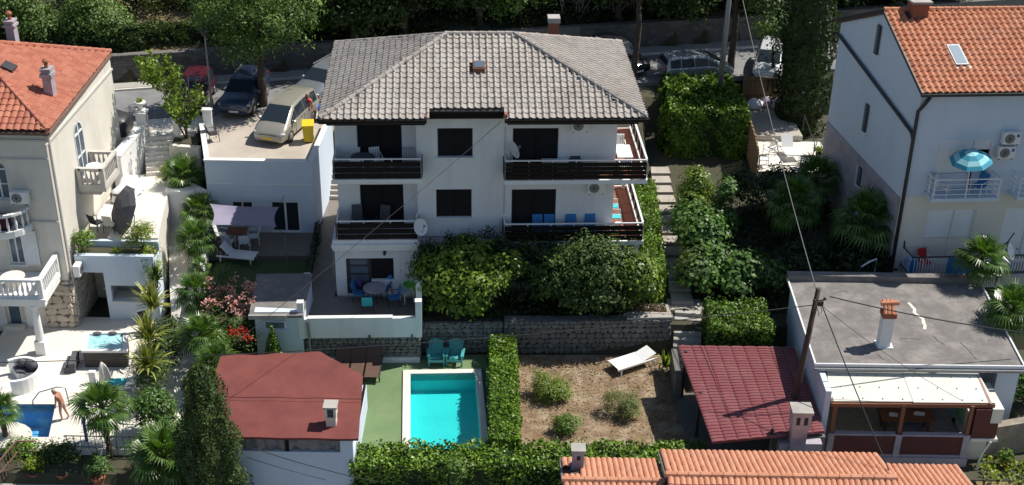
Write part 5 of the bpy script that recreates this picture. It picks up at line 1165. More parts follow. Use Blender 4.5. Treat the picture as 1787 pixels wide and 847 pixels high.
# --- strap-leaved plants: every leaf its own part
def strap_mesh(L, w, droop, mt):
    m = MB(); n = 5; 
    for i in range(n+1):
        t = i/n; x = L*t*(1-.25*droop*t); z = L*(t*.55-droop*.6*t*t); ww = w*(1-t)**.6*(.6+.8*min(1,t*3))*.5
        m.v += [(x,-ww,z+.3*ww),(x,ww,z+.3*ww)]
    for i in range(n): a = 2*i; m.f.append((a,a+1,a+3,a+2))
    m.mi=[0]*n; return mesh_of('leaf', m, G_[mt])
def strap_plant(name, label, base, L, w, n, mt, spread=1.0, group=None, stem=0):
    t = thing(name, label, 'plant', base, 0, group); ms = [strap_mesh(L,w,d,mt) for d in (.2,.5,.9)]
    if stem: m = MB(); m.tube([(0,0,-.1),(.03,.02,stem)], [.09,.07], 7); obj('stem', m, M['bark'], t)
    for i in range(n):
        f = (i+.5)/n; el = radians(72-72*f*spread+R.uniform(-12,12)); s = R.uniform(.65,1.12)
        inst('leaf', ms[min(2,int(f*3))], t, (R.uniform(-.08,.08),R.uniform(-.08,.08),stem), (R.uniform(-.25,.25),-el,i*2.399+R.uniform(-.3,.3)), scale=(s,s,s))
    return t
strap_plant('yucca', 'dark green yucca rosette at the planter wall corner', V3(272,492,52.4)-Vector((0,0,.2)), .95, .07, 60, 'yucca', 1.0, stem=.2)
strap_plant('flax_plant', 'yellow striped flax clump nearest the dark yucca', V3(268,548,50.3)+Vector((0,0,.25)), 1.55, .095, 90, 'phormium', .85)
strap_plant('flax_plant', 'yellow striped flax clump beside the hot tub', V3(262,606,48.0)+Vector((0,0,.3)), 1.5, .095, 85, 'phormium', .85)
strap_plant('flax_plant', 'yellow striped flax clump nearest the tall-trunked palm', V3(262,656,45.8)+Vector((0,0,.3)), 1.55, .095, 90, 'phormium', .85)
strap_plant('agave', 'bright green spiky plant at the carport corner', V3(1161,640,49.2), .8, .09, 40, 'yellowgreen', .9)
# --- shrubs along the left path and planter
def sh_(name, label, px, py, y, blobs, n, L, W, mt, zb=None, nc=None, cs=.28, **kw):
    p = V3(px, py, y); z0 = zb if zb is not None else p.z
    base = Vector((p.x, p.y, z0)); dz = p.z-z0
    bl = [(b[0],b[1],b[2]+dz,b[3],b[4],b[5]) for b in blobs]
    return shrub(name, label, base, bl, n, nc or max(12, n//26), cs, L, W, mt, **kw)
sh_('shrub', 'dense leafy shrub mass under the flax clumps by the path', 283, 610, 48.2, [(-.05,1.7,-.2,.65,.9,.8),(0,0,-.2,.7,1,.8),(0,-1.6,-.2,.75,1,.9)], 5600, .13, .075, 'bay', -.2)
sh_('shrub', 'rounded mixed shrub below the last flax clump', 268, 712, 44.4, [(0,0,0,.8,.8,.85)], 3400, .13, .08, 'fig', -.4)
sh_('shrub', 'yellow-green bush between planter wall and path', 258, 448, 54.1, [(0,0,0,.4,.6,.55),(.3,-.5,-.5,.35,.45,.55)], 2200, .13, .06, 'yellowgreen', 2.9)
sh_('shrub', 'clipped upright bush at the house end of the planter', 143, 420, 53.9, [(0,0,0,.5,.4,.5)], 1500, .09, .055, 'hedge', 3.0, cat='shrub')
sh_('shrub', 'small round yellow-green ball bush on the planter', 203, 441, 53.7, [(0,0,0,.24,.22,.22)], 420, .07, .045, 'yellowgreen', 3.0, cs=.12)
sh_('shrub', 'loose tall feathery bush in the planter by the umbrella', 245, 410, 54.0, [(0,0,0,.5,.4,.75),(-.4,0,-.3,.4,.35,.45),(.35,0,.2,.3,.3,.5)], 1800, .15, .04, 'yellowgreen', 3.0)
sh_('shrub', 'low yellow-green shrub under the uppermost palm', 290, 322, 61.0, [(0,0,0,.45,.45,.45),(.1,.6,.3,.45,.45,.6)], 1500, .11, .07, 'yellowgreen', 3.3)
sh_('shrub', 'dark shrub climbing beside the parking deck wall', 312, 295, 61.6, [(0,0,0,.6,.5,.6)], 1100, .12, .07, 'fig', 3.2)
# sapling
sp = thing('sapling', 'sparse young magnolia tree in front of the parked maroon car', 'tree', (-17.2,63.1,4.75))
m = MB(); P = []; N = []
def twig(a, d, L, r, lev):
    pts = [a]; p = Vector(a); dd = Vector(d).normalized()
    for i in range(4): dd = (dd+Vector((R.uniform(-.2,.2),R.uniform(-.2,.2),R.uniform(-.05,.2)))).normalized(); p = p+dd*L/4; pts.append(tuple(p))
    m.tube(pts, [r*(1-.6*i/4) for i in range(5)], 5)
    if lev < 2:
        for i in range(5 if lev == 0 else 4): q = pts[R.choice((1,2,3,4))]; twig(q, (R.uniform(-1,.8),R.uniform(-.8,.8),R.uniform(.4,1.1)), L*.4, r*.5, lev+1)
    if lev:
        for q in pts[1:]:
            for _ in range(6): P.append(Vector(q)+Vector((R.gauss(0,.12),R.gauss(0,.12),R.gauss(0,.1)))); N.append((R.gauss(0,.6),R.gauss(-.3,.6),R.uniform(.1,1)))
for k in range(4): twig((0,0,-.1), (-.22+.13*k+R.uniform(-.05,.05),R.uniform(-.2,.2),1), 3.5, .045, 0)
obj('trunk', m, M['bark'], sp, smooth=True); leaf_obj('crown', P, N, .2, .11, G_['laurel'], sp)
# oleander with flowers
ol = shrub('oleander', 'oleander bush covered in pink and red flowers', V3(392,572,49.6)-Vector((0,0,.9)), [(0,.4,1.0,1.15,.9,1.0),(.7,-.5,.7,.95,.9,.8),(-.3,1.5,1.5,.9,.8,.9),(.9,.6,.9,.8,.8,.8)], 5200, 180, .35, .16, .035, 'olea')
for (nm, mt, rng, n) in (('pink_blossom','pink',((-.9,1.4),(-.7,1.9),(1.3,2.5)),44),('red_blossom','red',((.1,1.5),(-1.4,-.7),(.9,1.6)),8)):
    for i in range(n):
        c = np.array([R.uniform(*rng[0]),R.uniform(*rng[1]),R.uniform(*rng[2])]); k = 22
        leaf_obj(nm, c+NR.normal(size=(k,3))*.1, NR.normal(size=(k,3))+np.array([0,-.5,.8]), .1, .085, G_[mt], ol)
sh_('shrub', 'bright feathery green bush below the oleander', 378, 600, 47.9, [(0,0,0,.5,.5,.6)], 1500, .12, .03, 'vine', .3)
sh_('shrub', 'pale oleander seedlings on the shaded lawn edge', 393, 480, 53.4, [(0,0,0,.5,.7,.45)], 700, .13, .03, 'olea', 1.5)
# --- conifers
def conifer(name, label, base, ht, prof, n, L, W, mt, group=None, lump=.16):
    t = thing(name, label, 'cypress' if 'cypress' in name else 'conifer', base, 0, group)
    zz = NR.random(n*3); zs, rs = zip(*prof); rad = np.interp(zz, zs, rs); keep = NR.random(n*3) < rad/max(rs)*.95+.05; zz = zz[keep][:n]; rad = rad[keep][:n]; k = len(zz)
    a = NR.random(k)*2*pi; nt_ = 90; ta = NR.random(nt_)*2*pi; tz = NR.random(nt_)
    da = np.abs(((a[:,None]-ta+pi) % (2*pi))-pi)/.28; dz = (zz[:,None]-tz)*ht/.55; bump = np.exp(-(da**2+dz**2)).max(1)
    r = rad*(1-lump+lump*1.6*bump) * (1-.3*NR.random(k)**3)
    P = np.column_stack([r*np.cos(a), r*np.sin(a), zz*ht + .1*NR.normal(size=k)])
    N = np.column_stack([np.cos(a), np.sin(a), .25+0*a]) + .55*NR.normal(size=(k,3))
    leaf_obj('crown', P, N, L, W, G_[mt], t)
    c = MB(); c.lathe([(max(.01,q[1]*.72), q[0]*ht*.97) for q in prof], n=12); obj('dark_core', c, G_['dark'], t)  # added dark filler, gives the crown its inner shade
    m = MB(); m.tube([(0,0,-.5),(0,0,ht*.6)], [.12,.05], 7); obj('trunk', m, M['bark'], t)
    return t
conifer('cypress', 'tall broad cypress standing before the red felt roof', (-11.45,40.0,-1.5), 7.6, [(0,1.42),(.3,1.3),(.55,1.12),(.75,.93),(.9,.7),(.97,.42),(1,.05)], 26000, .12, .05, 'cypress', lump=.3)
conifer('cypress', 'massive dark cypress by the road behind the sun terrace', (16.5,70.3,3.0), 13.5, [(0,1.6),(.5,1.7),(.8,1.3),(1,.1)], 9000, .24, .12, 'dark', lump=.2)
conifer('small_conifer', 'small cone-shaped conifer in front of the garden shed', (-10.55,48.75,.0), 2.3, [(0,.4),(.25,.44),(.6,.28),(1,.02)], 1500, .1, .06, 'hedge', lump=.12)
# --- shrubs before the house
shrub('laurel_tree', 'bright laurel bush in front of the middle house windows', (-2.1,51.6,1.55), [(-1.1,0,1.9,1.4,1.1,1.1),(.6,-.3,1.7,1.6,1.2,1.2),(.1,.4,2.7,1.4,.9,.9),(1.6,0,2.2,1.1,1.0,1.0),(-.2,-.6,1.1,1.5,.9,.8)], 10500, 300, .34, .2, .11, 'laurel', cat='bush')
shrub('evergreen_bush', 'dark evergreen bush against the house wall behind the bright laurel', (-2.0,52.65,1.55), [(-1.7,-.1,2.1,.9,.4,1.1),(-.6,-.1,2.5,1.0,.4,1.1),(.8,-.1,2.7,1.1,.4,1.1),(2.3,-.2,2.4,1.1,.6,1.1),(3.6,-.2,2.5,1.1,.5,1.1),(-1.2,-.4,.9,1.1,.7,.8),(3.0,-.5,1.0,1.2,.8,.9)], 9500, 260, .3, .16, .08, 'dark', cat='bush')
shrub('bay_tree', 'large dome-shaped bay bush under the right-hand balcony', (3.7,51.9,1.55), [(-1.6,0,1.9,1.4,1.1,1.3),(.2,-.2,2.1,1.8,1.2,1.6),(1.7,0,1.8,1.3,1.1,1.4),(-.1,.2,2.9,1.6,.9,.9),(0,-.7,1.1,2.2,.9,.9)], 15000, 420, .33, .17, .08, 'bay', cat='bush')
shrub('bay_tree', 'yellowish laurel bush at the right end of the house bushes', (5.9,51.7,1.55), [(0,0,1.5,.85,.9,1.4),(-.4,-.2,2.3,.8,.7,.8)], 4200, 120, .3, .17, .09, 'laurel', cat='bush')
# --- hedges
hedge('long clipped hedge along the lower edge of pool and garden', -6.3,8.0,41.0,42.6,-1.5,.92, 18000, .15,.09,'hedge',.12, rotz=radians(1.9))
hedge('straight green hedge between turquoise pool and lounger garden', -.85,.35,42.4,50.1,0,1.15, 12000, .13,.08,'hedge',.08, rotz=radians(1.5))
hedge('clipped hedge beside the right terrace of the big house', 6.25,7.35,52.6,62.4,1.4,3.25, 11000,.13,.08,'hedge',.1, rotz=radians(-2))
hedge('large bright box-shaped hedge above the carport', 8.85,11.6,48.7,51.3,-.2,2.55, 10000,.14,.08,'vine',.1)
hedge('tall vine-covered mass nearest the garden path', 8.5,12.9,66.4,68.7,2.6,5.5, 13000,.2,.14,'vine',.26)
hedge('tall vine-covered mass nearest the upper road', 8.6,12.5,69.3,71.5,3.4,5.6, 9000,.2,.14,'vine',.26)
hedge('shaggy hedge along the top of the roadside wall', -24,-12.5,72.2,73.3,6.5,7.9, 9000,.18,.11,'forest',.2, rotz=atan2(.235,1))
# --- bushes of the lounger garden
shrub('bush', 'yellowish-green rosemary bush in the shade edge of the dry garden', (1.75,47.0,0), [(0,0,.45,.85,.7,.55),(.4,-.2,.5,.5,.5,.5),(-.35,.2,.7,.45,.4,.5)], 3000, 80, .26, .14, .035, 'laurel', up=.8)
shrub('bush', 'olive-green flat-topped bush casting a shadow on dry soil', (4.75,45.9,0), [(0,0,.6,.85,.75,.5),(.35,-.35,.45,.5,.5,.5)], 4200, 110, .2, .1, .025, 'rosemary', up=.9)
shrub('bush', 'smallest round bright green bush of the dry garden', (2.4,44.5,0), [(0,0,.45,.55,.5,.45)], 1500, 40, .2, .15, .035, 'vine', up=.9)
P = np.column_stack([NR.uniform(.5,7.4,3200), 43+7.3*NR.random(3200)**.6, .025+.03*NR.random(3200)]); leaf_obj('leaf_litter', P, NR.normal(size=(3200,3))*.5+np.array([0,0,1]), .1, .05, mat('leaf_litter', [(.4,.3,.19),(.3,.21,.12)], 3, .95, rnd=[(.14,.095,.05),(.26,.18,.11),(.4,.32,.22)]), kind='stuff')
# --- right-hand garden
sh_('fruit_tree', 'upright citrus bush at the top of the slab path', 1213, 325, 60.2, [(0,0,0,.8,.8,1.1),(-.2,-.9,-.6,.8,.8,.8)], 3400, .17, .09, 'laurel', 2.8, cat='tree')
sh_('fruit_tree', 'second upright citrus bush nearer the dark garden', 1268, 345, 58.8, [(0,0,0,.5,.6,1.1),(-.3,-.8,-.8,.7,.7,.7)], 2500, .17, .09, 'fig', 2.6, cat='tree')
sh_('fig_tree', 'spreading fig tree with big leaves beside the slab path', 1226, 410, 55.6, [(0,0,0,1.2,1.1,.9),(.3,-1.2,-.6,1.1,1,.8),(-.4,-2.2,-.9,.9,.9,.8),(-.5,1.2,.2,1.0,1,.8)], 6400, .24, .17, 'fig', 2.0, cat='tree', cs=.4)
sh_('fig_tree', 'low fig tree reaching towards the flat-roofed building', 1305, 470, 53.6, [(0,0,0,1.1,1,.8),(.9,-.3,-.1,.8,.8,.5),(-.6,-.8,-.4,.8,.8,.7)], 3600, .22, .16, 'fig', 1.8, cat='tree', cs=.4)
sh_('shrub', 'dull green shrub at the head of the worn stone steps', 1212, 470, 53.4, [(0,0,0,.75,.8,.7),(.2,.9,.1,.7,.7,.7)], 2800, .12, .06, 'rosemary', 1.7)
sh_('shrub', 'dark undergrowth behind the flat concrete roof', 1450, 455, 54.5, [(-1.2,0,0,1.4,1.2,.8),(1.2,0,.1,1.6,1.2,.9),(3.0,.5,0,1.0,1,.8)], 4200, .18, .1, 'dark', 1.8)
sh_('shrub', 'dark shrubs filling the slope under the sun terrace', 1350, 330, 60.5, [(-1.5,0,0,1.3,1.2,.9),(.5,.5,0,1.3,1.2,.9)], 3600, .18, .1, 'dark', 2.3)
sh_('shrub', 'green bush behind the terrace pier at the photo edge', 1775, 668, 46.3, [(0,0,0,.9,.9,.9),(.8,.2,-.2,.8,.8,.8)], 2600, .17, .09, 'fig', .3)
# --- bottom left pots and bushes
sh_('shrub', 'rounded bush between blue pool and rusty stair rail', 38, 792, 43.3, [(0,0,0,.85,.55,.65)], 2200, .12, .07, 'hedge', -1.0)
sh_('shrub', 'rounded bush between blue pool and the tall palm trunk', 102, 795, 43.2, [(0,0,0,.85,.55,.65)], 2200, .12, .07, 'bay', -1.0)
sh_('shrub', 'dark leafy shrub behind the low spreading palm', 300, 765, 42.6, [(0,0,0,.9,.7,.9)], 2400, .14, .09, 'fig', -1.0)
sh_('young_tree', 'small compound-leaved seedling in front of the long hedge', 797, 815, 40.75, [(0,0,0,.4,.3,.35),(.05,0,-.5,.35,.3,.3)], 700, .16, .05, 'ash', -1.45)
def pot(label, px, py, zb, r, plant=None):
    p = V3(px, py, 42); d = (CAMP.z-zb)/(CAMP.z-p.z); q = CAMP+(p-CAMP)*d
    m = MB(); m.lathe([(r*.62,0),(r*.95,r*1.2),(r*1.06,r*1.22),(r*1.08,r*1.42),(r*.92,r*1.42),(r*.9,r*1.2),(.01,r*1.2)], (q.x,q.y,zb), 14); obj('flower_pot', m, M['terracotta'], label=label, cat='pot', loc='base', smooth=False)
    if plant: shrub('pot_plant', plant[0], (q.x,q.y,zb+r*1.2), [(0,0,plant[1]*.9,plant[1],plant[1]*.8,plant[1]*.9)], plant[2], 24, .18, .12, .07, plant[3], cat='plant')
pot('terracotta pot with a yellowing plant nearest the rusty rail', 62, 836, -1.0, .25, ('yellowing plant in the pot nearest the rusty rail', .4, 380, 'yellowgreen'))
pot('empty terracotta pot between two planted pots', 111, 838, -1.0, .25)
pot('terracotta pot of a leafy flowering plant under the palm trunk', 173, 846, -1.0, .28, ('leafy flowering plant in the pot under the palm trunk', .6, 800, 'fig'))
pot('terracotta pot with a small shrub at the masonry wall foot', 1753, 815, -.25, .2, ('small dark shrub in the pot at the masonry wall foot', .3, 300, 'hedge'))
# --- trees by the road and on the hill
tree('road_tree', 'leafy lime-green tree with bare trunk between the parked cars', 'tree', (-13.95,67.3,5.0), [(.4,0,5.0,2.5,2.2,1.5),(-2.0,.3,4.6,1.6,1.7,1.4),(2.1,0,4.6,1.3,1.4,1.1),(-1.9,.3,5.9,1.6,1.7,1.3),(2.0,0,5.9,1.6,1.6,1.4),(-.2,-.6,3.7,1.4,1.2,.9),(.3,.2,6.9,2.2,2.0,1.4),(-.9,-.4,3.7,1.5,1.3,1.0)], 13500, 300, .5, .2, .085, 'ash', .26, trunk_top=3.2)
tree('road_tree', 'slender dark-trunked tree beside the vine-covered mass', 'tree', (7.0,71.9,5.0), [(0,0,6.2,2.0,2,1.5),(1.2,.5,7.2,1.8,1.8,1.5),(-1.3,.4,7,1.6,1.6,1.2)], 5000, 160, .5, .22, .1, 'forest', .2, trunk_top=4.6)
tree('road_tree', 'dark-trunked tree beside the metal utility pole', 'tree', (13.0,74.2,5.0), [(0,0,5.6,2.2,2,1.3),(1.6,-.6,4.2,1.3,1.3,1.0),(-1.5,.3,6.4,1.8,1.8,1.3)], 6500, 200, .45, .2, .09, 'forest', .24, trunk_top=3.6)
tree('road_tree', 'young bright tree hanging over the white car', 'tree', (15.1,72.5,4.6), [(0,0,3.6,1.3,1.2,1.0),(.6,-.3,2.8,.9,.9,.7)], 2600, 90, .4, .18, .09, 'ash', .13, trunk_top=2.0)
hill = [('round light-green tree at the upper left above the red roof', -24.3,72.5,6.3,[(0,0,1.6,2.1,1.6,1.3),(-1.6,.3,1.0,1.2,1.2,1.0),(1.3,0,1.0,1.1,1.1,.9),(-.2,.2,2.5,1.4,1.3,1.0)],7000,'ash'),
 ('second light-green tree in the upper left corner', -28.4,72.4,6.3,[(0,0,2.2,1.8,1.6,1.7),(1.0,-.2,1.2,1.2,1.1,1.0),(-1.2,0,2.6,1.4,1.3,1.3)],5500,'ash'),
 ('grey-green scrub on top of the dry grass slope', -20.6,75.3,7.4,[(0,0,1.0,1.8,1.2,.9),(-1.6,.3,1.2,1.1,1.0,.9),(1.5,.4,.8,1.0,.9,.7)],3200,'rosemary'),
 ('green tree rising behind the left end of the grey roof', -6.2,76.0,6.9,[(0,-.5,2.2,2.4,1.8,1.7),(-1.8,0,2.8,1.5,1.5,1.4),(1.9,0,2.6,1.6,1.5,1.4),(.2,0,3.8,2.2,1.8,1.3)],9000,'forest'),
 ('bright green bush behind the ridge of the grey roof', .3,77.3,6.8,[(0,-.3,1.8,2.0,1.5,1.4),(-1.2,-.4,.8,1.1,1.0,.8),(.6,.2,2.9,1.6,1.4,1.1)],6500,'ash'),
 ('olive-green tree behind the brick chimney side of the roof', 9.8,79.2,6.8,[(0,0,2.2,1.7,1.5,1.5),(-.9,-.3,1.1,1.1,1,.9)],4200,'ash')]
for (lab,x,y,z,bl,n,mt_) in hill: tree('hill_tree', lab, 'tree', (x,y,z), bl, n, n//32, .45, .2, .09, mt_, .16, trunk_top=.8)
for (lab,x,y) in (('tall dark tree between road tree and the grey roof corner',-9.6,73.9),('tall dark tree directly behind the left roof corner',-6.6,75.0),('tall dark tree leaning over the road behind the blue car',-13.2,73.2),('tall dark tree behind the ridge and skylight',-2.2,76.2),('tall dark tree behind the brick chimney thicket',6.4,78.0),('tall dark tree over the light grey road car',10.2,78.9)):
    tree('forest_tree', lab, 'tree', (x,y,zground(x,y)-.2), [(0,0,5.0,2.3,1.9,1.7),(-1.3,-.4,3.6,1.7,1.5,1.3),(1.2,-.2,3.9,1.6,1.4,1.4),(.2,0,6.6,1.9,1.7,1.5),(-.6,-.7,2.2,1.3,1.0,1.0)], 8500, 220, .6, .26, .14, 'forest', .24, trunk_top=1.8)
forest = [(-34,74.5),(-31.3,75),(-22.6,78.4),(-19.2,79.0),(-15.4,77.6),(-13.0,76.0),(-10.4,76.4),(-9.0,74.9),(-3.4,77.6),(-1.4,78.8),(2.6,80.8),(4.8,82.4),(7.2,82.6),(8.6,79.6),(11.6,80.0),(13.8,80.6),(17.4,81.3),(20.5,81.8),(24,82.6),(28,83.6),(10.8,78.6),(15.6,79.8)]
desc = ['far upper-left corner','extreme left edge','dry slope top','dry slope right edge','lamp post head','road tree crown left side','road tree crown right side','grey roof left corner','skylight above','ridge left end','ridge right end','brick chimney','bare grey thicket left','bare grey thicket right','slender road tree','metal pole left','metal pole right','right house gable','orange roof chimney','orange roof right half','vine mass','massive cypress']
for i, (x, y) in enumerate(forest):
    gz = zground(x, y); hgt = R.uniform(2.6,4.2)
    tree('forest_tree', 'dark forest tree on the hill behind the '+desc[i], 'tree', (x,y,gz-.2), [(0,0,hgt,2.2,2.0,2.0),(R.uniform(-1.4,1.4),R.uniform(-.8,.4),hgt*.62,1.7,1.5,1.4),(R.uniform(-1,1),.3,hgt+1.5,1.6,1.6,1.5),(R.uniform(-1.2,1.2),-.5,1.2,1.7,1.2,1.2),(R.uniform(-2,2),-.2,2.4,1.6,1.2,1.4)], 8000, 210, .6, .27, .15, 'forest' if i%3 else 'dark', .2, trunk_top=1.8)
# leafless thicket
bt = thing('bare_thicket', 'tangle of leafless grey branches on the hill behind the brick chimney', 'thicket', (5.2,79.5,zground(5.2,79.5)))
m = MB()
for k in range(46):
    x, y = R.uniform(-2.6,2.8), R.uniform(-1.2,1.5)
    def br(a, d, L, r, lev):
        p = Vector(a); dd = Vector(d).normalized(); pts = [tuple(p)]
        for i in range(3): dd = (dd+Vector((R.uniform(-.35,.35),R.uniform(-.3,.3),R.uniform(-.15,.25)))).normalized(); p = p+dd*L/3; pts.append(tuple(p))
        m.tube(pts, [r,r*.8,r*.6,r*.35], 4, False)
        if lev < 2:
            for _ in range(3): br(pts[R.choice((1,2,3))], (dd.x+R.uniform(-1,1),dd.y+R.uniform(-1,1),dd.z+R.uniform(-.6,.6)), L*.6, r*.55, lev+1)
    br((x,y,0), (R.uniform(-.7,.7),R.uniform(-.6,.2),1), R.uniform(1.2,2.4), .05, 0)
obj('branch', m, M['greybark'], bt, kind='stuff')
for lb, x0_, x1_, y0_, y1_, n_ in (('undergrowth covering the shaded slope between slab path and tall house',9.0,17.3,51.8,62.8,9000),('ivy patches under the bushes before the house',-4,7,50.9,52.6,2600),('weeds along the shaded lower street edge',-6,20,40.3,41.2,1400),('weeds on the rough grass at the masonry wall',19.3,26,40.2,43.2,1500)):
    X = NR.uniform(x0_,x1_,n_); Y = NR.uniform(y0_,y1_,n_); cl = (np.sin(X*2.1+1)*np.sin(Y*1.7)+np.sin(X*.8-Y*1.1)+NR.normal(size=n_)*.5) > -.5; X = X[cl]; Y = Y[cl]
    P = np.column_stack([X, Y, [max(zground(x,y),1.55 if (x0_ == -4) else -1.4)+.05+.45*R.random()**2 for x, y in zip(X,Y)]]); leaf_obj('undergrowth', P, NR.normal(size=(len(X),3))*.7+np.array([0,-.1,.9]), .2, .11, G_['dark' if x0_ < 19 else 'yellowgreen'], kind='stuff')  # ground plants; dark leaves on the slope also carry its near-black shade
# ground cover on hill foot
n = 15000; X = NR.uniform(-30,26,n); Y = np.array([wall_y(x) for x in X]) + .7 + 5.5*NR.random(n)
keep = [(not (-22.5 < x < -15.8 and y > wall_y(x)+1.6)) for x, y in zip(X, Y)]; X = X[keep]; Y = Y[keep]
P = np.column_stack([X, Y, [zground(x,y)+.6*R.random() for x, y in zip(X,Y)]]); leaf_obj('undergrowth', P, NR.normal(size=(len(X),3))+np.array([0,-.3,.8]), .3, .16, G_['dark'], kind='stuff')
# ================================================================== VEHICLES
def car(label, loc, rotz, L, W, H, kind, col, name='parked_car', plate='plate_white', roofrail=False, z=5.0, glass='glass'):
    t = thing(name, label, 'car', (loc[0],loc[1],z), rotz, 'cars parked by the upper road')
    pm = paint(label[:24].replace(' ','_')+'_paint', col)
    k = H/1.7
    if kind == 'mpv': S = [(.5,.72,.36,.5,.54,.6),(.488,.86,.25,.62,.67,.7),(.45,.945,.2,.73,.81,.78),(.40,.975,.2,.83,.93,.82),(.35,1,.2,.91,1.04,.83),(.12,1,.2,.99,1.62,.72),(.07,1,.2,1.0,1.67,.72),(-.1,1,.2,1.0,1.72,.71),(-.3,1,.2,1.0,1.71,.70),(-.42,.985,.22,1.0,1.66,.68),(-.455,.97,.24,1.0,1.57,.69),(-.49,.93,.28,.98,1.08,.84),(-.5,.9,.36,.85,.9,.8)]
    else:             S = [(.5,.76,.4,.6,.66,.66),(.488,.88,.3,.74,.8,.76),(.45,.955,.24,.84,.92,.84),(.36,.99,.24,.93,1.02,.86),(.235,1,.24,.99,1.1,.86),(.05,1,.24,1.04,1.58,.74),(.01,1,.24,1.05,1.64,.74),(-.12,1,.24,1.06,1.69,.73),(-.3,1,.24,1.07,1.67,.72),(-.42,.985,.26,1.08,1.6,.70),(-.46,.97,.28,1.06,1.5,.71),(-.49,.94,.32,1.02,1.1,.86),(-.5,.9,.42,.85,.92,.8)]
    m = MB(); n = len(S); HP = []
    for (fx,w,zl,zb,ztp,wt) in S:
        x = fx*L; w *= W/2; wt *= W/2; zl*=k; zb*=k; ztp*=k
        hp = [(w*.85,zl),(w*.975,zl+.1),(w,(zl+zb)/2),(w*.985,zb-.05),(w*.95,zb),(wt+.035,ztp-min(.09,(ztp-zb)*.4)),(wt*.94,ztp-.012),(wt*.5,ztp+.016)]
        HP.append([(x,y,z_) for y,z_ in hp]); m.v += [(x,-y,z_) for y,z_ in hp] + [(x,y,z_) for y,z_ in hp[::-1]]
    r = 16
    for i in range(n-1):
        for j in range(r): m.f.append((i*r+j, (i+1)*r+j, (i+1)*r+(j+1)%r, i*r+(j+1)%r))
    m.f += [tuple(range(r)), tuple(range(n*r-1,(n-1)*r-1,-1))]; m.mi=[0]*len(m.f)
    bo = obj('body', m, pm, t, smooth=True); bo.data.set_sharp_from_angle(angle=radians(28))
    def P(i, j, s=1): q = HP[i][j]; return Vector((q[0], s*q[1], q[2]))
    gm = M[glass]; lp = lambda a,b,f: a.lerp(b,f)
    def patch(name, q, off, mt):
        mm = MB(); a,b,c,d = q; nrm = (b-a).cross(d-a).normalized(); cen = (a+b+c+d)/4
        if nrm.dot(cen-Vector((0,0,.6*k))) < 0: nrm = -nrm
        mm.add([p+nrm*off for p in q]+[p+nrm*(off-.05) for p in q], [(0,1,2,3),(7,6,5,4),(0,4,5,1),(1,5,6,2),(2,6,7,3),(3,7,4,0)]); return obj(name, mm, mt, t)
    patch('windscreen', (lp(P(4,6,-1),P(5,6,-1),.03), lp(P(4,6),P(5,6),.03), lp(P(4,6),P(5,6),.95), lp(P(4,6,-1),P(5,6,-1),.95)), .03, gm)
    patch('rear_window', (lp(P(10,6,-1),P(11,6,-1),.08), lp(P(10,6),P(11,6),.08), lp(P(10,6),P(11,6),.75), lp(P(10,6,-1),P(11,6,-1),.75)), .03, gm)
    for s in (-1, 1):
        def SP(x_, g):                                          # point on the glasshouse side at length x_, height share g
            for i in range(n-1):
                if HP[i][4][0] >= x_ >= HP[i+1][4][0]:
                    u = (HP[i][4][0]-x_)/(HP[i][4][0]-HP[i+1][4][0]); return lp(lp(P(i,4,s),P(i+1,4,s),u), lp(P(i,5,s),P(i+1,5,s),u), g)
        x5 = S[5][0]*L; x4 = S[4][0]*L
        patch('side_window', (SP(x4-.28*(x4-x5),.06), SP(x5,.06), SP(x5,.8), SP(x4-.9*(x4-x5),.8)), .02, gm)
        for (xa, xb) in ((S[5][0]-.012,-.085),(-.1,-.275),(-.29,-.43)): patch('side_window', (SP(xa*L,.05), SP(xb*L,.05), SP(xb*L,.93), SP(xa*L,.93)), .02, gm)
    for s in (-1, 1):
        for fx in (.31,-.29):
            R_ = .33*k; y = s*(W/2-.1)
            mm = MB(); mm.tube([(fx*L,y-s*.1,R_),(fx*L,y-s*.08,R_),(fx*L,y+s*.09,R_),(fx*L,y+s*.115,R_)], [R_*.85,R_,R_,R_*.86], 16); wh = obj('wheel', mm, M['tyre'], t)
            mm = MB(); mm.tube([(fx*L,y+s*.1,R_),(fx*L,y+s*.122,R_)], [R_*.66,R_*.6], 10); obj('rim', mm, M['rim'], wh)
        mm = MB(); c = P(2,4,s); mm.ball((c.x-.02,c.y-s*.1,c.z-.07),.17,.17,.085,10,6); obj('headlight', mm, M['lamp'], t)
        mm = MB(); c = P(11,4,s); mm.ball((c.x,c.y-s*.03,c.z+.02),.06,.08,.17,8,6); obj('rear_light', mm, M['redlamp'], t)
        mm = MB(); c = lp(P(4,4,s),P(5,4,s),.45); mm.ball((c.x,c.y+s*.12,c.z+.07),.09,.12,.09,8,6); obj('wing_mirror', mm, pm, t)
        mm = MB()
        for fx in (.17,-.05,-.24): mm.box(fx*L,fx*L+.012,s*W/2*1.0-.012,s*W/2*1.0+.004,.35*k,.95*k)
        for fx in (.0,-.2): mm.box(fx*L,fx*L+.14,s*W/2-.01,s*W/2+.02,.86*k,.89*k)
        obj('door_seam', mm, M['darkmetal'], t)
    mm = MB(); mm.box(L*.478,L*.497,-W*.27,W*.27,.5*k,.62*k); obj('grille', mm, M['darkmetal'], t)
    mm = MB(); mm.box(L*.475,L*.492,-W*.3,W*.3,.27*k,.36*k); obj('lower_grille', mm, M['darkmetal'], t)
    mm = MB(); mm.box(L*.49,L*.505,-.26,.26,.39*k,.49*k); obj('number_plate', mm, M[plate], t)
    if roofrail:
        for s in (-1,1): mm = MB(); mm.bar((L*.05,s*W*.31,H+.05),(-L*.38,s*W*.3,H+.03),.04,.04); obj('roof_rail', mm, M['greymetal'], t)
    return t
def hd(dx, dy): return atan2(dy, dx)
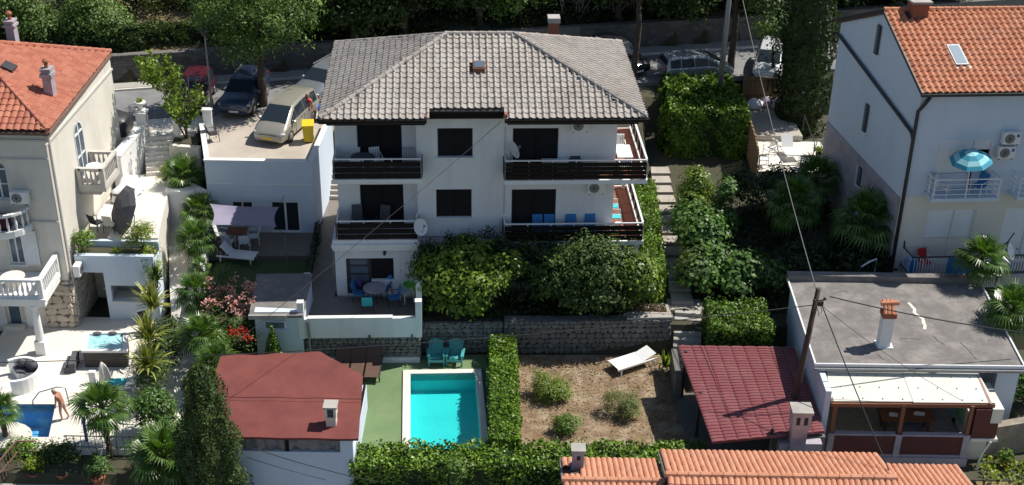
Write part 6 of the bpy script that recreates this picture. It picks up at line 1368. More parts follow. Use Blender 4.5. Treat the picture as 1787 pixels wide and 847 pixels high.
car('champagne silver people carrier with yellow plate on the parking deck', (-12.1,64.25), hd(-.28,-.96), 4.7, 1.85, 1.75, 'mpv', (.34,.325,.27), plate='plate', roofrail=False)
car('dark blue sport utility car under the road tree', (-14.95,67.55), hd(-.1,-1), 4.4, 1.82, 1.68, 'suv', (.03,.045,.09), z=5.06, roofrail=True)
car('silver-grey sport utility car half hidden behind the people carrier', (-10.75,69.3), hd(-.42,-.9), 4.5, 1.82, 1.7, 'suv', (.2,.22,.24), z=5.06, roofrail=True)
car('maroon car seen through the sapling leaves', (-17.85,67.8), hd(-.03,-1), 4.1, 1.75, 1.5, 'mpv', (.11,.02,.035), z=5.04)
car('dark car parked beside the right end of the grey roof', (6.2,74.2), hd(.55,-.84), 4.3, 1.8, 1.65, 'suv', (.02,.022,.03), z=5.06)
car('light grey car on the road behind the vine mass', (10.7,72.85), hd(.97,.23), 4.3, 1.75, 1.5, 'mpv', (.3,.34,.36), z=5.06)
car('white car parked behind the reed screen', (15.3,74.2), hd(-.25,-.97), 4.2, 1.75, 1.5, 'mpv', (.72,.74,.76), z=5.06)
t = thing('covered_car', 'car wrapped in a creased black cover beside the cream house', 'car', (-22.3,63.6,5.0), 0, 'cars parked by the upper road')
m = MB(); S = [(2.0,.7,.7),(1.9,.85,.95),(1.2,.9,1.05),(.6,.88,1.55),(-1,.88,1.6),(-1.9,.8,1.1)]
for (x,w,z) in S:
    for j,(a,b) in enumerate(((-1,0),(-1.05,.35),(-.95,.65),(-.65,1),(0,1.02),(.65,1),(.95,.65),(1.05,.35),(1,0))): m.v.append((x+R.uniform(-.05,.05),a*w+R.uniform(-.04,.04),max(.02,b*z+R.uniform(-.03,.03))))
for i in range(len(S)-1):
    for j in range(8): m.f.append((i*9+j,(i+1)*9+j,(i+1)*9+j+1,i*9+j+1))
m.f += [tuple(range(9)), tuple(range(9*len(S)-1,9*len(S)-10,-1))]; m.mi=[0]*len(m.f); obj('cover', m, mat('black_cover', [(.02,.02,.023),(.045,.045,.05)], 2, .45), t, smooth=True, mod='subd')

# ================================================================== FURNITURE
def legs(t, pts, r, mt, z1, z0=0):
    for (x,y) in pts: m = MB(); m.tube([(x*1.08,y*1.08,z0),(x,y,z1)], r, 6); obj('leg', m, M[mt], t)
def armchair(label, loc, rz, fab, frame, name='garden_chair', group=None, high=.95, sq=.02):
    """faces local -Y"""
    t = thing(name, label, 'chair', loc, rz, group)
    m = MB(); m.prism([(-.24,-.26),(.24,-.26),(.24,.22),(-.24,.22)], .40, .43); obj('seat', m, M[fab], t)
    m = MB(); m.add([(-.24,.2,.44),(.24,.2,.44),(.24,.36,high),(-.24,.36,high),(-.24,.23,.44),(.24,.23,.44),(.24,.39,high),(-.24,.39,high)], [(0,1,2,3),(7,6,5,4),(0,4,5,1),(1,5,6,2),(2,6,7,3),(3,7,4,0)]); obj('backrest', m, M[fab], t)
    legs(t, [(-.26,-.25),(.26,-.25),(-.26,.24),(.26,.24)], sq, frame, .41)
    for s in (-1,1): m = MB(); m.tube([(s*.27,-.27,.4),(s*.28,-.27,.63),(s*.28,.1,.65),(s*.25,.28,.66)], sq, 6); obj('armrest', m, M[frame], t)
    return t
def monobloc(label, loc, rz, mt='plastic', group=None):
    t = thing('plastic_chair', label, 'chair', loc, rz, group)
    m = MB(); m.prism([(-.25,-.25),(.25,-.25),(.22,.22),(-.22,.22)], .41, .45); obj('seat', m, M[mt], t)
    m = MB()
    for i in range(5): x = -.2+i*.1; m.add([(x-.035,.2,.46),(x+.035,.2,.46),(x+.04,.33,.86),(x-.04,.33,.86)], [(0,1,2,3)])
    m.bar((-.24,.33,.86),(.24,.33,.86),.06,.09); obj('backrest', m, M[mt], t)
    legs(t, [(-.23,-.23),(.23,-.23),(-.22,.22),(.22,.22)], .025, mt, .42)
    for s in (-1,1): m = MB(); m.tube([(s*.25,-.22,.42),(s*.27,-.2,.64),(s*.26,.24,.66)], .025, 6); obj('armrest', m, M[mt], t)
    return t
def round_tab(label, loc, r, hgt, mt, leg, name='round_table'):
    t = thing(name, label, 'table', loc); m = MB(); m.lathe([(r*.98,hgt-.04),(r,hgt-.02),(r*.98,hgt),(.01,hgt)], n=20); obj('table_top', m, M[mt], t)
    legs(t, [(r*.5*cos(a),r*.5*sin(a)) for a in (.4,1.97,3.54,5.1)], .022, leg, hgt-.04); return t
def lounger(label, loc, rz, fab, frame, back=.6, name='sun_lounger', group=None, slats=True):
    """head at +Y"""
    t = thing(name, label, 'sun lounger', loc, rz, group); L = 1.9; hw = .36; hy = .25
    n = 12
    for i in range(n):
        y = -.95+i*(.95+hy)/n; m = MB(); m.box(-hw+.03,hw-.03,y+.003,y+(.95+hy)/n-.006,.31,.335); obj('slat', m, M[fab], t)
    for i in range(7):
        a = back; d0 = i*.1; y = hy+d0*cos(a); z = .33+d0*sin(a); y2 = hy+(d0+.096)*cos(a); z2 = .33+(d0+.096)*sin(a)
        m = MB(); m.add([(-hw+.03,y,z),(hw-.03,y,z),(hw-.03,y2,z2),(-hw+.03,y2,z2),(-hw+.03,y,z-.025),(hw-.03,y,z-.025),(hw-.03,y2,z2-.025),(-hw+.03,y2,z2-.025)], [(0,1,2,3),(7,6,5,4),(0,4,5,1),(1,5,6,2),(2,6,7,3),(3,7,4,0)]); obj('back_slat', m, M[fab], t)
    for s in (-1,1): m = MB(); m.bar((s*hw,-.98,.3),(s*hw,.95,.3),.05,.07); obj('side_rail', m, M[frame], t)
    for (x,y) in ((-hw,-.8),(hw,-.8),(-hw,.75),(hw,.75)): m = MB(); m.bar((x,y,0),(x,y,.28),.05,.05); obj('leg', m, M[frame], t)
    m = MB(); m.bar((-hw,.55,.27),(0+hw,.55,.27),.03); obj('cross_bar', m, M[frame], t)
    return t
GP = 'chairs round the patio table'
z = 1.602
armchair('blue fabric chair left of the mosaic patio table with purple bag', (-7.05,52.3,z), radians(80), 'fabric_blue','darkmetal', group=GP)
armchair('blue high-backed chair behind the mosaic patio table', (-5.95,52.75,z), radians(-20), 'fabric_blue','darkmetal', group=GP)
armchair('blue chair at the right of the mosaic patio table', (-5.45,51.95,z), radians(-75), 'fabric_blue','darkmetal', group=GP)
armchair('turquoise chair with its back to the patio parapet', (-6.6,51.35,z), radians(185), 'fabric_turq','darkmetal', group=GP)
round_tab('round mosaic table on the shaded patio', (-6.35,52.3,z), .55, .72, 'lilac', 'darkmetal')
monobloc('white plastic chairs stacked below the lime tray', (-4.85,52.3,z), radians(-60))
m = MB(); m.lathe([(.05,0),(.28,.02),(.32,.1),(.3,.1),(.25,.05),(.01,.04)], (-4.7,52.1,z+.95), 14); m.tube([(-4.7,52.1,z+.88),(-4.7,52.1,z+.96)], .06, 8); obj('tray', m, M['lime'], label='lime green bowl on top of the white plastic chairs', cat='bowl', loc='base')
m = MB(); m.ball((-7.1,52.55,z+.78),.17,.12,.2); obj('bag', m, mat('purple_bag', [(.06,.03,.16),(.05,.02,.12)], 5, .8), label='purple bag on the left blue patio chair', cat='bag', loc='base')
for i, (x, lb) in enumerate(((-7.5,'brown wicker lounger nearest the felt roof peak'),(-6.82,'middle of three brown wicker loungers by the stone wall'),(-6.14,'brown wicker lounger nearest the turquoise pool'))):
    lounger(lb, (x,48.75,.04), 0, 'wicker','fabric_dark', .95, group='wicker loungers below the stone wall')
def adirondack(label, loc, rz, mt):
    t = thing('garden_armchair', label, 'chair', loc, rz, 'teal garden armchairs by the pool'); 
    for i in range(5): m = MB(); y = -.3+i*.11; zz = .36-i*.025; m.box(-.27,.27,y,y+.09,zz,zz+.025); obj('seat_slat', m, M[mt], t)
    for i in range(7): x = -.24+i*.08; top = .98-.05*abs(i-3)**1.4*.5; m = MB(); m.add([(x-.033,.2,.24),(x+.033,.2,.24),(x*1.25+.036,.5,top),(x*1.25-.036,.5,top),(x-.033,.225,.24),(x+.033,.225,.24),(x*1.25+.036,.525,top),(x*1.25-.036,.525,top)], [(0,1,2,3),(7,6,5,4),(0,4,5,1),(1,5,6,2),(2,6,7,3),(3,7,4,0)]); obj('back_slat', m, M[mt], t)
    for s in (-1,1):
        m = MB(); m.box(s*.36-.07,s*.36+.07,-.4,.32,.55,.58); obj('armrest', m, M[mt], t)
        for (y,z1) in ((-.33,.549),(.26,.549)): m = MB(); m.box(s*.34-.035,s*.34+.035,y-.04,y+.04,0,z1); obj('leg', m, M[mt], t)
    m = MB(); m.box(-.31,.31,-.37,-.335,.22,.36); obj('apron', m, M[mt], t); return t
adirondack('teal slatted garden armchair over the middle of the pool edge', (-3.35,49.55,.04), radians(4), 'green_plastic'); adirondack('teal slatted garden armchair nearer the straight hedge', (-2.5,49.6,.04), radians(-4), 'green_plastic')
lo = lounger('white plastic sun lounger standing alone on the dry garden', (5.55,49.5,.03), radians(-60), 'plastic','plastic', .3); lo.scale = (1.15,1.1,1.15)
# courtyard
t = thing('garden_table', 'dark red table under the mauve shade sail', 'table', (-13.75,57.6,1.66)); m = MB(); m.box(-.5,.5,-.35,.35,.68,.72); obj('table_top', m, M['wood'], t); legs(t, [(-.4,-.28),(.4,-.28),(-.4,.28),(.4,.28)], .025, 'whitemetal', .68)
for lb, x, y, rz in (('white metal chair left of the dark red courtyard table',-14.55,57.7,80),('white metal chair at the near left corner of the courtyard table',-14.1,56.95,170),('white metal chair at the near right corner of the courtyard table',-13.3,56.95,190),('white metal chair right of the dark red courtyard table',-12.95,57.6,-80)):
    armchair(lb, (x,y,1.66), radians(rz), 'whitemetal','whitemetal', group='chairs round the courtyard table')
lounger('white reclining lounger on the courtyard edge beside dark chair', (-13.45,55.9,1.66), radians(80), 'plastic','whitemetal', .8)
armchair('dark purple folding chair beside the white courtyard lounger', (-14.2,56.3,1.66), radians(120), 'fabric_dark','whitemetal')
armchair('black plastic chair in the corner of the parking deck', (-15.75,62.6,5.0), radians(120), 'fabric_dark','darkmetal')
sa = thing('shade_sail', 'mauve fabric shade sail stretched over the courtyard table', 'shade sail', (-13,57,3.5), world=True)
m = MB(); A = [Vector(p) for p in ((-15.0,57.75,3.75),(-11.6,57.75,3.65),(-11.45,56.0,3.45),(-14.6,56.0,3.5))]; n = 10
for i in range(n+1):
    for j in range(n+1):
        u, v = i/n, j/n; p = (A[0]*(1-u)+A[1]*u)*(1-v)+(A[3]*(1-u)+A[2]*u)*v; c = Vector((-13.1,56.9,3.5)); e = max(abs(u-.5),abs(v-.5))*2; f = .12*(sin(pi*u)*(1-abs(2*v-1)**0)+0)
        pull = .10*(sin(pi*u)*abs(2*v-1)**3+sin(pi*v)*abs(2*u-1)**3); p = p+(c-p)*pull; p.z -= .25*sin(pi*u)*sin(pi*v); m.v.append(tuple(p))
for i in range(n):
    for j in range(n): a = i*(n+1)+j; m.f.append((a,a+n+1,a+n+2,a+1))
m.mi=[0]*len(m.f); obj('cloth', m, M['fabric_purple'], sa, smooth=True)
for a, b_ in ((A[0],(-15.2,58.8,3.9)),(A[1],(-11.5,58.8,3.75)),(A[2],(-11.0,55.6,3.2)),(A[3],(-14.9,55.6,3.3))): m = MB(); m.tube([a,b_], .012, 4); obj('guy_rope', m, M['cable'], sa)
for (x,y,zt) in ((-11.0,55.6,3.2),(-14.9,55.6,3.3)): m = MB(); m.tube([(x,y,1.4),(x,y,zt)], .03, 6); obj('post', m, M['greymetal'], sa)
# wheelie bin
t = thing('wheelie_bin', 'bright yellow wheelie bin by the parking deck wall', 'bin', (-10.75,62.75,5.0), radians(8))
m = MB(); m.add([(-.24,-.26,.06),(.24,-.26,.06),(.24,.24,.06),(-.24,.24,.06),(-.3,-.36,.98),(.3,-.36,.98),(.3,.34,.98),(-.3,.34,.98)], [(3,2,1,0),(4,5,6,7),(0,1,5,4),(1,2,6,5),(2,3,7,6),(3,0,4,7)]); obj('body', m, M['yellow'], t, mod='bevel')
m = MB(); m.prism([(-.32,-.4),(.32,-.4),(.32,.36),(-.32,.36)], [.985]*4, [1.03,1.03,1.1,1.1]); m.bar((-.28,.4,1.0),(.28,.4,1.0),.04); obj('lid', m, M['yellow'], t, mod='bevel')
for s in (-1,1): m = MB(); m.tube([(s*.22,.26,.1),(s*.27,.26,.1)], .1, 12); obj('wheel', m, M['tyre'], t)
t = thing('wheelie_bin', 'small blue bin behind the silver people carrier', 'bin', (-10.35,65.6,5.0)); m = MB(); m.add([(-.2,-.2,.0),(.2,-.2,.0),(.2,.2,.0),(-.2,.2,.0),(-.25,-.25,.75),(.25,-.25,.75),(.25,.25,.75),(-.25,.25,.75)], [(3,2,1,0),(4,5,6,7),(0,1,5,4),(1,2,6,5),(2,3,7,6),(3,0,4,7)]); obj('body', m, M['bluepl'], t); m = MB(); m.box(-.28,.28,-.28,.28,.752,.8); obj('lid', m, M['bluepl'], t)
# balconies of the main house
def hl(u,v,z): return h(u,v,z)
t = round_tab('round table with striped cloth on the upper left balcony', hl(1.75,1.1,7.69), .55, .74, 'fabric_grey','whitemetal')
for lb,u,v,rz in (('white slatted chair behind the striped balcony table on the left',1.3,1.5,-10),('white slatted chair behind the striped balcony table on the right',2.3,1.5,15),('white slatted chair nearest the upper left balcony rail',1.5,.75,175),('white slatted chair at the right front of the striped balcony table',2.4,.85,200)): monobloc(lb, hl(u,v,7.69), radians(rz+3), group='chairs on the upper left balcony')
armchair('tall dark folding chair at the left of the lower left balcony', hl(1.35,1.25,4.61), radians(5), 'fabric_grey','darkmetal', high=1.15); armchair('dark folding chair leaning right on the lower left balcony', hl(2.55,1.3,4.61), radians(-15), 'fabric_grey','darkmetal', high=1.1)
armchair('grey mesh chair against the wall of the upper right balcony', hl(11.35,.8,7.59), radians(3), 'fabric_grey','darkmetal', high=1.05)
t = thing('folding_table', 'white table beside the grey mesh balcony chair', 'table', hl(10.4,.8,7.59), HT); m = MB(); m.box(-.6,.6,-.22,.22,.7,.74); obj('table_top', m, M['plastic'], t); legs(t, [(-.5,-.18),(.5,-.18),(-.5,.18),(.5,.18)], .02, 'whitemetal', .7)
for lb,u in (('leftmost blue chair on the lower right balcony',9.7),('second blue chair from the left on the lower right balcony',10.25),('third blue chair from the left on the lower right balcony',11.25),('rightmost blue chair on the lower right balcony',12.15)): armchair(lb, hl(u,.72,4.44), radians(3), 'fabric_blue','darkmetal', group='blue chairs on the lower right balcony', high=1.02)
t = thing('long_table', 'white table on the sunlit upper side terrace', 'table', hl(13.65,1.8,7.59), HT); m = MB(); m.box(-.35,.35,-.7,.7,.7,.74); obj('table_top', m, M['plastic'], t); legs(t, [(-.28,-.6),(.28,-.6),(-.28,.6),(.28,.6)], .025, 'plastic', .7)
for lb,v in (('white plastic chair nearest the rail on the upper side terrace',.75),('white plastic chair behind the table on the upper side terrace',3.0)): monobloc(lb, hl(13.6,v,7.59), radians(180 if v<1 else 0))
for lb,v in (('turquoise mesh chair nearer the house front on the lower side terrace',2.0),('turquoise mesh chair further back on the lower side terrace',3.1)): armchair(lb, hl(13.45,v,4.44), radians(90), 'fabric_turq','whitemetal', group='turquoise chairs on the lower side terrace')
monobloc('white plastic stool-like chair at the front corner of the lower side terrace', hl(13.2,.75,4.44), radians(200))
def ac(label, loc, rz):
    t = thing('air_conditioner', label, 'air conditioner', loc, rz); m = MB(); m.box(-.4,.4,-.15,.15,0,.58); obj('casing', m, M['white2'], t, mod='bevel')
    m = MB(); m.tube([(-.1,-.152,.29),(-.1,-.17,.29)], [.24,.23], 18); f = obj('fan_grille', m, M['greymetal'], t)
    m = MB(); 
    for i in range(4): a = i*pi/4; m.bar((-.1-.22*cos(a),-.178,.29-.22*sin(a)),(-.1+.22*cos(a),-.178,.29+.22*sin(a)),.012)
    obj('grille_bar', m, M['darkmetal'], f)
    for s in (-.3,.3): m = MB(); m.bar((s,.2,-.03),(s,-.15,-.03),.04,.05); obj('bracket', m, M['darkmetal'], t)
    return t
ac('air conditioner under the grey roof eave at the right', hl(11.5,.9,9.75), HT); ac('air conditioner under the upper right balcony slab', hl(12.35,.9,6.65), HT)
o1 = ac('upper of the two air conditioners on the tall pale house', rh(4.35,-.22,9.32), A4); o2 = ac('lower of the two air conditioners on the tall pale house', rh(4.25,-.22,8.62), A4)
for o in (o1,o2): m = MB(); m.box(.2,.32,-.165,-.151,.36,.5); obj('badge', m, M['bluepl'], o)
ac('air conditioner beside the arched window of the cream house', (-22.12,52.35,6.42), 0); ac('air conditioner at the planter wall end over the dark passage', (-20.3,53.12,2.35), radians(90))
def dish(label, loc, r, az, el, pole):
    t = thing('satellite_dish', label, 'satellite dish', loc, az); prof = [(r*i/6, .22*r*(i/6)**2) for i in range(1,7)]
    m = MB(); mt = Matrix.Rotation(pi/2-el, 3, 'X'); n = 18; vs = [Vector((0,0,0))]; fs = []
    for (a,b) in prof:
        for j in range(n): vs.append(Vector((a*cos(2*pi*j/n),a*sin(2*pi*j/n),b)))
    for j in range(n): fs.append((0,1+j,1+(j+1)%n))
    for i in range(len(prof)-1):
        for j in range(n): fs.append((1+i*n+j,1+(i+1)*n+j,1+(i+1)*n+(j+1)%n,1+i*n+(j+1)%n))
    m.add([mt@v+Vector((0,-.08,0)) for v in vs], fs); obj('reflector', m, M['white2'], t, smooth=True)
    q = mt@Vector((0,0,r*1.1)); m = MB(); m.tube([mt@Vector((0,-r*.9,.18*r)), q], .015, 5); m.ball(q,.06); obj('feed_arm', m, M['greymetal'], t)
    m = MB(); m.tube([(0,0,-pole),(0,0,.05)], .025, 6); obj('pole', m, M['greymetal'], t); return t
dish('white satellite dish on the lower left balcony corner', hl(4.2,.15,5.35), .4, radians(48), radians(25), .8)
dish('satellite dish seen edge-on beside the upper right balcony door', hl(8.4,.6,8.95), .42, radians(75), radians(30), 1.35)
dish('white satellite dish on a pole by the barred balcony', (22.7,52.6,4.6), .42, radians(60), radians(30), 1.6)
t = thing('drying_rack', 'folding laundry rack at the right end of the upper left balcony', 'drying rack', hl(3.8,1.5,7.69), HT); m = MB()
for i in range(6): m.bar((-.3+i*.1,0,.1),(-.3+i*.1,.1,.95),.015)
for zz in (.1,.5,.95): m.bar((-.32,.05*zz,zz),(.25,.05*zz,zz),.02)
obj('rack', m, M['greymetal'], t)
# parasol on the right house balcony
t = thing('parasol', 'tilted turquoise striped parasol on the white railed balcony', 'parasol', (20.55,53.3,6.95))
m = MB(); m.tube([(0,0,0),(-.05,-.05,1.3),(-.15,-.1,2.25)], .025, 6); obj('pole', m, M['whitemetal'], t)
PS = [mat('turquoise_stripe_light', [(.30,.62,.66),(.27,.57,.62)], 4, .8), mat('turquoise_stripe_dark', [(.04,.30,.42),(.035,.26,.38)], 4, .8)]
m = MB(); n = 8; tl = Euler((radians(8),radians(-8),0)).to_matrix(); rings = [(0.0,0),(.3,-.08),(.55,-.2),(.78,-.34),(.95,-.48)]
for (r_,zz) in rings:
    for j in range(n): p = tl@Vector((r_*cos(2*pi*j/n+.3),r_*sin(2*pi*j/n+.3),zz)); m.v.append((p.x-.15,p.y-.1,p.z+2.35))
for i in range(4):
    for j in range(n): m.f.append((i*n+j,i*n+(j+1)%n,(i+1)*n+(j+1)%n,(i+1)*n+j)); m.mi.append(i%2 if j%8 in (4,5,6) else 1-(i%2)*0 if i%2 else 0)
obj('canopy', m, PS, t)
for lb,u,rz in (('white folding chair at the left of the parasol balcony',1.5,60),('white folding chair with dark seat right of the parasol',3.2,-50)): armchair(lb, rh(u,-.45,6.93), radians(rz), 'whitemetal' if u<2 else 'fabric_blue','whitemetal')
armchair('white round-backed chair with red cushion on the barred balcony', rh(1.3,-.5,3.01), radians(20), 'redcloth','whitemetal')
m = MB(); m.prism([(20.2,52.85),(21.6,52.95),(21.58,53.0),(20.18,52.9)], 3.2, 4.05); obj('laundry', m, M['fabric_blue'], label='blue and white cloth hung behind the white bars', cat='laundry', loc='base')
m = MB(); m.prism([(18.5,53.2),(18.9,53.2),(18.9,53.6),(18.5,53.6)], 3.01, 3.7); obj('covered_box', m, M['fabric_blue'], label='pale blue covered bundle at the left end of the barred balcony', cat='bundle', loc='base')
m = MB(); m.tube([(-.0+22.3,52.2,3),(22.5,52.2,5.4),(22.65,52.15,5.8)], .03, 6); m.tube([(22.5,52.2,5.3),(22.15,52.1,5.1)], .05, 6); obj('antenna_mast', m, M['darkmetal'], label='thin dark mast with a white arm beside the barred balcony', cat='mast', loc='base')
p0 = V3(1503,466,53.0); p1 = V3(1530,452,53.6); m = MB(); m.tube([p0, (p0+p1)/2+Vector((0,0,.05)), p1], [.03,.05,.035], 6); m.tube([p1,p1-Vector((0,0,2.6))], .02, 5); obj('garden_lamp', m, M['plastic'], label='white arm of a thin garden lamp above the dark undergrowth', cat='lamp', loc='base')

# ------------------------------------------------------------------ left terrace
t = thing('hot_tub', 'square hot tub with bubbling pale water and dark panels', 'hot tub', (-18.35,49.7,-.3), world=True)
q = [(-19.28,49.2),(-17.26,49.25),(-17.68,50.92),(-19.62,50.75)]; cx = sum(p[0] for p in q)/4; cy = sum(p[1] for p in q)/4
def ins(f, z): return [(cx+(p[0]-cx)*f, cy+(p[1]-cy)*f, z) for p in q]
m = MB(); m.prism([p[:2] for p in ins(.97,0)], -.3, .5); obj('panel', m, M['tub'], t)
m = MB(); o_ = ins(1.03,.501); o2 = ins(1.03,.6); i2 = ins(.8,.6); i1 = ins(.78,.45)
for a, b_ in ((o_,o2),(o2,i2),(i2,i1)):
    for i in range(4): j = (i+1)%4; m.quad(a[i],a[j],b_[j],b_[i])
obj('rim', m, M['white2'], t)
m = MB(); m.face(ins(.79,.52)); obj('water_surface', m, M['tubfoam'], t)
for (fx,fy) in ((-.55,.58),(.15,.62),(.75,.55)): m = MB(); m.ball((cx+fx,cy+fy*1.1,.6),.22,.12,.06,10,6); obj('headrest', m, M['fabric_grey'], t)
m = MB(); m.obox((-19.85,49.2,-.15),(.5,1.0,.3),.1); m.obox((-19.72,49.2,.1),(.3,1.0,.2),.1); obj('tub_step', m, M['fabric_grey'], label='dark grey steps at the left of the hot tub', cat='steps', loc='base')
s = thing('curved_sofa', 'curved white daybed with charcoal cushions on the white terrace', 'sofa', (-21.75,47.9,-.3), radians(-15))
def arcshell(r0,r1,a0,a1,z0,z1,n=16):
    m = MB()
    for i in range(n+1):
        a = a0+(a1-a0)*i/n
        for (r_,zz) in ((r0,z0),(r1,z0),(r1*1.04,z1),(r0*1.02,z1)): m.v.append((r_*cos(a),r_*sin(a),zz))
    for i in range(n):
        for j in range(4): m.f.append((i*4+j,(i+1)*4+j,(i+1)*4+(j+1)%4,i*4+(j+1)%4))
    m.f += [(0,1,2,3),(n*4+3,n*4+2,n*4+1,n*4)]; m.mi=[0]*len(m.f); return m
obj('backrest', arcshell(.85,.98,radians(-75),radians(150),0,.75), M['plastic'], s, smooth=False); obj('seat_base', arcshell(.25,.85,radians(-70),radians(145),0,.32), M['plastic'], s); obj('seat_cushion', arcshell(.27,.83,radians(-10),radians(140),.33,.42), M['fabric_grey'], s)
for a in (55,80,110): m = MB(); m.ball((.68*cos(radians(a)),.68*sin(radians(a)),.62),.22,.2,.2); obj('cushion', m, M['fabric_grey'], s, smooth=True)
t = thing('coffee_table', 'white low table beside the curved white daybed', 'table', (-22.75,47.0,-.3), .3); m = MB(); m.box(-.5,.5,-.35,.35,.36,.42); obj('table_top', m, M['plastic'], t); legs(t, [(-.42,-.28),(.42,-.28),(-.42,.28),(.42,.28)], .03, 'greymetal', .36)
t = thing('pool_handrail', 'bent steel handrail leading into the blue pool', 'handrail', (-20,46.4,-.3), world=True); m = MB(); m.tube([(-20.6,46.05,-.35),(-20.55,46.1,.05),(-20.3,46.3,.35),(-19.5,46.35,.6),(-19.15,46.35,.55),(-19.1,46.35,-.3)], .028, 8); obj('rail', m, M['greymetal'], t, smooth=True)
t = thing('folded_parasol', 'folded cream parasol beside the hot tub', 'parasol', V3(182,668,47.5)*1.0, 0); t.location.z = -.3
m = MB(); m.tube([(0,0,0),(0,0,1.5)], .03, 6); obj('pole', m, M['wood'], t); m = MB(); m.tube([(0,0,.55),(.02,0,.7),(0,.02,1.1),(0,0,1.45)], [.18,.2,.15,.04], 7); m.tube([(.22,0,.5),(.2,.05,.75),(.1,.02,1.2),(.03,0,1.4)], [.1,.13,.1,.04], 6); obj('canopy', m, M['cream2'], t, smooth=True)
lounger('white lounger with blue towel behind the tall palm crown', (-17.3,47.55,-.3), radians(-85), 'plastic','whitemetal', .3)
m = MB(); m.add([(-17.75,47.25,.07),(-16.95,47.3,.08),(-16.9,47.85,.07),(-17.7,47.8,.09)], [(0,1,2,3)]); m.box(-17.72,-17.0,47.3,47.8,.045,.065); obj('towel', m, M['fabric_turq'], label='turquoise and white towel on the lounger by the hot tub', cat='towel', loc='base')
m = MB(); m.box(-18.65,-18.35,47.85,48.05,-.3,.35); obj('side_box', m, M['plastic'], label='small white box standing before the hot tub', cat='box', loc='base')
armchair('black folding chair between hot tub and planter wall', (-17.2,52.1,-.3), radians(30), 'fabric_dark','darkmetal', high=1.05)
m = MB(); m.tube([(0,0,0),(0,0,1.1)], .07, 8); obj('shower_post', m, M['bluepl'], label='short blue post on the terrace left of the palm trunk', cat='post', loc=tuple(V3(152,772,43.8)*1.0)); bpy.data.objects['shower_post'].location.z = -.3
u = thing('parasol', 'large charcoal parasol tilted on its side on the upper terrace', 'parasol', (-18.25,55.75,3.5))
m = MB(); m.tube([(0,0,0),(.05,0,.6),(-.15,-.1,1.25),(-.55,-.3,1.2)], .03, 6); obj('pole', m, M['greymetal'], u)
tl = Euler((radians(20),radians(-62),radians(10))).to_matrix(); m = MB(); rings = [(.02,.0),(.55,-.12),(1.05,-.32),(1.3,-.5)]; n = 8
for (r_,zz) in rings:
    for j in range(n): p = tl@Vector((r_*cos(2*pi*j/n),r_*sin(2*pi*j/n),zz)); m.v.append((p.x-.75,p.y-.35,p.z+1.1))
for i in range(3):
    for j in range(n): m.f.append((i*n+j,i*n+(j+1)%n,(i+1)*n+(j+1)%n,(i+1)*n+j))
m.mi=[0]*len(m.f); obj('canopy', m, M['fabric_grey'], u)
armchair('taupe wicker chair under the charcoal parasol', (-19.2,55.2,3.5), radians(170), 'cream','fabric_dark', high=1.0); armchair('dark wicker armchair in the shade of the charcoal parasol', (-19.9,55.3,3.5), radians(150), 'fabric_dark','fabric_dark')
t = thing('covered_furniture', 'garden furniture under a white cloth cover on the bright terrace', 'covered furniture', (-19.45,59.0,3.5), radians(-12))
m = MB(); nx_, ny_ = 8, 10
for i in range(nx_+1):
    for j in range(ny_+1):
        x = -.55+1.1*i/nx_; y = -1.0+2.0*j/ny_; e = min(i,nx_-i,j,ny_-j); zz = (.08 if e == 0 else (.62 if e == 1 else .7+.2*(j>5)))+R.uniform(-.05,.05); m.v.append((x+(R.uniform(-.05,.05)),y+R.uniform(-.05,.05),zz))
for i in range(nx_):
    for j in range(ny_): a = i*(ny_+1)+j; m.f.append((a,a+ny_+1,a+ny_+2,a+1))
m.mi=[0]*len(m.f); obj('cloth', m, M['fabric_white'], t, smooth=True); m = MB(); m.box(-.45,.45,-.9,.9,0,.5); obj('frame', m, M['wicker'], t)
# rusty stair rail bottom left
t = thing('stair_railing', 'rusty iron stair railing in the bottom left corner', 'railing', (-20.3,42,-1.0), world=True)
a, b_, c, d = V3(-10,815,41.3), V3(28,770,42.3), V3(62,770,42.6), V3(-10,838,41.0)
m = MB(); m.tube([a,b_,c], .04, 6); m.tube([a-Vector((0,0,.5)),b_-Vector((0,0,.5)),c-Vector((0,0,.5))], .03, 6); obj('handrail', m, M['rust'], t)
for f in range(9): p = a.lerp(b_,f/8); m = MB(); m.tube([p,p-Vector((0,0,.95))], .018, 5); obj('baluster', m, M['rust'], t)
# low terrace fence bottom
t = thing('terrace_fence', 'thin dark fence along the pot yard behind the low palm', 'fence', (-16.5,43.3,-.5), world=True); m = MB()
m.tube([(-18.3,43.25,.35),(-13.2,43.25,.35)], .025, 5); m.tube([(-18.3,43.25,-.2),(-13.2,43.25,-.2)], .02, 5)
obj('rail', m, M['darkmetal'], t)
for i in range(18): m = MB(); x = -18.2+i*.29; m.tube([(x,43.25,-.6),(x,43.25,.35)], .015, 4); obj('bar', m, M['darkmetal'], t)

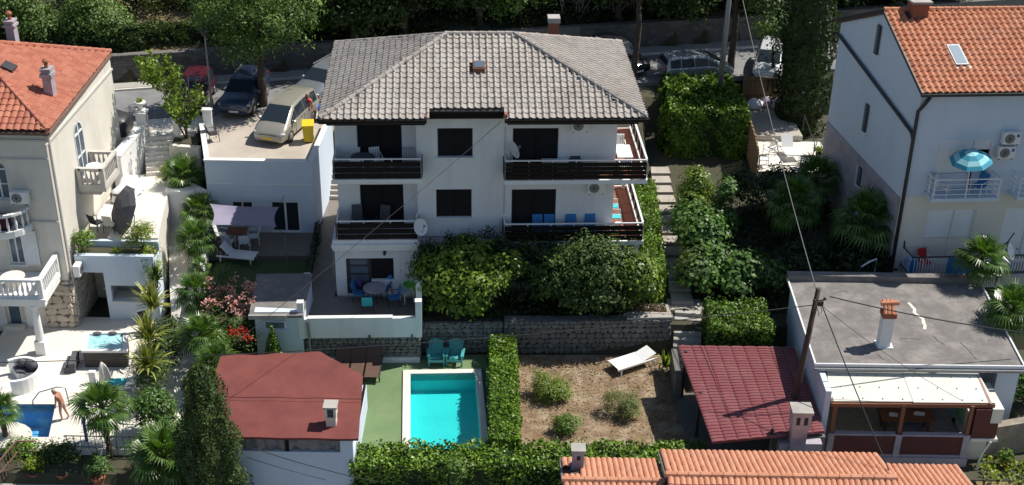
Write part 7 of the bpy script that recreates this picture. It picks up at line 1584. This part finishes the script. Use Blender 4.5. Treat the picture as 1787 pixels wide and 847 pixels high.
# ------------------------------------------------------------------ side terrace on the right
lounger('white plastic lounger with raised back on the sun terrace', (15.1,65.5,3.402), radians(8), 'plastic','plastic', 1.05)
monobloc('white folded chair beside the lounger on the sun terrace', (14.0,65.3,3.402), radians(-60)); monobloc('white plastic chair in the near corner of the sun terrace', (13.45,64.0,3.402), radians(90)); monobloc('white plastic table-chair near the front rail of the sun terrace', (15.6,63.75,3.402), radians(180))
t = thing('terrace_railing', 'thin dark railing along the front of the sun terrace', 'railing', (15.2,63.35,3.4), world=True)
m = MB()
for zz in (4.35,3.75): m.tube([(13.1,63.35,zz),(17.5,63.35,zz),(17.4,67.2,zz)], .022, 5)
obj('rail', m, M['darkmetal'], t)
for x in (13.1,15.3,17.5): m = MB(); m.tube([(x,63.35,3.3),(x,63.35,4.35)], .025, 5); obj('post', m, M['darkmetal'], t)
t = thing('terrace_railing', 'short dark handrail beside the white lounger steps', 'railing', (16.2,66.5,3.4), world=True)
m = MB(); m.tube([(16.2,67.5,4.9),(16.4,65.2,4.2)], .025, 5); m.tube([(16.4,65.2,4.2),(16.4,65.2,3.4)], .025, 5); m.tube([(16.2,67.5,4.9),(16.2,67.5,4.0)], .025, 5); obj('rail', m, M['darkmetal'], t)
m = MB(); m.lathe([(.16,0),(.2,.25),(.17,.25),(.01,.2)], (16.7,65.2,3.402), 12); obj('flower_pot', m, M['darkmetal'], label='dark pot on the sun terrace beside the steel hoop', cat='pot', loc='base')
shrub('pot_plant', 'bright yellow-green plant in the sun terrace pot', (16.7,65.2,3.6), [(0,0,.2,.28,.25,.2)], 220, 18, .12, .14, .09, 'yellowgreen', cat='plant')
m = MB(); m.tube([(16.3,65.0,3.4),(16.6,65.5,4.3),(17.1,65.6,4.35),(17.3,65.4,3.9)], .025, 6); obj('steel_hoop', m, M['greymetal'], label='bent grey steel hoop on the sun terrace edge', cat='handrail', loc='base')
m = MB(); m.box(16.9,17.7,63.7,64.9,3.3,3.55); obj('white_bench', m, M['white2'], label='low white slab between sun terrace and tall house', cat='slab', loc='base')
def reed(label, a, b, z0, z1):
    t = thing('reed_screen', label, 'fence', (a[0],a[1],min(z0)), world=True); a = Vector(a); b = Vector(b); n = int((b-a).length/.12)
    for i in range(n):
        p = a.lerp(b,(i+.5)/n); f = i/n; za = z0[0]*(1-f)+z0[1]*f; zb = z1[0]*(1-f)+z1[1]*f+R.uniform(-.06,.06); m = MB(); m.tube([(p.x,p.y,za),(p.x+R.uniform(-.02,.02),p.y,zb)], .055, 5); obj('reed_bundle', m, M['reed'], t)
    for hh in (.2,.8): m = MB(); m.tube([(a.x,a.y-.06,z0[0]+(z1[0]-z0[0])*hh),(b.x,b.y-.06,z0[1]+(z1[1]-z0[1])*hh)], .015, 4); obj('wire', m, M['darkmetal'], t)
reed('tan reed screen below the road behind the wrapped bundles', (13.5,72.55), (16.0,72.7), (3.7,3.7), (5.25,5.25)); reed('brown reed screen running down beside the vine-covered mass', (13.05,69.0), (13.0,63.3), (3.0,2.8), (5.2,4.7))
m = MB(); m.tube([(13.6,72.9,5.3),(13.6,72.9,5.9),(15.9,73,5.9),(15.9,73,5.3)], .02, 5); 
for i in range(9): m.tube([(13.8+i*.25,72.92,5.3),(13.8+i*.25,72.92,5.9)], .012, 4)
obj('road_railing', m, M['darkmetal'], label='small dark road railing above the tan reed screen', cat='railing', loc='base')
for lb,x,y,mt_ in (('pale blue wrapped bundle by the reed screen',14.1,71.2,'fabric_white'),('reddish wrapped bundle between two pale bundles',14.9,71.5,'lilac'),('white wrapped bundle on the upper side terrace',15.6,71.3,'fabric_white')):
    m = MB(); m.ball((x,y,4.0),.5,.35,.35,10,7); m.v = [(p[0]+R.uniform(-.07,.07),p[1]+R.uniform(-.07,.07),max(3.73,p[2]+R.uniform(-.07,.07))) for p in m.v]; obj('bundle', m, M[mt_], label=lb, cat='bundle', loc='base', smooth=True)

# ------------------------------------------------------------------ poles and cables
t = thing('street_lamp', 'slim grey street lamp beside the sapling and blue car', 'street lamp', (-16.45,65.95,5.0)); lt = V3(357,64,65.9); hgt = lt.z-5.0
m = MB(); m.tube([(0,0,0),(0,0,1.0),(0,0,1.05),(0,0,hgt)], [.09,.085,.06,.045], 8); obj('pole', m, M['greymetal'], t); m = MB(); m.lathe([(.05,0),(.16,.05),(.22,.3),(.05,.38)], (0,0,hgt), 10); obj('lantern', m, M['darkmetal'], t)
t = thing('utility_pole', 'tall grey metal utility pole behind the vine mass', 'utility pole', (11.75,69.9,4.9)); m = MB(); m.tube([(0,0,-.3),(.05,.1,10)], [.17,.13], 10); obj('pole', m, M['greymetal'], t, smooth=True)
t = thing('utility_pole', 'leaning weathered wooden pole with cable brackets between carport and flat roof', 'utility pole', (11.62,44.4,-.2)); m = MB(); m.tube([(0,0,0),(.22,-.05,3.6),(.44,-.1,7.5)], [.15,.13,.1], 10); obj('pole', m, M['oldwood'], t, smooth=True)
m = MB(); m.tube([(.3,-.2,7.0),(.75,-.2,7.05)], .025, 5); m.ball((.72,-.2,7.1),.07); m.ball((.3,-.25,7.05),.07); m.box(.5,.7,-.2,-.05,6.75,6.95); m.tube([(.55,-.15,6.9),(.7,-.15,6.5),(.6,-.15,6.3),(.5,-.15,6.6)], .018, 4); obj('insulator', m, M['darkmetal'], t)
PT = Vector((12.05,44.3,7.05))
def cable(label, a, b, sag, r=.02, mt='cable'):
    a = Vector(a); b = Vector(b); m = MB(); n = 18; m.tube([a.lerp(b,i/n)-Vector((0,0,sag*4*(i/n)*(1-i/n))) for i in range(n+1)], r, 5); obj('cable', m, M[mt], label=label, cat='cable', loc='base', group='overhead cables')
cable('twisted grey cable rising from the wooden pole to the metal pole', PT, (11.78,69.9,13.2), .5, .022, 'cable_grey')
cable('black cable from the wooden pole to the right across the flat roof', PT+Vector((.5,0,-.1)), V3(1800,582,45.5), .15, .026)
cable('long black cable crossing the garden, pool and red felt roof', PT+Vector((-.1,0,-.5)), V3(-20,633,43.5), .5, .02)
cable('black cable dropping from the wooden pole to the foreground roof', PT+Vector((.15,0,-.3)), V3(1563,848,38.6), .1, .024)
cable('thin black cable crossing the canopy from pole to tiled roof end', PT+Vector((.2,0,-.5)), V3(1680,700,43.0), .2, .01)
cable('thin cable slanting across the white house front', h(7.95,1.0,10.15), V3(345,650,40.5), .15, .012, 'cable')
cable('dark cable sagging across the white pavilion wall', V3(440,782,40.6), V3(660,842,40.2), .1, .018)
cable('second thin cable lower on the white pavilion wall', V3(430,798,40.5), V3(570,838,40.2), .05, .012)
cable('grey cable at the lower left over the low palm', V3(175,795,40.9), V3(245,590,52), .05, .015, 'cable_grey')

# ================================================================== PEOPLE
def person(label, loc, rz, J, sk='skin', garments=(), hair='hair', seed=0):
    """J: joint overrides. Local frame: faces -Y, feet at z=0, 1.75 m tall."""
    B = dict(pel=(0,0,.95), wai=(0,0,1.08), che=(0,.0,1.28), nek=(0,.0,1.48), hea=(0,-.02,1.58), top=(0,-.01,1.70),
      ls=(.17,0,1.42), le=(.24,.02,1.15), lw=(.25,-.06,.9), rs=(-.17,0,1.42), re=(-.24,.02,1.15), rw=(-.25,-.06,.9),
      lh=(.09,0,.93), lk=(.1,-.02,.5), la=(.1,.02,.08), lt=(.11,-.15,.03), rh=(-.09,0,.93), rk=(-.1,-.02,.5), ra=(-.1,.02,.08), rt=(-.11,-.15,.03)); B.update(J)
    RAD = dict(pel=.15, wai=.125, che=.15, nek=.06, hea=.09, top=.075, ls=.07, le=.045, lw=.03, rs=.07, re=.045, rw=.03, lh=.1, lk=.06, la=.04, lt=.035, rh=.1, rk=.06, ra=.04, rt=.035)
    E = [('pel','wai'),('wai','che'),('che','nek'),('nek','hea'),('hea','top'),('che','ls'),('ls','le'),('le','lw'),('che','rs'),('rs','re'),('re','rw'),('pel','lh'),('lh','lk'),('lk','la'),('la','lt'),('pel','rh'),('rh','rk'),('rk','ra'),('ra','rt')]
    def skin_obj(name, verts, rads, edges, mt, parent, root=0, sub=2):
        me = bpy.data.meshes.new(name); me.from_pydata([tuple(v) for v in verts], edges, []); me.materials.append(mt); o = bpy.data.objects.new(name, me); COL.objects.link(o); o.parent = parent
        sm = o.modifiers.new('skin','SKIN'); sm.use_smooth_shade = True
        for i, r_ in enumerate(rads): me.skin_vertices[0].data[i].radius = (r_, r_)
        me.skin_vertices[0].data[root].use_root = True
        s = o.modifiers.new('subd','SUBSURF'); s.levels = sub; s.render_levels = sub; return o
    t = thing('person', label, 'person', loc, rz)
    names = list(B); vs = [Vector(B[k]) for k in names]; rs_ = [RAD[k] for k in names]; es = [(names.index(a),names.index(b)) for a,b in E]
    for s, w, e in ((1,'lw','le'),(-1,'rw','re')):                 # palm, four fingers, thumb
        d = (Vector(B[w])-Vector(B[e])).normalized(); sd = d.cross(Vector((1,0,0))).normalized(); wi = names.index(w); pi_ = len(vs); palm = Vector(B[w])+d*.075; vs.append(palm); rs_.append(.026); es.append((wi,pi_))
        for k in range(4):
            o = sd*(.027-.018*k); L = (.075,.085,.08,.062)[k]; a = palm+o+d*.02; vs.append(a); rs_.append(.009); es.append((pi_,len(vs)-1)); b = a+d*L*.55+Vector((0,-.012,0)); vs.append(b); rs_.append(.008); es.append((len(vs)-2,len(vs)-1)); vs.append(b+d*L*.4+Vector((0,-.02,0))); rs_.append(.007); es.append((len(vs)-2,len(vs)-1))
        vs.append(Vector(B[w])+d*.03+sd*.04); rs_.append(.01); es.append((wi,len(vs)-1)); vs.append(vs[-1]+d*.045+sd*.012); rs_.append(.009); es.append((len(vs)-2,len(vs)-1))
    body = skin_obj('body', vs, rs_, es, M[sk], t, names.index('pel'))
    for (nm, ks, mt, grow) in garments:
        idx = [names.index(k) for k in ks]; ee = [(idx.index(a),idx.index(b)) for a,b in es if a in idx and b in idx and a < len(names) and b < len(names)]
        v2 = [vs[i].copy() for i in idx]
        if nm == 'shorts':
            for q, k in enumerate(ks):
                if k in ('lk','rk'): v2[q] = vs[names.index(k[0]+'h')].lerp(v2[q], .72)
        if nm == 'top':
            pass
        skin_obj(nm, v2, [RAD[k]*grow+.006 for k in ks], ee, M[mt], t)
    hd_ = (Vector(B['hea'])+Vector(B['top']))/2; up_ = (Vector(B['top'])-Vector(B['hea'])).normalized(); 
    m = MB(); m.ball(hd_+up_*.035+Vector((0,.02,0)), .092,.1,.085, 10, 7); obj('hair', m, M[hair], t, smooth=True)
    f = hd_-up_*.04+Vector((0,-.085,0)); m = MB(); m.ball(f+Vector((0,-.012,-.01)),.014,.02,.022,6,4); obj('nose', m, M[sk], body, smooth=True)
    for s in (-1,1):
        m = MB(); m.ball(f+Vector((s*.032,.006,.022)),.012,.008,.008,6,4); obj('eye', m, M['fabric_dark'], body)
        m = MB(); m.ball(hd_+Vector((s*.092,.005,-.03)),.012,.022,.032,6,4); obj('ear', m, M[sk], body)
    m = MB(); m.ball(f+Vector((0,.004,-.045)),.022,.008,.007,6,4); obj('mouth', m, M['redlamp'], body)
    return t
lean = dict(pel=(0,.02,.93), wai=(0,-.02,1.06), che=(0,-.1,1.24), nek=(0,-.2,1.41), hea=(0,-.26,1.49), top=(0,-.31,1.59), ls=(.17,-.13,1.36), rs=(-.17,-.13,1.36), le=(.2,-.16,1.08), re=(-.2,-.1,1.08), lw=(.16,-.22,.84), rw=(-.17,-.16,.83),
            lk=(.1,-.08,.5), la=(.1,-.05,.08), lt=(.1,-.2,.03), rk=(-.1,.06,.5), ra=(-.1,.2,.1), rt=(-.11,.07,.03))
man = person('bare-chested bather in pinkish swim shorts walking by the blue pool', (-18.98,45.25,-.298), radians(-95), lean, 'skin2', [('shorts',('pel','wai','lh','rh','lk','rk'),'striped',1.08)], 'hair2')
man.scale = (.93,.93,.93)
person('person in a red bikini top beside the yellow bin', (-11.05,65.05,5.002), radians(-20), dict(lw=(.16,-.2,1.02), le=(.26,-.02,1.15)), 'skin2', [('top',('che','ls','rs'),'redcloth',1.02),('shorts',('pel','lh','rh'),'redcloth',1.05)], 'hair2')
person('person in red shirt and dark trousers by the street lamp', (-17.0,65.75,5.022), radians(60), {}, 'skin', [('shirt',('wai','che','ls','rs','le','re'),'redcloth',1.12),('trousers',('pel','wai','lh','rh','lk','rk','la','ra'),'fabric_dark',1.12)], 'hair')
